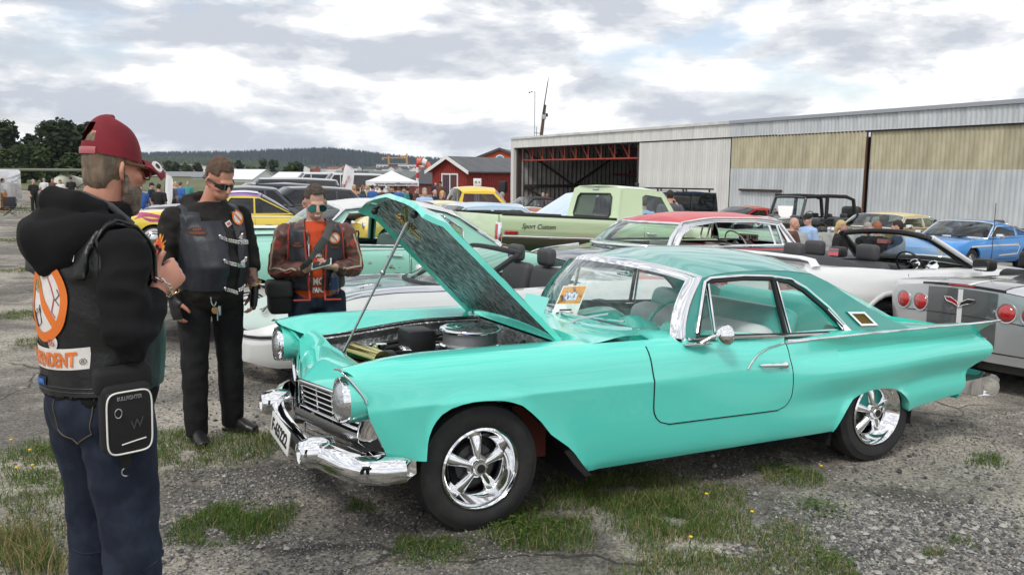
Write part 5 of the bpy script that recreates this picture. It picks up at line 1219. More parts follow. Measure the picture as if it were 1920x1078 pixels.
# ------------------------------------------------------------------ the other cars on the lot
YAW = math.radians(26.2)
def mk(name, label, x0, y0, yaw, P, rake=0., group=None, cat='car'):
    r = thing(name, label, cat, frame(x0, y0, yaw, 0, rake), group); return r, Car(r, P)
def cabin_keep(xa, xb, cin=.1): return lambda x, c: not (xa < x < xb and c > cin)
def bar_bumper(root, path, z, hh, m=CHROME, name='bumper', r=.05):
    mb = MB(); mb.tube([(x, y, z) for x, y in path], [(hh, r)]*len(path), 10, up=(0, 0, 1)); return mb.obj(name, m, root, 60)
def simple_wheels(root, xs, y, r, w=.2, rimr=None, style='spoke', rim=DULLCHROME, white=None, n=5, dish=.03, near=None):
    for x in xs:
        for sg in (-1, 1): wheel(root, x, sg*y, r, w, rimr or r*.6, style, rim, white, n, dish)
DTRIM = mat('dark_trim', (.02, .02, .021), .6); BEIGE = mat('beige_trim', (.42, .38, .3), .6); REDTRIM = mat('red_trim', (.25, .015, .018), .45); GREYSEAT = mat('grey_seat', (.05, .05, .053), .6)

def build_white_roadster():
    P = dict(x=(-1.0, 3.45), n=60, arch=[arch_t(0, .30, .37), arch_t(2.44, .30, .38)],
             top=[(-1.0, .50), (-.8, .56), (-.4, .68), (0, .775), (.4, .80), (.9, .80), (1.6, .79), (2.4, .83), (3.0, .86), (3.45, .84)],
             cen=[(-1.0, .47), (-.72, .57), (-.3, .69), (.1, .78), (.6, .815), (.9, .80), (2.4, .84), (3.45, .86)],
             wid=[(-1.0, .72), (-.9, .80), (-.7, .86), (-.3, .89), (.3, .9), (2.4, .905), (3.2, .9), (3.45, .86)], bot=[(-1.0, .22), (-.8, .17), (.5, .17), (2, .18), (3.45, .25)],
             prof=[(0, .93), (.12, .96), (.4, .99), (.62, 1.), (.68, .985), (.85, .95), (1, .90)], bulge=(.17, .05))
    root, C = mk('white_roadster', 'white open two-seat sports car with silver bonnet panel parked beyond the turquoise coupe', -1.70, 8.17, YAW, P)
    wp = paint('roadster_white', (.72, .73, .72)); sv = paint('roadster_silver', (.42, .44, .50), .6, .3)
    C.shell(wp, 'body', cabin_keep(.98, 2.35, .14))
    # bumper face below the rubber strip
    def fx(t): return -1.0 - .17*(1-(t/.72)**2)
    s = MB(); s.tube([(C.sx(-.45, .5)-.0, -.895, .47)] + [(-.75, -.86, .46), (-.93, -.78, .455)] + [(fx(t)-.004, t, .455) for t in np.linspace(-.70, .70, 19)] + [(-.93, .78, .455), (-.75, .86, .46), (-.45, .895, .47)], .013, 6); s.obj('rubber_strip', BLACK, root, 60)
    for sg in (-1, 1):
        b = MB(); t0, t1 = .36, .60; b.grid([[(fx(sg*t)-.003, sg*t, z) for t in np.linspace(t0, t1, 6)] for z in (.28, .40)]); l = b.obj('lamp_recess', mat('recess_grey', (.35, .36, .37), .4), root)
        b = MB(); b.grid([[(fx(sg*t)-.008, sg*t, z) for t in np.linspace(t0+.02, t1-.02, 5)] for z in (.31, .385)]); b.obj('driving_lamp', LENS, l)
    b = MB(); b.grid([[(fx(t)-.006, t, z) for t in np.linspace(-.3, .3, 9)] for z in (.25, .40)]); b.obj('plate_recess', mat('recess_white', (.5, .51, .51), .4), root)
    plate(root, axes((-1.185, 0, .325), (0, -1, 0), (0, 0, 1)), 'HK 33272', .40, .13)
    M = axes((-.735, 0, .592), (0, -1, 0), (.9, 0, .42)); b = MB(); b.lathe([(.085, .004), (.085, .012), (.066, .012), (.066, .004)], 24, M @ Matrix.Diagonal((1, .62, 1, 1))); e = b.obj('nose_badge', DULLCHROME, root)
    b = MB(); b.box(-.09, .09, -.012, .012, .008, .014, M=M @ RZ(.5)); b.obj('badge_flag', RED_LENS, e); b = MB(); b.box(-.09, .09, -.012, .012, .008, .014, M=M @ RZ(-.5)); b.obj('badge_flag', INK, e)
    # silver bonnet panel with raised ridges
    b = MB(); b.grid([[(x, t*(.80 if x < .85 else .80), C.topz(x, 1-abs(t)*.80/.82) + .006 + .028*math.exp(-((abs(t)-.72)/.14)**2)*sstep(-.3, .2, x)) for t in np.linspace(-1, 1, 29)] for x in np.linspace(-.42, .98, 18)]); b.obj('bonnet', sv, root, 180)
    for sg in (-1, 1):
        b = MB(); b.tube([(x, sg*.63, C.topz(x, 1-.63/.8)+.022) for x in np.linspace(-.4, .96, 12)], .011, 5); b.obj('bonnet_stripe', wp, root, 60)
    b = MB(); b.tube([(-.62+.2*abs(t)**2, t*.84, C.topz(-.6, .5)+.0) for t in np.linspace(-1, 1, 21)], .005, 5); b.obj('panel_gap', DARK, root)
    gm = glass('roadster_glass', (.75, .86, .82))
    C.greenhouse(dict(a0=(1.02, .80), a1=(1.66, 1.135), c1=(1.70, 1.14), c0=(1.10, .80), tb=.80, tr=.62, pillar=BLACK, wins=[], crown=.035, bow=(.10, 0), bowb=(.30, 0), cowl=.82, roof=False, rear=False, glass=gm, gtrim=BLACK, gr=.03))
    C.interior(1.05, 2.35, .22, .78, .72, DTRIM, [(1.95, 'bucket')], 1.05, (1.42, -.36, .78, .18, BLACK), GREYSEAT, True, .58)
    C.patch('door', 1.15, 2.2, .26, .76, wp, r=.06, nx=10, nz=6)
    simple_wheels(root, (0, 2.44), .885, .325, .24, .21, n=5)
    for sg in (-1, 1):
        b = MB(); b.rbox(1.12, 1.22, sg*.95-.07, sg*.95+.07, .80, .91, .035); b.obj('wing_mirror', wp, root, 60)
    b = MB(); b.tube([(.80, -.05, .835), (.95, .35, .845)], .01, 5); b.tube([(.82, .3, .835), (.97, .6, .83)], .01, 5); b.obj('wiper', BLACK, root)
    return root
build_white_roadster()

def rusty(name, col, lo, hi, scale=5., st=None): return mat(name, col, .5, coat=.15, vary=(scale, (.17, .06, .045), lo, hi), stretch=st)
def build_seafoam():
    P = dict(x=(-.95, 4.15), n=64, arch=[arch_t(0, .33, .41), arch_t(2.95, .30, .40)],
             top=[(-.95, .86), (-.8, .97), (-.4, 1.045), (.1, 1.075), (.6, 1.08), (1.5, 1.06), (2.6, 1.04), (3.2, 1.02), (3.7, .95), (4.0, .86), (4.15, .76)],
             cen=[(-.95, .90), (-.8, 1.06), (-.4, 1.18), (.1, 1.245), (.55, 1.25), (1., 1.22), (2.9, 1.09), (3.3, 1.08), (3.7, .99), (4.15, .78)],
             wid=[(-.95, .80), (-.85, .86), (-.5, .91), (0, .92), (1.5, .925), (3, .92), (3.7, .89), (4.15, .80)], bot=[(-.95, .42), (-.5, .36), (.45, .30), (2.5, .30), (3.4, .36), (4.15, .42)],
             prof=[(0, .92), (.1, .95), (.4, .985), (.6, 1.), (.8, .99), (.92, .95), (1, .88)], bulge=(.1, .1))
    root, C = mk('seafoam_sedan', 'pale seafoam green four-door sedan with white roof and rust-flaked doors', -3.38, 10.12, YAW, P)
    sea = paint('seafoam_paint', (.27, .60, .47), rough=.4); cream = paint('cream_roof', (.70, .70, .65), rough=.45); rd = rusty('seafoam_rusty', (.26, .57, .45), .60, .66, 9., (.5, 1, 1.2))
    C.shell(sea, 'body', cabin_keep(.75, 3.0, .1))
    re = [(1.15, 1.50), (1.6, 1.545), (2.1, 1.535), (2.55, 1.46)]
    C.greenhouse(dict(a0=(.74, 1.085), a1=(1.12, 1.50), c1=(2.55, 1.46), c0=(3.18, 1.055), tb=.83, tr=.70, pillar=sea, roofm=cream, edge=re, crown=.10, bow=(.12, .12), bowb=(.22, .2), cowl=1.22, deck=1.10, cp=2.4,
        wins=[[(.92, 1.10), (1.2, 1.47), (1.88, 1.50), (1.88, 1.075)], [(1.98, 1.073), (1.98, 1.50), (2.4, 1.455), (2.66, 1.28), (2.66, 1.10), (2.62, 1.068)]], trim=CHROME, gtrim=CHROME, gr=.02, open=[0], glass=glass('sedan_glass', (.66, .84, .80)), taper=.5))
    for sg in (-1, 1):
        b = MB(); pts = [(.82, 1.12), (1.0, 1.38), (1.15, 1.51)] + [(x, pw(re, x)+.008) for x in (1.3, 1.6, 1.9, 2.2, 2.45)] + [(2.62, 1.42), (2.85, 1.27), (3.1, 1.11)]
        b.tube([(x, sg*(C.tz(z)+.008), z) for x, z in pts], .014, 6, flat=1.5); b.obj('drip_moulding', CHROME, root, 60)
        b = MB(); b.tube([(1.93, sg*(C.tz(z)-.02), z) for z in (1.07, 1.5)], .03, 6); b.obj('door_post', DARK, root)
    C.patch('door', .80, 1.90, .34, 1.03, rd, r=.06, nx=14, nz=9); C.patch('door', 1.93, 2.72, .36, 1.03, rd, r=.08, nx=12, nz=9)
    C.strip('belt_moulding', [(.4, 1.035), (1.9, 1.03), (2.8, 1.02)], .013, CHROME, flat=.6, out=.008); C.strip('side_moulding', [(-.6, .66), (0, .655), (1.87, .625)], .013, CHROME, flat=.6, out=.008)
    for sg in (-1, 1):
        for x in (1.74, 2.6): b = MB(); y = sg*(C.T(x, .96)+.03); b.tube([(x-.12, y-sg*.015, .965), (x-.06, y, .965), (x+.06, y, .955)], [.008, .011, .014], 8); b.obj('door_handle', CHROME, root, 60)
        round_lamp(root, (-.90, sg*.68, .80), .10, (-1, 0, 0), depth=.10)
        b = MB(); b.lathe([(.13, .0), (.16, -.1), (.15, -.3)], 20, axes((-.88, sg*.68, .80), (0, 1, 0), (0, 0, 1)) @ RX(PI)); b.obj('headlight_pod', sea, root, 60)
    hood = MB(); hood.grid([[(x, t*.5, C.topz(x, 1-abs(t)*.55)+.008) for t in np.linspace(-1, 1, 15)] for x in np.linspace(-.9, .6, 12)]); hood.obj('bonnet', sea, root, 180)
    b = MB(); b.grid([[(3.0+.95*k, t*.55, C.topz(3.0+.95*k, 1-abs(t)*.6)+.008) for t in np.linspace(-1, 1, 15)] for k in np.linspace(0, 1, 9)]); b.obj('boot_lid', rusty('rust_boot', (.20, .085, .07), .62, .72), root, 180)
    for sg in (-1, 1): rp = MB(); rp.grid([[(x, sg*(C.T(x, C.zt(x))*(1-c)+.004), C.topz(x, c)+.006) for c in (.01, .06, .14, .25)] for x in np.linspace(3.1, 4.0, 9)]); rp.obj('wing_rust', rusty('rust_wing', (.24, .12, .1), .5, .62, 6.), root, 180)
    half = [(-.62, .93), (-.85, .95), (-1.02, .86), (-1.12, .6), (-1.16, .3), (-1.17, 0)]; path = [(x, -t) for x, t in half] + [(x, t) for x, t in reversed(half[:-1])]
    bar_bumper(root, path, .46, .095, name='front_bumper', r=.05)
    half = [(-.80, .90), (-.98, .82), (-1.08, .5), (-1.1, 0)]; path = [(x, -t) for x, t in half] + [(x, t) for x, t in reversed(half[:-1])]
    bar_bumper(root, path, .62, .035, name='grille_bar', r=.03); bar_bumper(root, path, .72, .025, name='grille_bar', r=.03)
    b = MB(); b.grid([[(-1.05+.3*abs(t)**3, t*.8, z) for t in np.linspace(-1, 1, 11)] for z in (.5, .78)]); b.obj('grille_backing', DARK, root)
    half = [(3.8, .90), (4.1, .88), (4.28, .7), (4.32, 0)]; path = [(x, -t) for x, t in half] + [(x, t) for x, t in reversed(half[:-1])]; bar_bumper(root, path, .50, .085, name='rear_bumper')
    simple_wheels(root, (0, 2.95), .885, .35, .19, .205, 'disc', DULLCHROME, (.18, .72))
    C.interior(.9, 2.95, .38, 1.04, .78, DTRIM, [(1.85, 'bench'), (2.85, 'bench')], .95, (1.3, -.36, 1.05, .21, BLACK), mat('green_seat', (.3, .42, .36), .6), False, .6)
    b = MB(); b.rbox(.10, .55, -.25, .35, 1.262, 1.275, .004); b.obj('paper', WHITEINK, root)
    return root
build_seafoam()

def build_hardtop():
    P = dict(x=(-3.9, 1.75), n=64, arch=[arch_t(-2.95+0, .33, .40), arch_t(.12, .33, .40)],
             top=[(-3.9, .80), (-3.5, .93), (-2.5, 1.0), (-1.6, 1.05), (-.5, 1.055), (.3, 1.05), (1.0, .99), (1.5, .93), (1.75, .86)],
             cen=[(-3.9, .82), (-3, 1.02), (-2.1, 1.10), (-1., 1.08), (.5, 1.06), (1.0, 1.03), (1.5, .97), (1.75, .9)],
             wid=[(-3.9, .85), (-3.3, .93), (-1, .96), (.5, .95), (1.4, .92), (1.75, .84)], bot=[(-3.9, .35), (-2.4, .28), (-.4, .28), (.7, .34), (1.75, .42)], bulge=(.08, .08))
    root, C = mk('red_hardtop', 'fifties two-door hardtop with red roof, dark boot lid and bright wraparound rear window', 2.05, 11.95, YAW+PI, P)
    red = paint('hardtop_red', (.55, .015, .02)); navy = paint('hardtop_navy', (.012, .014, .03)); redroof = mat('hardtop_roof', (.55, .012, .018), .4, coat=.35)
    C.shell(navy, 'body', cabin_keep(-1.95, .45, .1))
    C.patch('door', -1.75, -.45, .34, 1.035, red, r=.06, nx=12, nz=8); C.patch('quarter_panel', -.42, .9, .78, 1.03, red, r=.02, nx=12, nz=6, gap=False)
    re = [(-1.66, 1.385), (-1.2, 1.43), (-.5, 1.43), (.10, 1.37)]
    C.greenhouse(dict(a0=(-1.86, 1.075), a1=(-1.66, 1.385), c1=(.10, 1.37), c0=(.36, 1.07), tb=.86, tr=.70, pillar=CHROME, roofm=redroof, edge=re, crown=.10, bow=(.2, .28), bowb=(.35, .55), deck=1.075, cowl=1.10, bp=2.6,
        wins=[[(-1.72, 1.09), (-1.62, 1.36), (-1.2, 1.405), (-.5, 1.405), (-.05, 1.345), (.15, 1.2), (.24, 1.09)]], glass=glass('hardtop_glass', (.62, .82, .76)), gtrim=CHROME, gr=.024, open=[0], trim=CHROME, taper=.35, bul=1.5))
    for sg in (-1, 1):
        for x in (-1.62, -1.48): b = MB(); b.tube([(x, sg*(C.tz(1.09)-.01), 1.09), (x+.03, sg*(C.tz(1.36)-.01), 1.36)], .016, 6); b.obj('vent_post', CHROME, root, 60)
        b = MB(); pts = [(x, pw(re, x)+.02) for x in np.linspace(-1.66, .1, 14)] + [(.22, 1.30), (.33, 1.2), (.42, 1.075)]; b.tube([(x, sg*(C.tz(z)+.012), z) for x, z in pts], .022, 6, flat=1.3); b.obj('roof_moulding', CHROME, root, 60)
    P['dashm'] = mat('red_dash', (.32, .02, .025), .3, coat=.5)
    C.interior(-1.9, .55, .36, 1.04, .80, REDTRIM, [(-.65, 'bench'), (.3, 'bench')], -1.72, (-1.18, .36, 1.08, .21, mat('ivory_rim', (.6, .57, .48), .3)), mat('ivory_vinyl', (.58, .55, .46), .45), False, .55)
    b = MB(); b.lathe([(.0001, .02), (.09, .02), (.11, 0)], 20, TR(-1.42, .36, 1.04) @ RY(1.3)); b.obj('instrument_pod', DULLCHROME, root)
    for sg in (-1, 1): round_lamp(root, (1.80, sg*.76, .84), .07, (1, 0, 0), lens=RED_LENS, name='tail_light'); b = MB(); b.tube([(x, sg*(C.T(x, C.zt(x))-.02), C.zt(x)+.01) for x in np.linspace(.8, 1.78, 8)], .016, 6); b.obj('wing_moulding', CHROME, root, 60)
    bar_bumper(root, [(1.45, -.95), (1.8, -.9), (1.9, -.6), (1.92, 0), (1.9, .6), (1.8, .9), (1.45, .95)], .5, .08, name='rear_bumper')
    b = MB(); b.rbox(-1.72, -1.70, -.18, .18, 1.10, 1.2, .005); b.obj('windscreen_plate', PLATE, root); plate(root, axes((-1.69, 0.05, 1.15), (0, 1, 0), (0, 0, 1)), 'BB 199', .42, .1)
    simple_wheels(root, (-2.95, .12), .90, .345, .19, .205, 'disc', CHROME, (.2, .7))
build_hardtop()

def build_white_convertible():
    P = dict(x=(-3.62, 1.05), n=64, arch=[arch_t(-2.72, .34, .40), arch_t(0, .34, .40)],
             top=[(-3.62, .72), (-3.3, .84), (-2.7, .92), (-2.0, .965), (-1.3, .985), (-.4, .99), (.1, 1.02), (.6, 1.045), (1.05, 1.03)],
             cen=[(-3.62, .74), (-3.2, .90), (-2.5, .99), (-1.7, 1.02), (-.5, 1.0), (.5, 1.05), (.8, 1.065), (1.05, 1.05)],
             wid=[(-3.62, .78), (-3.4, .86), (-2.7, .925), (-1.5, .92), (-.6, .925), (0, .945), (.6, .92), (1.05, .84)], bot=[(-3.62, .25), (-2.2, .2), (-.5, .2), (.6, .26), (1.05, .32)],
             prof=[(0, .94), (.1, .96), (.35, .975), (.5, .985), (.62, 1.), (.72, .985), (.9, .95), (1, .90)], bulge=(.12, .08))
    root, C = mk('white_convertible', 'white open-topped muscle convertible with rear spoiler and black folded hood', 3.60, 9.58, YAW+PI, P)
    wp = paint('convertible_white', (.78, .785, .78))
    C.shell(wp, 'body', cabin_keep(-1.62, .38, .1))
    cloth = mat('folded_hood_cloth', (.04, .04, .045), .85, bump=(30, .3, .01))
    b = MB(); b.grid([[(lerp(.10, .62, k)+.10*(1-q*q)*k, q*.80, 1.0+.11*math.sin(PI*min(1, k*.93))*(1-abs(q)**6)+.02) for q in np.linspace(-1, 1, 21)] for k in np.linspace(0, 1, 12)]); b.obj('folded_hood', cloth, root, 60)
    # spoiler
    b = MB(); b.tube([(.95, -.80, 1.05), (.93, -.72, 1.115), (.90, -.55, 1.13), (.88, 0, 1.135), (.90, .55, 1.13), (.93, .72, 1.115), (.95, .80, 1.05)], [(.018, .05)]*7, 8, up=(0, 0, 1)); b.obj('spoiler', wp, root, 60)
    b = MB(); b.grid([[(1.13 - .02*abs(t)*4, t*.72, z) for t in np.linspace(-1, 1, 9)] for z in (.70, .95)]); b.obj('tail_panel', DTRIM, root)
    for sg in (-1, 1):
        for i in range(3): b = MB(); y = sg*(.40+.15*i); b.rbox(1.10, 1.15, y-.06, y+.06, .74, .93, .012); b.obj('tail_light', RED_LENS, root)
    C.greenhouse(dict(a0=(-1.50, 1.005), a1=(-.95, 1.325), c1=(-.90, 1.33), c0=(-1.4, 1.0), tb=.80, tr=.62, pillar=BLACK, wins=[], crown=.05, bow=(.10, 0), bowb=(.32, 0), cowl=1.03, roof=False, rear=False, glass=glass('convertible_glass', (.8, .88, .86)), gtrim=BLACK, gr=.036))
    for sg in (-1, 1): b = MB(); b.tube([(-1.56, sg*.83, .995), (-1.2, sg*.74, 1.2), (-.97, sg*.655, 1.335)], .028, 8, flat=1.3); b.obj('windscreen_pillar', wp, root, 60)
    C.interior(-1.62, .40, .3, .97, .78, DTRIM, [(-.42, 'bucket'), (.3, 'bench')], -1.45, (-1.0, .37, 1.0, .18, BLACK), GREYSEAT, True, .58)
    for y in (.25, .5): b = MB(); b.lathe([(.075, 0), (.08, .01), (.068, .012), (.066, -.02), (.0001, -.02)], 20, TR(-1.22, y, .985) @ RY(1.1)); b.obj('dial', CHROME, root)
    b = MB(); b.rbox(-1.02, -.98, -.12, .12, 1.22, 1.29, .02); b.obj('rear_view_mirror', BLACK, root); b = MB(); b.box(-.979, -.976, -.1, .1, 1.23, 1.28); b.obj('mirror_glass', mat('mirror_red', (.6, .25, .25), .1, .8), root)
    C.patch('door', -1.58, -.35, .32, .955, wp, r=.07, nx=12, nz=8)
    for sg in (-1, 1):
        b = MB(); y = sg*(C.T(-.45, .86)+.02); b.rbox(-.62, -.40, min(y, y-sg*.03), max(y, y-sg*.03), .845, .875, .012); b.obj('door_handle', wp, root, 60)
        b = MB(); y = sg*1.04; b.rbox(-1.45, -1.28, y-.11, y+.11, .98, 1.12, .045, seg=3); o = b.obj('wing_mirror', BLACK, root, 60); b = MB(); b.box(-1.278, -1.275, y-.085, y+.085, 1.0, 1.10); b.obj('mirror_glass', CHROME, o)
        b = MB(); y = sg*(C.T(-.26, .7)+.012); b.poly([(-.30, .92), (-.42, .92), (-.36, .55), (-.32, .50)], fn=lambda a, z: (a, sg*(C.T(a, z)+.012), z), thick=(0, -sg*.03, 0)); b.obj('side_scoop', mat('scoop_white', (.62, .63, .62), .5), root, 40)
    for t in P['arch']:
        for sg in (-1, 1): b = MB(); b.tube([(x, sg*(C.T(x, z+.03)+.004), z+.02) for x, z in t], .03, 6, flat=.5); b.obj('arch_flare', wp, root, 60)
    simple_wheels(root, (-2.72, 0), .90, .345, .24, .23, n=5, rim=mat('dark_alloy', (.03, .03, .032), .35, .6))
    b = MB(); p = Vector((-1.95, .72, .99)); b.tube([p, p+Vector((0, 0, .75))], .004, 5); b.ball(p, (.03, .02, .02), 8, 5); b.obj('aerial', BLACK, root)
build_white_convertible()

def build_silver_sports():
    P = dict(x=(-3.5, .98), n=64, arch=[arch_t(-2.69, .33, .38), arch_t(0, .33, .39)],
             top=[(-3.5, .55), (-2.7, .80), (-1.8, .84), (-.8, .86), (0, .93), (.5, .955), (.85, .945), (.98, .90)],
             cen=[(-3.5, .52), (-2.5, .80), (-1.7, .84), (-.5, .90), (0, .98), (.5, 1.0), (.8, .985), (.98, .955)],
             wid=[(-3.5, .7), (-3.2, .84), (-2.6, .91), (-1, .89), (0, .925), (.5, .925), (.8, .90), (.93, .85), (.98, .80)], bot=[(-3.5, .2), (-2, .17), (-.5, .17), (.6, .25), (.98, .30)],
             prof=[(0, .90), (.15, .93), (.35, .95), (.6, .99), (.75, 1.), (.9, .975), (1, .93)], bulge=(.1, .07))
    root, C = mk('silver_sports_car', 'silver sports car with grey stripe and four round red tail lights by the tail fin', 5.13, 8.14, YAW+PI, P)
    sv = paint('sports_silver', (.52, .53, .54), .55, .3); gy = paint('sports_grey', (.13, .135, .14), .5, .35); wh = paint('sports_white_line', (.75, .75, .75))
    C.shell(sv, 'body', cabin_keep(-1.55, -.45, .12))
    T1 = lambda z: C.T(.98, z)
    def rx(t, z): return .98 + .07*(1-(t/T1(z))**2)
    def sheet(name, t0, t1, z0, z1, m, off=.004, n=10, par=None):
        b = MB(); b.grid([[(rx(t, z)+off, t, z + (C.topz(.98, 1)-C.zt(.98))*(1-(t/T1(z))**2)*(z-.3)/.6) for t in np.linspace(t0, t1, n)] for z in np.linspace(z0, z1, 8)]); return b.obj(name, m, par or root, 60)
    sheet('stripe', -.46+.11, .35, .42, .885, gy); sheet('centre_line', -.025, .025, .44, .88, wh, .006, 3)
    b = MB(); b.grid([[(x, t, C.topz(x, 1-abs(t)/.86)+.005) for t in np.linspace(-.35, .35, 9)] for x in np.linspace(-.4, .96, 14)]); b.obj('deck_stripe', gy, root, 180)
    b = MB(); b.grid([[(x, t, C.topz(x, 1)+.007) for t in (-.025, .025)] for x in np.linspace(-.4, .97, 14)]); b.obj('deck_line', wh, root, 180)
    sheet('brake_light_slot', -.42, .42, .905, .925, DTRIM, .005); sheet('high_brake_light', -.13, .13, .908, .922, RED_LENS, .008)
    sheet('panel_crease', -.60, .60, .655, .662, DTRIM, .006)
    b = MB(); b.grid([[(rx(t, .36)+.004-.05*(1-k), t*1.0, lerp(.22, .395, k)) for t in np.linspace(-.78, .78, 17)] for k in (0, .5, 1)]); b.obj('diffuser', DTRIM, root, 60)
    for sg in (-1, 1):
        for t in (.645, .435):
            z = .765; x = rx(sg*t, z); n = Vector((1, sg*.28*t, .05)); round_lamp(root, (x-.004, sg*t, z), .084, n, ring=sv, lens=RED_LENS, name='tail_light', depth=.03, bulge=.035)
        for t in (.08, .2):
            e = MB(); e.tube([(.93, sg*t, .285), (1.08, sg*t, .285)], .05, 16, cap=False); e.tube([(1.07, sg*t, .285), (.95, sg*t, .285)], .043, 16, cap=False); e.obj('exhaust_tip', mat('exhaust', (.35, .3, .26), .3, 1.), root, 60)
    zb = .80
    for sg, m in ((-1, RED_LENS), (1, INK)):
        w = MB(); w.poly([(0, -.028), (.02*sg, .012), (.085*sg, .045), (.15*sg, .045), (.13*sg, .018), (.07*sg, .005)], fn=lambda a, c: (rx(a, zb)+.012, a, zb+c), thick=(.006, 0, 0)); w.obj('badge_wing', m, root)
        w = MB(); w.tube([(rx(a*sg, zb)+.02, a*sg, zb+c) for a, c in ((.0, -.03), (.02, .015), (.085, .05), (.155, .05), (.13, .014), (.07, 0), (0, -.03))], .004, 5); w.obj('badge_edge', CHROME, root)
    b = MB(); b.grid([[(rx(t, .5)+.006, t, z) for t in np.linspace(-.28, .28, 7)] for z in (.40, .52)]); b.obj('plate_recess', sv, root); plate(root, axes((1.075, 0, .47), (0, 1, 0), (0, 0, 1)), 'EK 20650', .45, .11)
    C.interior(-1.55, -.4, .25, .84, .74, DTRIM, [(-.75, 'bucket')], -1.5, None, BLACK, True, .62)
    for sg in (-1, 1): b = MB(); b.grid([[(lerp(-.45, .25, k), sg*.38+q*.26*(1-.5*k), C.topz(lerp(-.45, .25, k), .6)+.10*(1-q*q)*(1-k)**1.5) for q in np.linspace(-1, 1, 9)] for k in np.linspace(0, 1, 8)]); b.obj('headrest_fairing', gy, root, 180)
    C.greenhouse(dict(a0=(-1.6, .86), a1=(-1.05, 1.15), c1=(-1., 1.16), c0=(-1.5, .86), tb=.8, tr=.6, pillar=BLACK, wins=[], crown=.04, bow=(.1, 0), bowb=(.3, 0), roof=False, rear=False, gtrim=BLACK, gr=.03))
    simple_wheels(root, (-2.69, 0), .895, .335, .27, .24, n=5)
build_silver_sports()

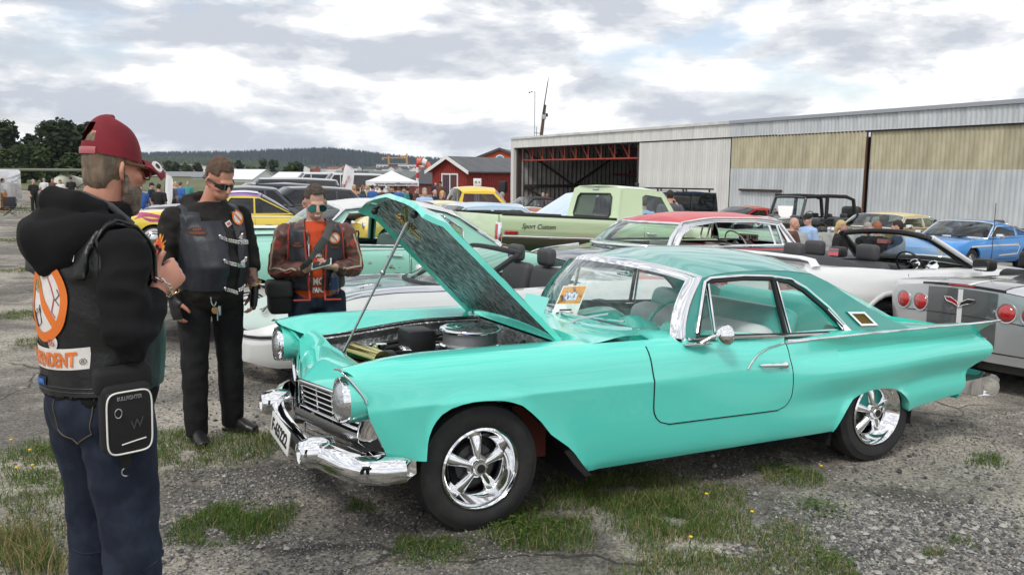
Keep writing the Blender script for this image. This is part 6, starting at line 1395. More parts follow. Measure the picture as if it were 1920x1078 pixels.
def build_pickup():
    P = dict(x=(-2.9, 3.0), n=60, arch=[arch_t(-2.1, .38, .44), arch_t(1.72, .38, .45)],
             top=[(-2.9, 1.12), (-2.5, 1.17), (-1.3, 1.19), (-.5, 1.20), (.7, 1.22), (.76, 1.305), (3.0, 1.305)], cen=[(-2.9, 1.14), (-2.4, 1.22), (-1.3, 1.25), (3.0, 1.305)],
             wid=[(-2.9, .92), (-2.6, .96), (0, .985), (3.0, .985)], bot=[(-2.9, .5), (-1.6, .42), (1., .42), (3.0, .55)],
             prof=[(0, .93), (.15, .97), (.5, .985), (.62, .98), (.66, 1.), (.9, 1.), (.97, .99), (1, .97)], bulge=(.06, .0), capr=False, xst=[.70, .76])
    root, C = mk('green_pickup', 'pale green long-bed pickup with dark green lower sides facing the hangar', 2.0, 15.3, YAW+PI, P, rake=-.035, cat='pickup')
    gp = paint('pickup_green', (.57, .72, .44), rough=.36); dg = paint('pickup_dark_green', (.012, .045, .02)); lip = mat('bed_black', (.015, .016, .015), .6)
    C.shell(gp, 'body', lambda x, c: not (-.72 < x < .62 and c > .14) and not (.95 < x and c > .09))
    b = MB(); R = [[(x, y, z) for x in np.linspace(1.0, 2.92, 6)] for y, z in ((-.88, 1.29), (-.86, .75), (.86, .75), (.88, 1.29))]; b.grid(R); b.obj('bed_liner', lip, root, 30)
    b = MB(); b.box(.78, .95, -.9, .9, .72, 1.30); b.obj('bed_front', gp, root)
    b = MB(); b.rbox(2.95, 3.02, -.93, .93, .62, 1.30, .02); tg = b.obj('tailgate', gp, root, 40)
    plate(root, axes((3.03, 0, .80), (0, 1, 0), (0, 0, 1)), 'DP 47022', .5, .11)
    for sg in (-1, 1):
        b = MB(); b.tube([(.8, sg*.955, 1.312), (2.95, sg*.955, 1.312)], .022, 6); b.obj('rail_cap', lip, root)
        b = MB(); b.rbox(2.96, 3.035, sg*.93-.045, sg*.93+.045, .78, 1.16, .015); b.obj('tail_light', RED_LENS, root); b = MB(); b.rbox(2.955, 3.025, sg*.93-.06, sg*.93+.06, .75, 1.19, .02); b.obj('tail_light_bezel', CHROME, root)
        b = MB(); y = sg*(C.T(2.8, 1.0)+.006); b.rbox(2.66, 2.90, y-.012, y+.012, 1.00, 1.065, .008); b.obj('side_marker', RED_LENS, root)
        text('side_script', 'Sport Custom', .11, axes((2.3, sg*(C.T(2.3, 1.13)+.006), 1.135), (-sg*-1.0 if sg < 0 else -1, 0, 0), (0, 0, 1)) if sg > 0 else axes((2.3, sg*(C.T(2.3, 1.13)+.006), 1.135), (1, 0, 0), (0, 0, 1)), INK, root, shear=.35, width=.62)
        b = MB(); b.rbox(-.60, -.48, sg*1.10-.07, sg*1.10+.07, 1.32, 1.52, .02); b.tube([(-.55, sg*.95, 1.36), (-.54, sg*1.08, 1.42)], .01, 5); b.obj('wing_mirror', BLACK, root)
    C.patch('lower_side', .80, 2.94, .56, .945, dg, r=0, nx=20, nz=6, gap=False, out=.003)
    b = MB()
    C.strip('side_moulding', [(-1.5, .965), (2.93, .965)], .016, CHROME, flat=.6, out=.006)
    C.strip('arch_trim', [(x, z+.01) for x, z in P['arch'][1]], .016, CHROME, out=.008)
    re = [(-.30, 1.80), (0, 1.845), (.45, 1.85), (.62, 1.84)]
    C.greenhouse(dict(a0=(-.66, 1.22), a1=(-.30, 1.80), c1=(.62, 1.83), c0=(.74, 1.22), tb=.88, tr=.74, pillar=gp, edge=re, crown=.055, bow=(.08, .06), bowb=(.12, .03), wins=[[(-.52, 1.25), (-.24, 1.73), (.10, 1.76), (.17, 1.72), (.2, 1.25)]], glass=glass('pickup_glass', (.85, .95, .95)), rear=False, cp=4., open=[]))
    # cab back with a wide rear window
    b = MB(); o_ = [(-.90, 1.15), (.90, 1.15), (.77, 1.84), (.6, 1.885), (0, 1.90), (-.6, 1.885), (-.77, 1.84)]; w_ = [(-.58, 1.33), (.58, 1.33), (.62, 1.38), (.57, 1.68), (.50, 1.74), (-.50, 1.74), (-.57, 1.68), (-.62, 1.38)]
    b.poly(o_, [w_], fn=lambda a, z: (.745-(z-1.2)*.16, a, z), thick=(-.04, 0, 0)); b.obj('cab_back', gp, root, 30)
    b = MB(); b.poly(w_, fn=lambda a, z: (.735-(z-1.2)*.16, a, z)); b.obj('rear_window', glass('pickup_rear_glass', (.85, .94, .97)), root); b = MB(); b.tube([(.75-(z-1.2)*.16, a, z) for a, z in w_+w_[:2]], .02, 6); b.obj('window_seal', BLACK, root, 60)
    b = MB(); b.rbox(.60, .66, -.1, .1, 1.80, 1.85, .015); b.obj('cargo_lamp', DULLCHROME, root)
    C.patch('door', -.62, .22, .55, 1.19, gp, r=.06, nx=10, nz=7)
    for sg in (-1, 1): b = MB(); y = sg*(C.T(.05, 1.08)+.03); b.tube([(.0, y, 1.09), (.16, y, 1.085)], .013, 8); b.ball((.16, y-sg*.01, 1.085), .022, 8, 6); b.obj('door_handle', CHROME, root, 60)
    C.interior(-.70, .70, .6, 1.2, .80, DTRIM, [(.5, 'bench')], -.65, (-.30, .38, 1.25, .2, BLACK), GREYSEAT, False, .5)
    b = MB(); b.rbox(-.2, -.16, -.13, .13, 1.62, 1.70, .02); b.obj('rear_view_mirror', BLACK, root)
    simple_wheels(root, (-2.1, 1.72), .93, .385, .23, .22, 'disc', DULLCHROME)
    bar_bumper(root, [(3.02, -.95), (3.12, -.9), (3.12, .9), (3.02, .95)], .60, .07, name='rear_bumper')
build_pickup()
def gencar(name, label, x0, y0, yaw, xf, xr, W, hood, belt, deck, H, a0, a1, c1, c0, wh, r, pm, roofm=None, gm=None, splits=(.5,), zb=.28, trim=None, white=None, crown=.07, tr=None, cabin=True, lamps='round', bump=None, rails=False, style='spoke', cat='car', seatm=None, prof=None, rimm=DULLCHROME, group=None, cladding=None):
    P = dict(x=(xf, xr), n=44, arch=[arch_t(wh[0], r, r+.05), arch_t(wh[1], r, r+.05)],
             top=[(xf, hood-.22), (xf+.25, hood-.06), (lerp(xf, a0, .5), hood-.01), (a0, belt-.01), (lerp(a0, c0, .5), belt), (c0, lerp(belt, deck, .5)), (xr-.15, deck-.02), (xr, deck-.14)],
             cen=[(xf, hood-.2), (xf+.25, hood), (lerp(xf, a0, .5), hood+.04), (a0, belt+.03), (c0, max(deck, belt-.02)), (xr-.15, deck+.01), (xr, deck-.12)],
             wid=[(xf, W*.84), (xf+.2, W*.94), (xf+.7, W), (xr-.6, W), (xr-.15, W*.95), (xr, W*.88)], bot=[(xf, zb+.1), (wh[0], zb), (wh[1], zb), (xr, zb+.12)], bulge=(.1, .08))
    if prof: P['prof'] = prof
    root, C = mk(name, label, x0, y0, yaw, P, cat=cat, group=group)
    C.shell(pm, 'body', cabin_keep(a0-.05, c0, .1), cols=[0, .04, .1, .25, .5, .75, 1.])
    if H:
        zt = H-crown; zb2 = belt+.04
        def ex(k): return lerp(lerp(a0+.16, a1+.08, 1), lerp(c0-.14, c1-.05, 1), k)
        ks = [0] + list(splits) + [1]; wins = []
        for i in range(len(ks)-1):
            b0, b1 = lerp(a0+.16, c0-.16, ks[i]) + (.03 if i else 0), lerp(a0+.16, c0-.16, ks[i+1]) - (.03 if i < len(ks)-2 else 0)
            t0 = a1+.07 if i == 0 else b0; t1 = c1-.06 if i == len(ks)-2 else b1
            if t1 <= t0+.05: t1 = t0+.06
            wins.append([(b0, zb2), (t0, zt-.05), (t1, zt-.05), (b1, zb2)])
        g = dict(a0=(a0, belt), a1=(a1, zt), c1=(c1, zt-.01), c0=(c0, belt), tb=W*.9, tr=tr or W*.76, pillar=roofm if roofm and cladding is None else pm, roofm=roofm or pm, crown=crown, bow=(.1, .08), bowb=(.16, .1), wins=wins, glass=gm or GLASS, cowl=belt+.03, deck=max(deck, belt-.02), gtrim=trim, gr=.016, trim=trim, taper=.5, cp=3.)
        C.greenhouse(g)
    if cabin:
        C.interior(a0+.1, c0-.1, .4, belt-.03, W*.82, DTRIM, [(lerp(a0, c0, .5), 'bucket'), (c0-.35, 'bench')] if c0-a0 > 2 else [(lerp(a0, c0, .62), 'bucket')], a0+.12, (a0+.55, -.35, belt+.02, .18, BLACK), seatm or GREYSEAT, True, .5)
    m0 = lerp(a0+.16, c0-.16, splits[0]) if splits else c0-.3
    C.patch('door', a0+.08, m0, zb+.1, belt-.03, pm, r=.06, nx=8, nz=6)
    if len(splits) > 1: C.patch('door', m0+.02, lerp(a0+.16, c0-.16, splits[1]), zb+.12, belt-.03, pm, r=.06, nx=8, nz=6)
    for sg in (-1, 1):
        b = MB(); y = sg*(C.T(m0-.15, belt-.13)+.02); b.rbox(m0-.25, m0-.07, min(y, y-sg*.03), max(y, y-sg*.03), belt-.14, belt-.115, .008); b.obj('door_handle', CHROME if trim else pm, root)
        b = MB(); b.rbox(a0+.16, a0+.28, sg*(W+.09)-.08, sg*(W+.09)+.08, belt, belt+.12, .03); b.obj('wing_mirror', CHROME if trim else BLACK, root)
        if lamps == 'round': round_lamp(root, (xf-.02, sg*W*.68, hood-.24), .09, (-1, 0, 0))
        else: b = MB(); b.rbox(xf-.03, xf+.25, sg*W*.72-.14, sg*W*.72+.14, hood-.26, hood-.13, .03); b.obj('headlight', LENS, root)
        b = MB(); b.rbox(xr-.08, xr+.06, sg*W*.72-.12, sg*W*.72+.12, deck-.32, deck-.18, .02); b.obj('tail_light', RED_LENS, root)
        if rails: b = MB(); b.tube([(a1+.1, sg*W*.66, H-.02), (lerp(a1, c1, .5), sg*W*.66, H+.05), (c1, sg*W*.66, H-.01)], .02, 6); b.obj('roof_rail', BLACK, root)
    b = MB(); b.grid([[(xf-.09*(1-(t/.6)**2)-.01, t*W, z) for t in np.linspace(-.5, .5, 9)] for z in (zb+.18, hood-.2)]); b.obj('grille', DARK, root)
    if bump:
        for x, s_ in ((xf-.1, -1), (xr+.08, 1)): bar_bumper(root, [(x-s_*.35, -W*.98), (x-s_*.08, -W*.93), (x, -W*.5), (x, W*.5), (x-s_*.08, W*.93), (x-s_*.35, W*.98)], zb+.18, .07, bump, 'bumper')
    simple_wheels(root, wh, W-.03, r, .2, r*.62, style, rimm, white)
    return root, C
def build_lot():
    yel = paint('rod_yellow', (.78, .58, .03)); purple = paint('rod_purple', (.16, .03, .32)); flame = mat('flame_magenta', (.38, .01, .12), .35, coat=.8); CH = CHROME
    # yellow hot rod with flames
    root, C = gencar('yellow_hot_rod', 'yellow hot rod with magenta flames and purple roof behind the seafoam sedan', -10.0, 22.6, math.radians(20), -.55, 4.25, .88, 1.06, 1.0, .95, 1.60, 1.75, 2.15, 3.0, 3.9, (.28, 3.2), .34, yel, purple, glass('rod_glass', (.35, .36, .33)), (.5,), trim=DTRIM, white=(.1, .5), crown=.12, bump=yel, style='disc', cladding=1)
    C.strip('side_strip', [(1.9, .93), (3.9, .92)], .014, CHROME, flat=.6, out=.006)
    for sg in (-1, 1):
        for k, (x0, z0, L, dz) in enumerate(((-.35, .93, 1.5, .06), (-.2, .84, 1.25, .13), (.35, .78, 1.4, -.02), (.0, .90, 1.1, -.06))):
            pts = [(x0+L*q, z0+dz*math.sin(q*PI*1.6)+.02*math.sin(q*9+k)) for q in np.linspace(0, 1, 14)]
            b = MB(); up = [(x, z+.045*(1-q)**.7*math.sin(min(1., q*6)*PI/2)) for (x, z), q in zip(pts, np.linspace(0, 1, 14))]; lo = [(x, z-.045*(1-q)**.7*math.sin(min(1., q*6)*PI/2)) for (x, z), q in zip(pts, np.linspace(0, 1, 14))]
            b.grid([[(x, sg*(C.T(x, z)+.006), z) for x, z in up], [(x, sg*(C.T(x, z)+.006), z) for x, z in lo]]); b.obj('flame', flame, root, 180)
    tv = MB(); tv.grid([[(x, q*.66, pw([(2.1, 1.49), (2.6, 1.52), (3.05, 1.48)], x)+.125*(1-abs(q)**3)+.004) for q in np.linspace(-.75, .75, 9)] for x in np.linspace(2.05, 2.95, 6)]); tv.obj('roof_panel', paint('rod_pale_roof', (.62, .55, .66)), root, 180)
    grey = paint('suv_graphite', (.05, .055, .065), .5); navy = paint('suv_navy', (.02, .025, .045), .4); blk = paint('suv_black', (.012, .013, .016), .3)
    gencar('grey_crossover', 'dark grey crossover parked behind the yellow hot rod', -8.6, 26.8, math.radians(20), -3.1, 1.6, .92, 1.1, 1.14, 1.16, 1.74, -1.75, -.75, .9, 1.45, (-2.25, .6), .36, grey, None, TINT, (.42, .75), lamps='box', rimm=STEEL)
    gencar('navy_suv', 'navy blue estate with roof rails behind the yellow hot rod roof', -8.2, 29.5, YAW, -3.2, 1.55, .95, 1.15, 1.22, 1.22, 1.86, -1.9, -1.05, 1.1, 1.5, (-2.3, .6), .38, navy, None, TINT, (.36, .68), rails=True, lamps='box', rimm=STEEL)
    gencar('black_suv', 'black estate with pale windscreen pillars between the bikers', -6.6, 28.0, YAW, -3.1, 1.6, .93, 1.1, 1.16, 1.16, 1.76, -1.8, -.95, 1.0, 1.5, (-2.2, .65), .37, blk, None, TINT, (.4, .72), lamps='box', rimm=STEEL)
    gencar('silver_topped_van', 'dark van with pale silver roof behind the black estate', -9.6, 36, math.radians(15), -2.6, 2.2, .95, 1.15, 1.3, 1.3, 2.05, -1.9, -1.2, 1.9, 2.1, (-1.8, 1.3), .36, blk, mat('van_silver_roof', (.5, .5, .52), .4), TINT, (.36, .68), lamps='box', rimm=STEEL, cladding=1)
    pw_ = paint('tourer_pale', (.5, .52, .5)); 
    # yellow old pickup cab and neighbours along the hangar side
    p = at(885, 380, 27)
    gencar('yellow_pickup', 'bright yellow rounded vintage pickup cab behind the pale green truck bed', p.x, p.y, math.radians(200), -2.3, 2.4, .86, 1.12, 1.22, 1.1, 1.86, -1.0, -.55, .55, .75, (-1.5, 1.5), .36, paint('pickup_yellow', (.80, .56, .01)), None, glass('cab_glass', (.55, .6, .6)), (), crown=.16, trim=None, style='disc', cat='pickup')
    p = at(805, 385, 25)
    gencar('yellow_sedan', 'pale yellow low sedan roof beside the yellow pickup cab', p.x, p.y, math.radians(26), -2.2, 2.3, .9, .95, .98, .92, 1.42, -.7, -.1, 1.0, 1.6, (-1.5, 1.3), .33, paint('sedan_yellow', (.75, .6, .12)), mat('sedan_cream_roof', (.72, .68, .4), .4, coat=.6), GLASS, (.5,), trim=CHROME, style='disc')
    p = at(960, 405, 18.5)
    rb, Cb = gencar('pale_blue_sedan', 'pale blue sedan with open bonnet behind the green truck bed', p.x-.35, p.y, YAW+PI, -2.4, 2.3, .92, 1.0, 1.03, 1.0, 1.5, -.85, -.3, 1.05, 1.75, (-1.6, 1.3), .33, paint('sedan_pale_blue', (.42, .60, .76)), None, glass('blue_sedan_glass', (.2, .25, .3)), (.5,), trim=CHROME, style='disc')
    b = MB(); H = TR(-.95, 0, 1.05) @ RY(-.72); b.grid([[Vector((-1.4*k, q*.75, .05*(1-q*q))) for q in np.linspace(-1, 1, 9)] for k in np.linspace(0, 1, 7)], M=H @ RY(1.24)); b.grid([[Vector((-1.4*k, q*.75, .05*(1-q*q)-.03)) for q in np.linspace(-1, 1, 9)] for k in np.linspace(0, 1, 7)], M=H @ RY(1.24)); b.obj('bonnet', paint('bonnet_ice_blue', (.55, .70, .82)), rb, 60)
    red = paint('lot_red', (.5, .02, .03))
    p = at(990, 385, 36); gencar('red_soft_top', 'red car with black soft top near the hangar mouth', p.x, p.y, math.radians(26), -2.2, 2.2, .88, .95, 1.0, .95, 1.45, -.6, -.15, .9, 1.4, (-1.4, 1.3), .32, red, mat('soft_top_black', (.02, .02, .022), .85), GLASS, (.5,), trim=None, style='disc')
    p = at(1008, 398, 27); r2, C2 = gencar('red_roadster', 'small open red roadster with bright windscreen frame near the hangar mouth', p.x, p.y, math.radians(30), -1.9, 1.9, .82, .85, .88, .86, None, -.5, -.1, .5, .9, (-1.25, 1.15), .31, red, None, GLASS, (.6,), style='disc')
    C2.greenhouse(dict(a0=(-.5, .88), a1=(-.2, 1.22), c1=(-.15, 1.22), c0=(-.45, .88), tb=.72, tr=.6, pillar=CHROME, wins=[], crown=.03, bow=(.08, 0), bowb=(.2, 0), roof=False, rear=False, gtrim=CHROME, gr=.025))
    p = at(1395, 402, 31); gencar('red_coupe', 'glossy red coupe roof between the two black off-roaders', p.x, p.y, math.radians(30), -2.3, 2.0, .9, .92, .95, .95, 1.33, -.9, -.2, .7, 1.7, (-1.5, 1.2), .33, red, None, TINT, (.5,), lamps='box')
    p = at(1480, 455, 19.5); gencar('grey_tourer', 'low pale grey open tourer whose bonnet ornament shows beside the seated man', p.x+.3, p.y, math.radians(30), -2.3, 2.1, .86, 1.0, 1.0, .95, None, -.4, 0, .9, 1.3, (-1.6, 1.3), .34, paint('tourer_grey', (.34, .34, .31)), None, GLASS, (.6,), trim=CHROME, style='disc', white=(.2, .7))
    # black off-roaders
    def offroader(label, x0, y0, yaw, hard, letters):
        bk = paint('offroad_black', (.008, .008, .009), 0, .3)
        r, C = gencar('black_offroader', label, x0, y0, yaw, -1.85, 2.0, .74, 1.12, 1.16, 1.14, 1.85 if hard else None, -.42, -.28, 1.85, 1.98, (-1.35, 1.15), .40, bk, None, TINT, (.4, .7) if hard else (.5,), zb=.52, prof=[(0, .98), (.1, 1.), (.9, 1.), (1, .97)], crown=.03, tr=.72, cat='off-roader', style='spoke', rimm=STEEL)
        for x in (-1.35, 1.15):
            for sg in (-1, 1):
                b = MB(); b.grid([[(x+(.55)*math.cos(a), sg*y, .42+.50*math.sin(a)) for a in np.linspace(.2, PI-.2, 12)] for y in (.72, .95)]); b.grid([[(x+.55*math.cos(a), sg*.95, .42+.50*math.sin(a)-d) for a in np.linspace(.2, PI-.2, 12)] for d in (0, .07)]); b.obj('wheel_arch_flare', BLACK, r, 60)
        if not hard:
            C.greenhouse(dict(a0=(-.42, 1.17), a1=(-.25, 1.74), c1=(-.2, 1.75), c0=(-.35, 1.16), tb=.74, tr=.70, pillar=bk, wins=[], crown=.02, bow=(.02, 0), bowb=(.03, 0), roof=False, rear=False, gtrim=bk, gr=.045, glass=glass('offroad_glass', (.75, .86, .86))))
            for sg in (-1, 1):
                b = MB(); b.tube([(-.25, sg*.70, 1.77), (.55, sg*.70, 1.80), (1.2, sg*.70, 1.79), (1.48, sg*.71, 1.70), (1.58, sg*.72, 1.16)], .055, 8); b.obj('roll_bar', mat('roll_bar_pad', (.015, .015, .016), .8), r, 60)
                b = MB(); b.tube([(.52, sg*.70, 1.80), (.50, sg*.72, 1.16)], .055, 8); b.obj('roll_bar', MATS['roll_bar_pad'], r, 60)
            b = MB(); b.rbox(-.28, 1.1, -.72, .72, 1.78, 1.84, .02); b.obj('bikini_top', MATS['soft_top_black'], r)
            b = MB(); b.rbox(1.95, 2.2, -.36, .36, .8, 1.5, .1); b.obj('spare_wheel_cover', BLACK, r, 60)
        else:
            b = MB()
            for sg in (-1, 1): b.tube([(-.2, sg*.68, 1.94), (1.9, sg*.68, 1.94)], .025, 6)
            for x in np.linspace(-.1, 1.85, 7): b.tube([(x, -.68, 1.94), (x, .68, 1.94)], .02, 6)
            for x in (-.05, .9, 1.8):
                for sg in (-1, 1): b.tube([(x, sg*.68, 1.84), (x, sg*.68, 1.94)], .03, 6)
            b.obj('roof_rack', BLACK, r)
        if letters: text('bonnet_lettering', letters, .11, axes((-1.0, -.748, 1.04), (1, 0, 0), (0, 0, 1)), WHITEINK, r, width=.6)
        return r
    offroader('black open off-roader with roll bars and white bonnet lettering', 8.6, 25.3, math.radians(20), False, 'RUBICON')
    offroader('black hardtop off-roader with roof rack in front of the pale hangar wall', 5.9, 27.0, math.radians(200), True, None)
    p = at(1470, 398, 24.8); o = MB(); M = axes((p.x, p.y-.1, p.z), (1, -.3, 0), (.1, .3, .9)); o.poly([(-.22, .2), (.22, .2), (.18, -.08), (0, -.26), (-.18, -.08)], fn=lambda a, b: M @ Vector((a, b, 0)), thick=(0, -.02, 0)); tag(o.obj('shield_card', WHITEP), 'white shield shaped show card on the open off-roader bonnet', 'card')
    # gold coupe and blue fastback
    gold = paint('gold_metallic', (.36, .25, .09), .5)
    rg, Cg = gencar('gold_coupe', 'long gold luxury coupe with cream vinyl roof and oval pillar window', 9.6, 23.2, math.radians(34), -2.4, 3.3, .98, .95, .95, .96, 1.34, .55, 1.0, 2.3, 2.95, (-1.4, 1.95), .35, gold, mat('cream_vinyl', (.62, .52, .28), .7), glass('gold_glass', (.6, .66, .6)), (.55,), trim=CHROME, style='disc', cladding=None, seatm=BEIGE, bump=CHROME)
    for sg in (-1, 1): b = MB(); M = axes((2.48, sg*(Cg.tz(1.12)+.004), 1.12), (1, 0, 0), (0, 0, 1)) @ Matrix.Diagonal((1.5, 1, 1, 1)); b.lathe([(.085, -.004), (.09, .004), (.075, .004)], 20, M); b.lathe([(.0001, .0), (.08, .0)], 20, M, 1); b.obj('oval_window', [CHROME, mat('oval_dark', (.03, .04, .04), .1)], rg)
    blue = paint('fastback_blue', (.012, .26, .72))
    rb, Cb = gencar('blue_fastback', 'bright blue fastback coupe with white side stripe parked by the hangar', 10.5, 20.2, math.radians(36), -1.35, 3.35, .90, .86, .87, .92, 1.27, .42, .95, 1.65, 2.95, (-.40, 2.42), .33, blue, None, glass('fastback_glass', (.5, .6, .62)), (.62,), trim=CHROME, crown=.07, bump=CHROME, style='spoke', rimm=DULLCHROME)
    Cb.strip('side_stripe', [(-.5, .70), (.6, .71), (1.85, .70), (1.95, .66), (1.85, .48), (.9, .46)], .02, mat('stripe_white', (.75, .76, .77), .4), flat=.35, out=.006)
    for sg in (-1, 1): b = MB(); b.box(-.1, .25, sg*.3-.1, sg*.3+.1, .905, .935); b.obj('bonnet_vent', BLACK, rb)
    # white truck and aeroplane wing far left
    p = at(6, 372, 47)
    rt = thing('white_truck', 'white boxy truck with dark windscreen among the far crowd', 'truck', upright(p.x-1.2, p.y, math.radians(12)))
    wt = paint('truck_white', (.75, .76, .78)); b = MB(); b.rbox(-1.1, 1.1, -1.2, 3.0, .5, 2.25, .12); b.obj('body', wt, rt, 40); b = MB(); b.rbox(-.95, .95, -1.215, -1.19, 1.35, 2.0, .02); b.obj('windscreen', mat('truck_pane', (.08, .11, .12), .05), rt)
    b = MB(); b.rbox(-1.0, 1.0, -1.26, -1.18, .55, .85, .03); b.obj('bumper', WHITEP, rt); 
    for i in range(4): b = MB(); b.box(-.5, .5, -1.23, -1.205, .92+i*.09, .97+i*.09); b.obj('grille_slat', DARK, rt)
    for x in (-.8, .8):
        b = MB(); b.rbox(x-.16, x+.16, -1.24, -1.19, .92, 1.15, .02); b.obj('headlight', LENS, rt)
        for y in (-.5, 2.2): wheel(rt, 0, 0, .42, .25, .25, 'disc', STEEL).matrix_local = TR(x*1.2, y, 0) @ RZ(PI/2) if False else TR(x*1.15, y, 0) @ RZ(PI/2)
    p = at(120, 321, 58); a = MB(); 
    rw = thing('aeroplane', 'high-winged light aeroplane standing behind the far crowd', 'aeroplane', upright(p.x, p.y, .1)); hz_ = p.z-gz(p.x, p.y)
    a.rbox(-6.5, 6.5, -.75, .75, hz_-.02, hz_+.16, .08); a.obj('wing', mat('plane_olive', (.16, .17, .12), .5), rw, 40); b = MB(); b.tube([(0, -1.6, 1.2), (0, -1.0, 1.3), (0, 0, 1.45), (0, 1.5, 1.4), (0, 5, 1.3)], [.25, .5, .6, .5, .15], 12); b.obj('fuselage', mat('plane_cream', (.5, .5, .4), .5), rw, 60)
    for x in (-1, 1): b = MB(); b.tube([(0, 0, .9), (x, -.1, .3)], .05, 6); b.obj('undercarriage', BLACK, rw); b = MB(); b.tube([(x*.5, 0, .9), (x*2.6, 0, hz_)], .03, 6); b.obj('strut', BLACK, rw)
    b = MB(); b.box(-.5, .5, 4.6, 5.3, 1.3, 1.38); b.box(-.04, .04, 4.6, 5.3, 1.3, 2.3); b.obj('tail', mat('plane_red', (.5, .03, .03), .5), rw)
    # box vans behind the crowd
    for u, Y, lab in ((655, 58, 'pale grey delivery van behind the crowd near the feather flag'), (600, 62, 'white motorhome behind the crowd near the marquee')):
        p = at(u, 365, Y); gencar('delivery_van', lab, p.x, p.y, math.radians(20), -2.6, 2.6, .98, 1.2, 1.35, 1.35, 2.35, -1.9, -1.2, 2.3, 2.5, (-1.8, 1.6), .36, paint('van_pale', (.62, .64, .66)), None, TINT, (.25,), lamps='box', rimm=STEEL)
build_lot()
# ------------------------------------------------------------------ people
def remesh(mb, voxel, it=4, name='figure', mats=None, wrinkle=0., ws=9., zs=1., cut=None):
    """join overlapping solids into one continuous skin, then relax it"""
    me = mb.mesh(name, mats or BLACK, 180); o = bpy.data.objects.new(name, me); COL.objects.link(o)
    m = o.modifiers.new('r', 'REMESH'); m.mode = 'VOXEL'; m.voxel_size = voxel; m.use_smooth_shade = True
    if it: q = o.modifiers.new('s', 'SMOOTH'); q.iterations = it; q.factor = .5
    dg = bpy.context.evaluated_depsgraph_get(); nm = bpy.data.meshes.new_from_object(o.evaluated_get(dg)); bpy.data.objects.remove(o); bpy.data.meshes.remove(me)
    if cut:
        bm = bmesh.new(); bm.from_mesh(nm); dead = [f for f in bm.faces if cut(f.calc_center_median())]; bmesh.ops.delete(bm, geom=dead, context='FACES'); bm.to_mesh(nm); bm.free()
    if wrinkle:
        n = len(nm.vertices); nr = [v.normal.copy() for v in nm.vertices]
        for v, N_ in zip(nm.vertices, nr):
            p = v.co; a = noise.noise((p.x*ws, p.y*ws, p.z*ws*zs)); b = noise.noise((p.x*ws*2.3+5, p.y*ws*2.3, p.z*ws*2.3*zs)); v.co = p + N_*wrinkle*((1-abs(a)*2.2)*.8 + b*.5)
    nm.name = name; nm.materials.clear()
    for x in (mats if isinstance(mats, (list, tuple)) else [mats]): nm.materials.append(x)
    nm.polygons.foreach_set('use_smooth', [True]*len(nm.polygons)); return nm
def link(name, me, parent): o = bpy.data.objects.new(name, me); COL.objects.link(o); o.parent = parent; return o
def conform(me, M, off=.004, depth=.5):
    """maps a flat drawing onto a garment: shoot along -z of M"""
    t = BVHTree.FromPolygons([v.co for v in me.vertices], [p.vertices[:] for p in me.polygons]); Z = (M.to_3x3() @ Vector((0, 0, 1))).normalized()
    def fn(co):
        o = M @ Vector((co[0], co[1], 0)); h = t.ray_cast(o+Z*depth, -Z, depth*2)
        lift = co[2] if len(co) > 2 else 0
        return (h[0] if h[0] else o) + Z*(off+lift)
    return fn
def disc_patch(name, fn, r0, r1, m, parent, n=28, k=5, sq=1., c=(0, 0), corner=None):
    b = MB(); b.grid([[fn((c[0]+lerp(r0, r1, i/k)*math.cos(a), c[1]+lerp(r0, r1, i/k)*math.sin(a)*sq)) for a in np.linspace(0, 2*PI, n+1)] for i in range(k+1)]); return b.obj(name, m, parent, 180)
def band_patch(name, fn, w, h, m, parent, bend=0., n=14, c=(0, 0), rot=0., k=3):
    def p(a, b_): y = b_ + bend*(a*a); x = a; return (c[0]+x*math.cos(rot)-y*math.sin(rot), c[1]+x*math.sin(rot)+y*math.cos(rot))
    b = MB(); b.grid([[fn(p(w*(i/n-.5), h*(j/k-.5))) for i in range(n+1)] for j in range(k+1)]); return b.obj(name, m, parent, 180)
def poly_patch(name, fn, pts, m, parent):
    b = MB(); b.poly(pts, fn=lambda a, c: fn((a, c))); return b.obj(name, m, parent, 180)
def tx(name, body, size, fn, m, parent, at_=(0, 0), rot=0., width=None, bold=.0, lift=.0025, bend=0., shear=0.):
    def f2(co): x = co.x; y = co.y + bend*x*x; return fn((at_[0]+x*math.cos(rot)-y*math.sin(rot), at_[1]+x*math.sin(rot)+y*math.cos(rot), lift))
    return text(name, body, size, None, m, parent, bold=bold, width=width, extrude=0, fn=f2, shear=shear)
def torso_rings(fat=1., belly=0., grow=0., z0=.90, lean=0.):
    R = [(.86, .155, .115, 0), (.93, .17, .125, .01), (1.02, .168, .12+belly*.7, -belly*.5), (1.12, .165, .115+belly, -belly*.7), (1.24, .178, .122+belly*.6, -belly*.35), (1.36, .192, .122, 0), (1.43, .185, .108, .005), (1.475, .13, .085, .01), (1.51, .075, .07, .01)]
    R = [r for r in R if r[0] >= z0-.001]
    return [((0, y-lean*(z-.93), z), (rx*fat+grow, ry*fat+grow)) for z, rx, ry, y in R]
def add_rings(mb, rings, n=24): mb.tube([r[0] for r in rings], [r[1] for r in rings], n, up=(1, 0, 0))
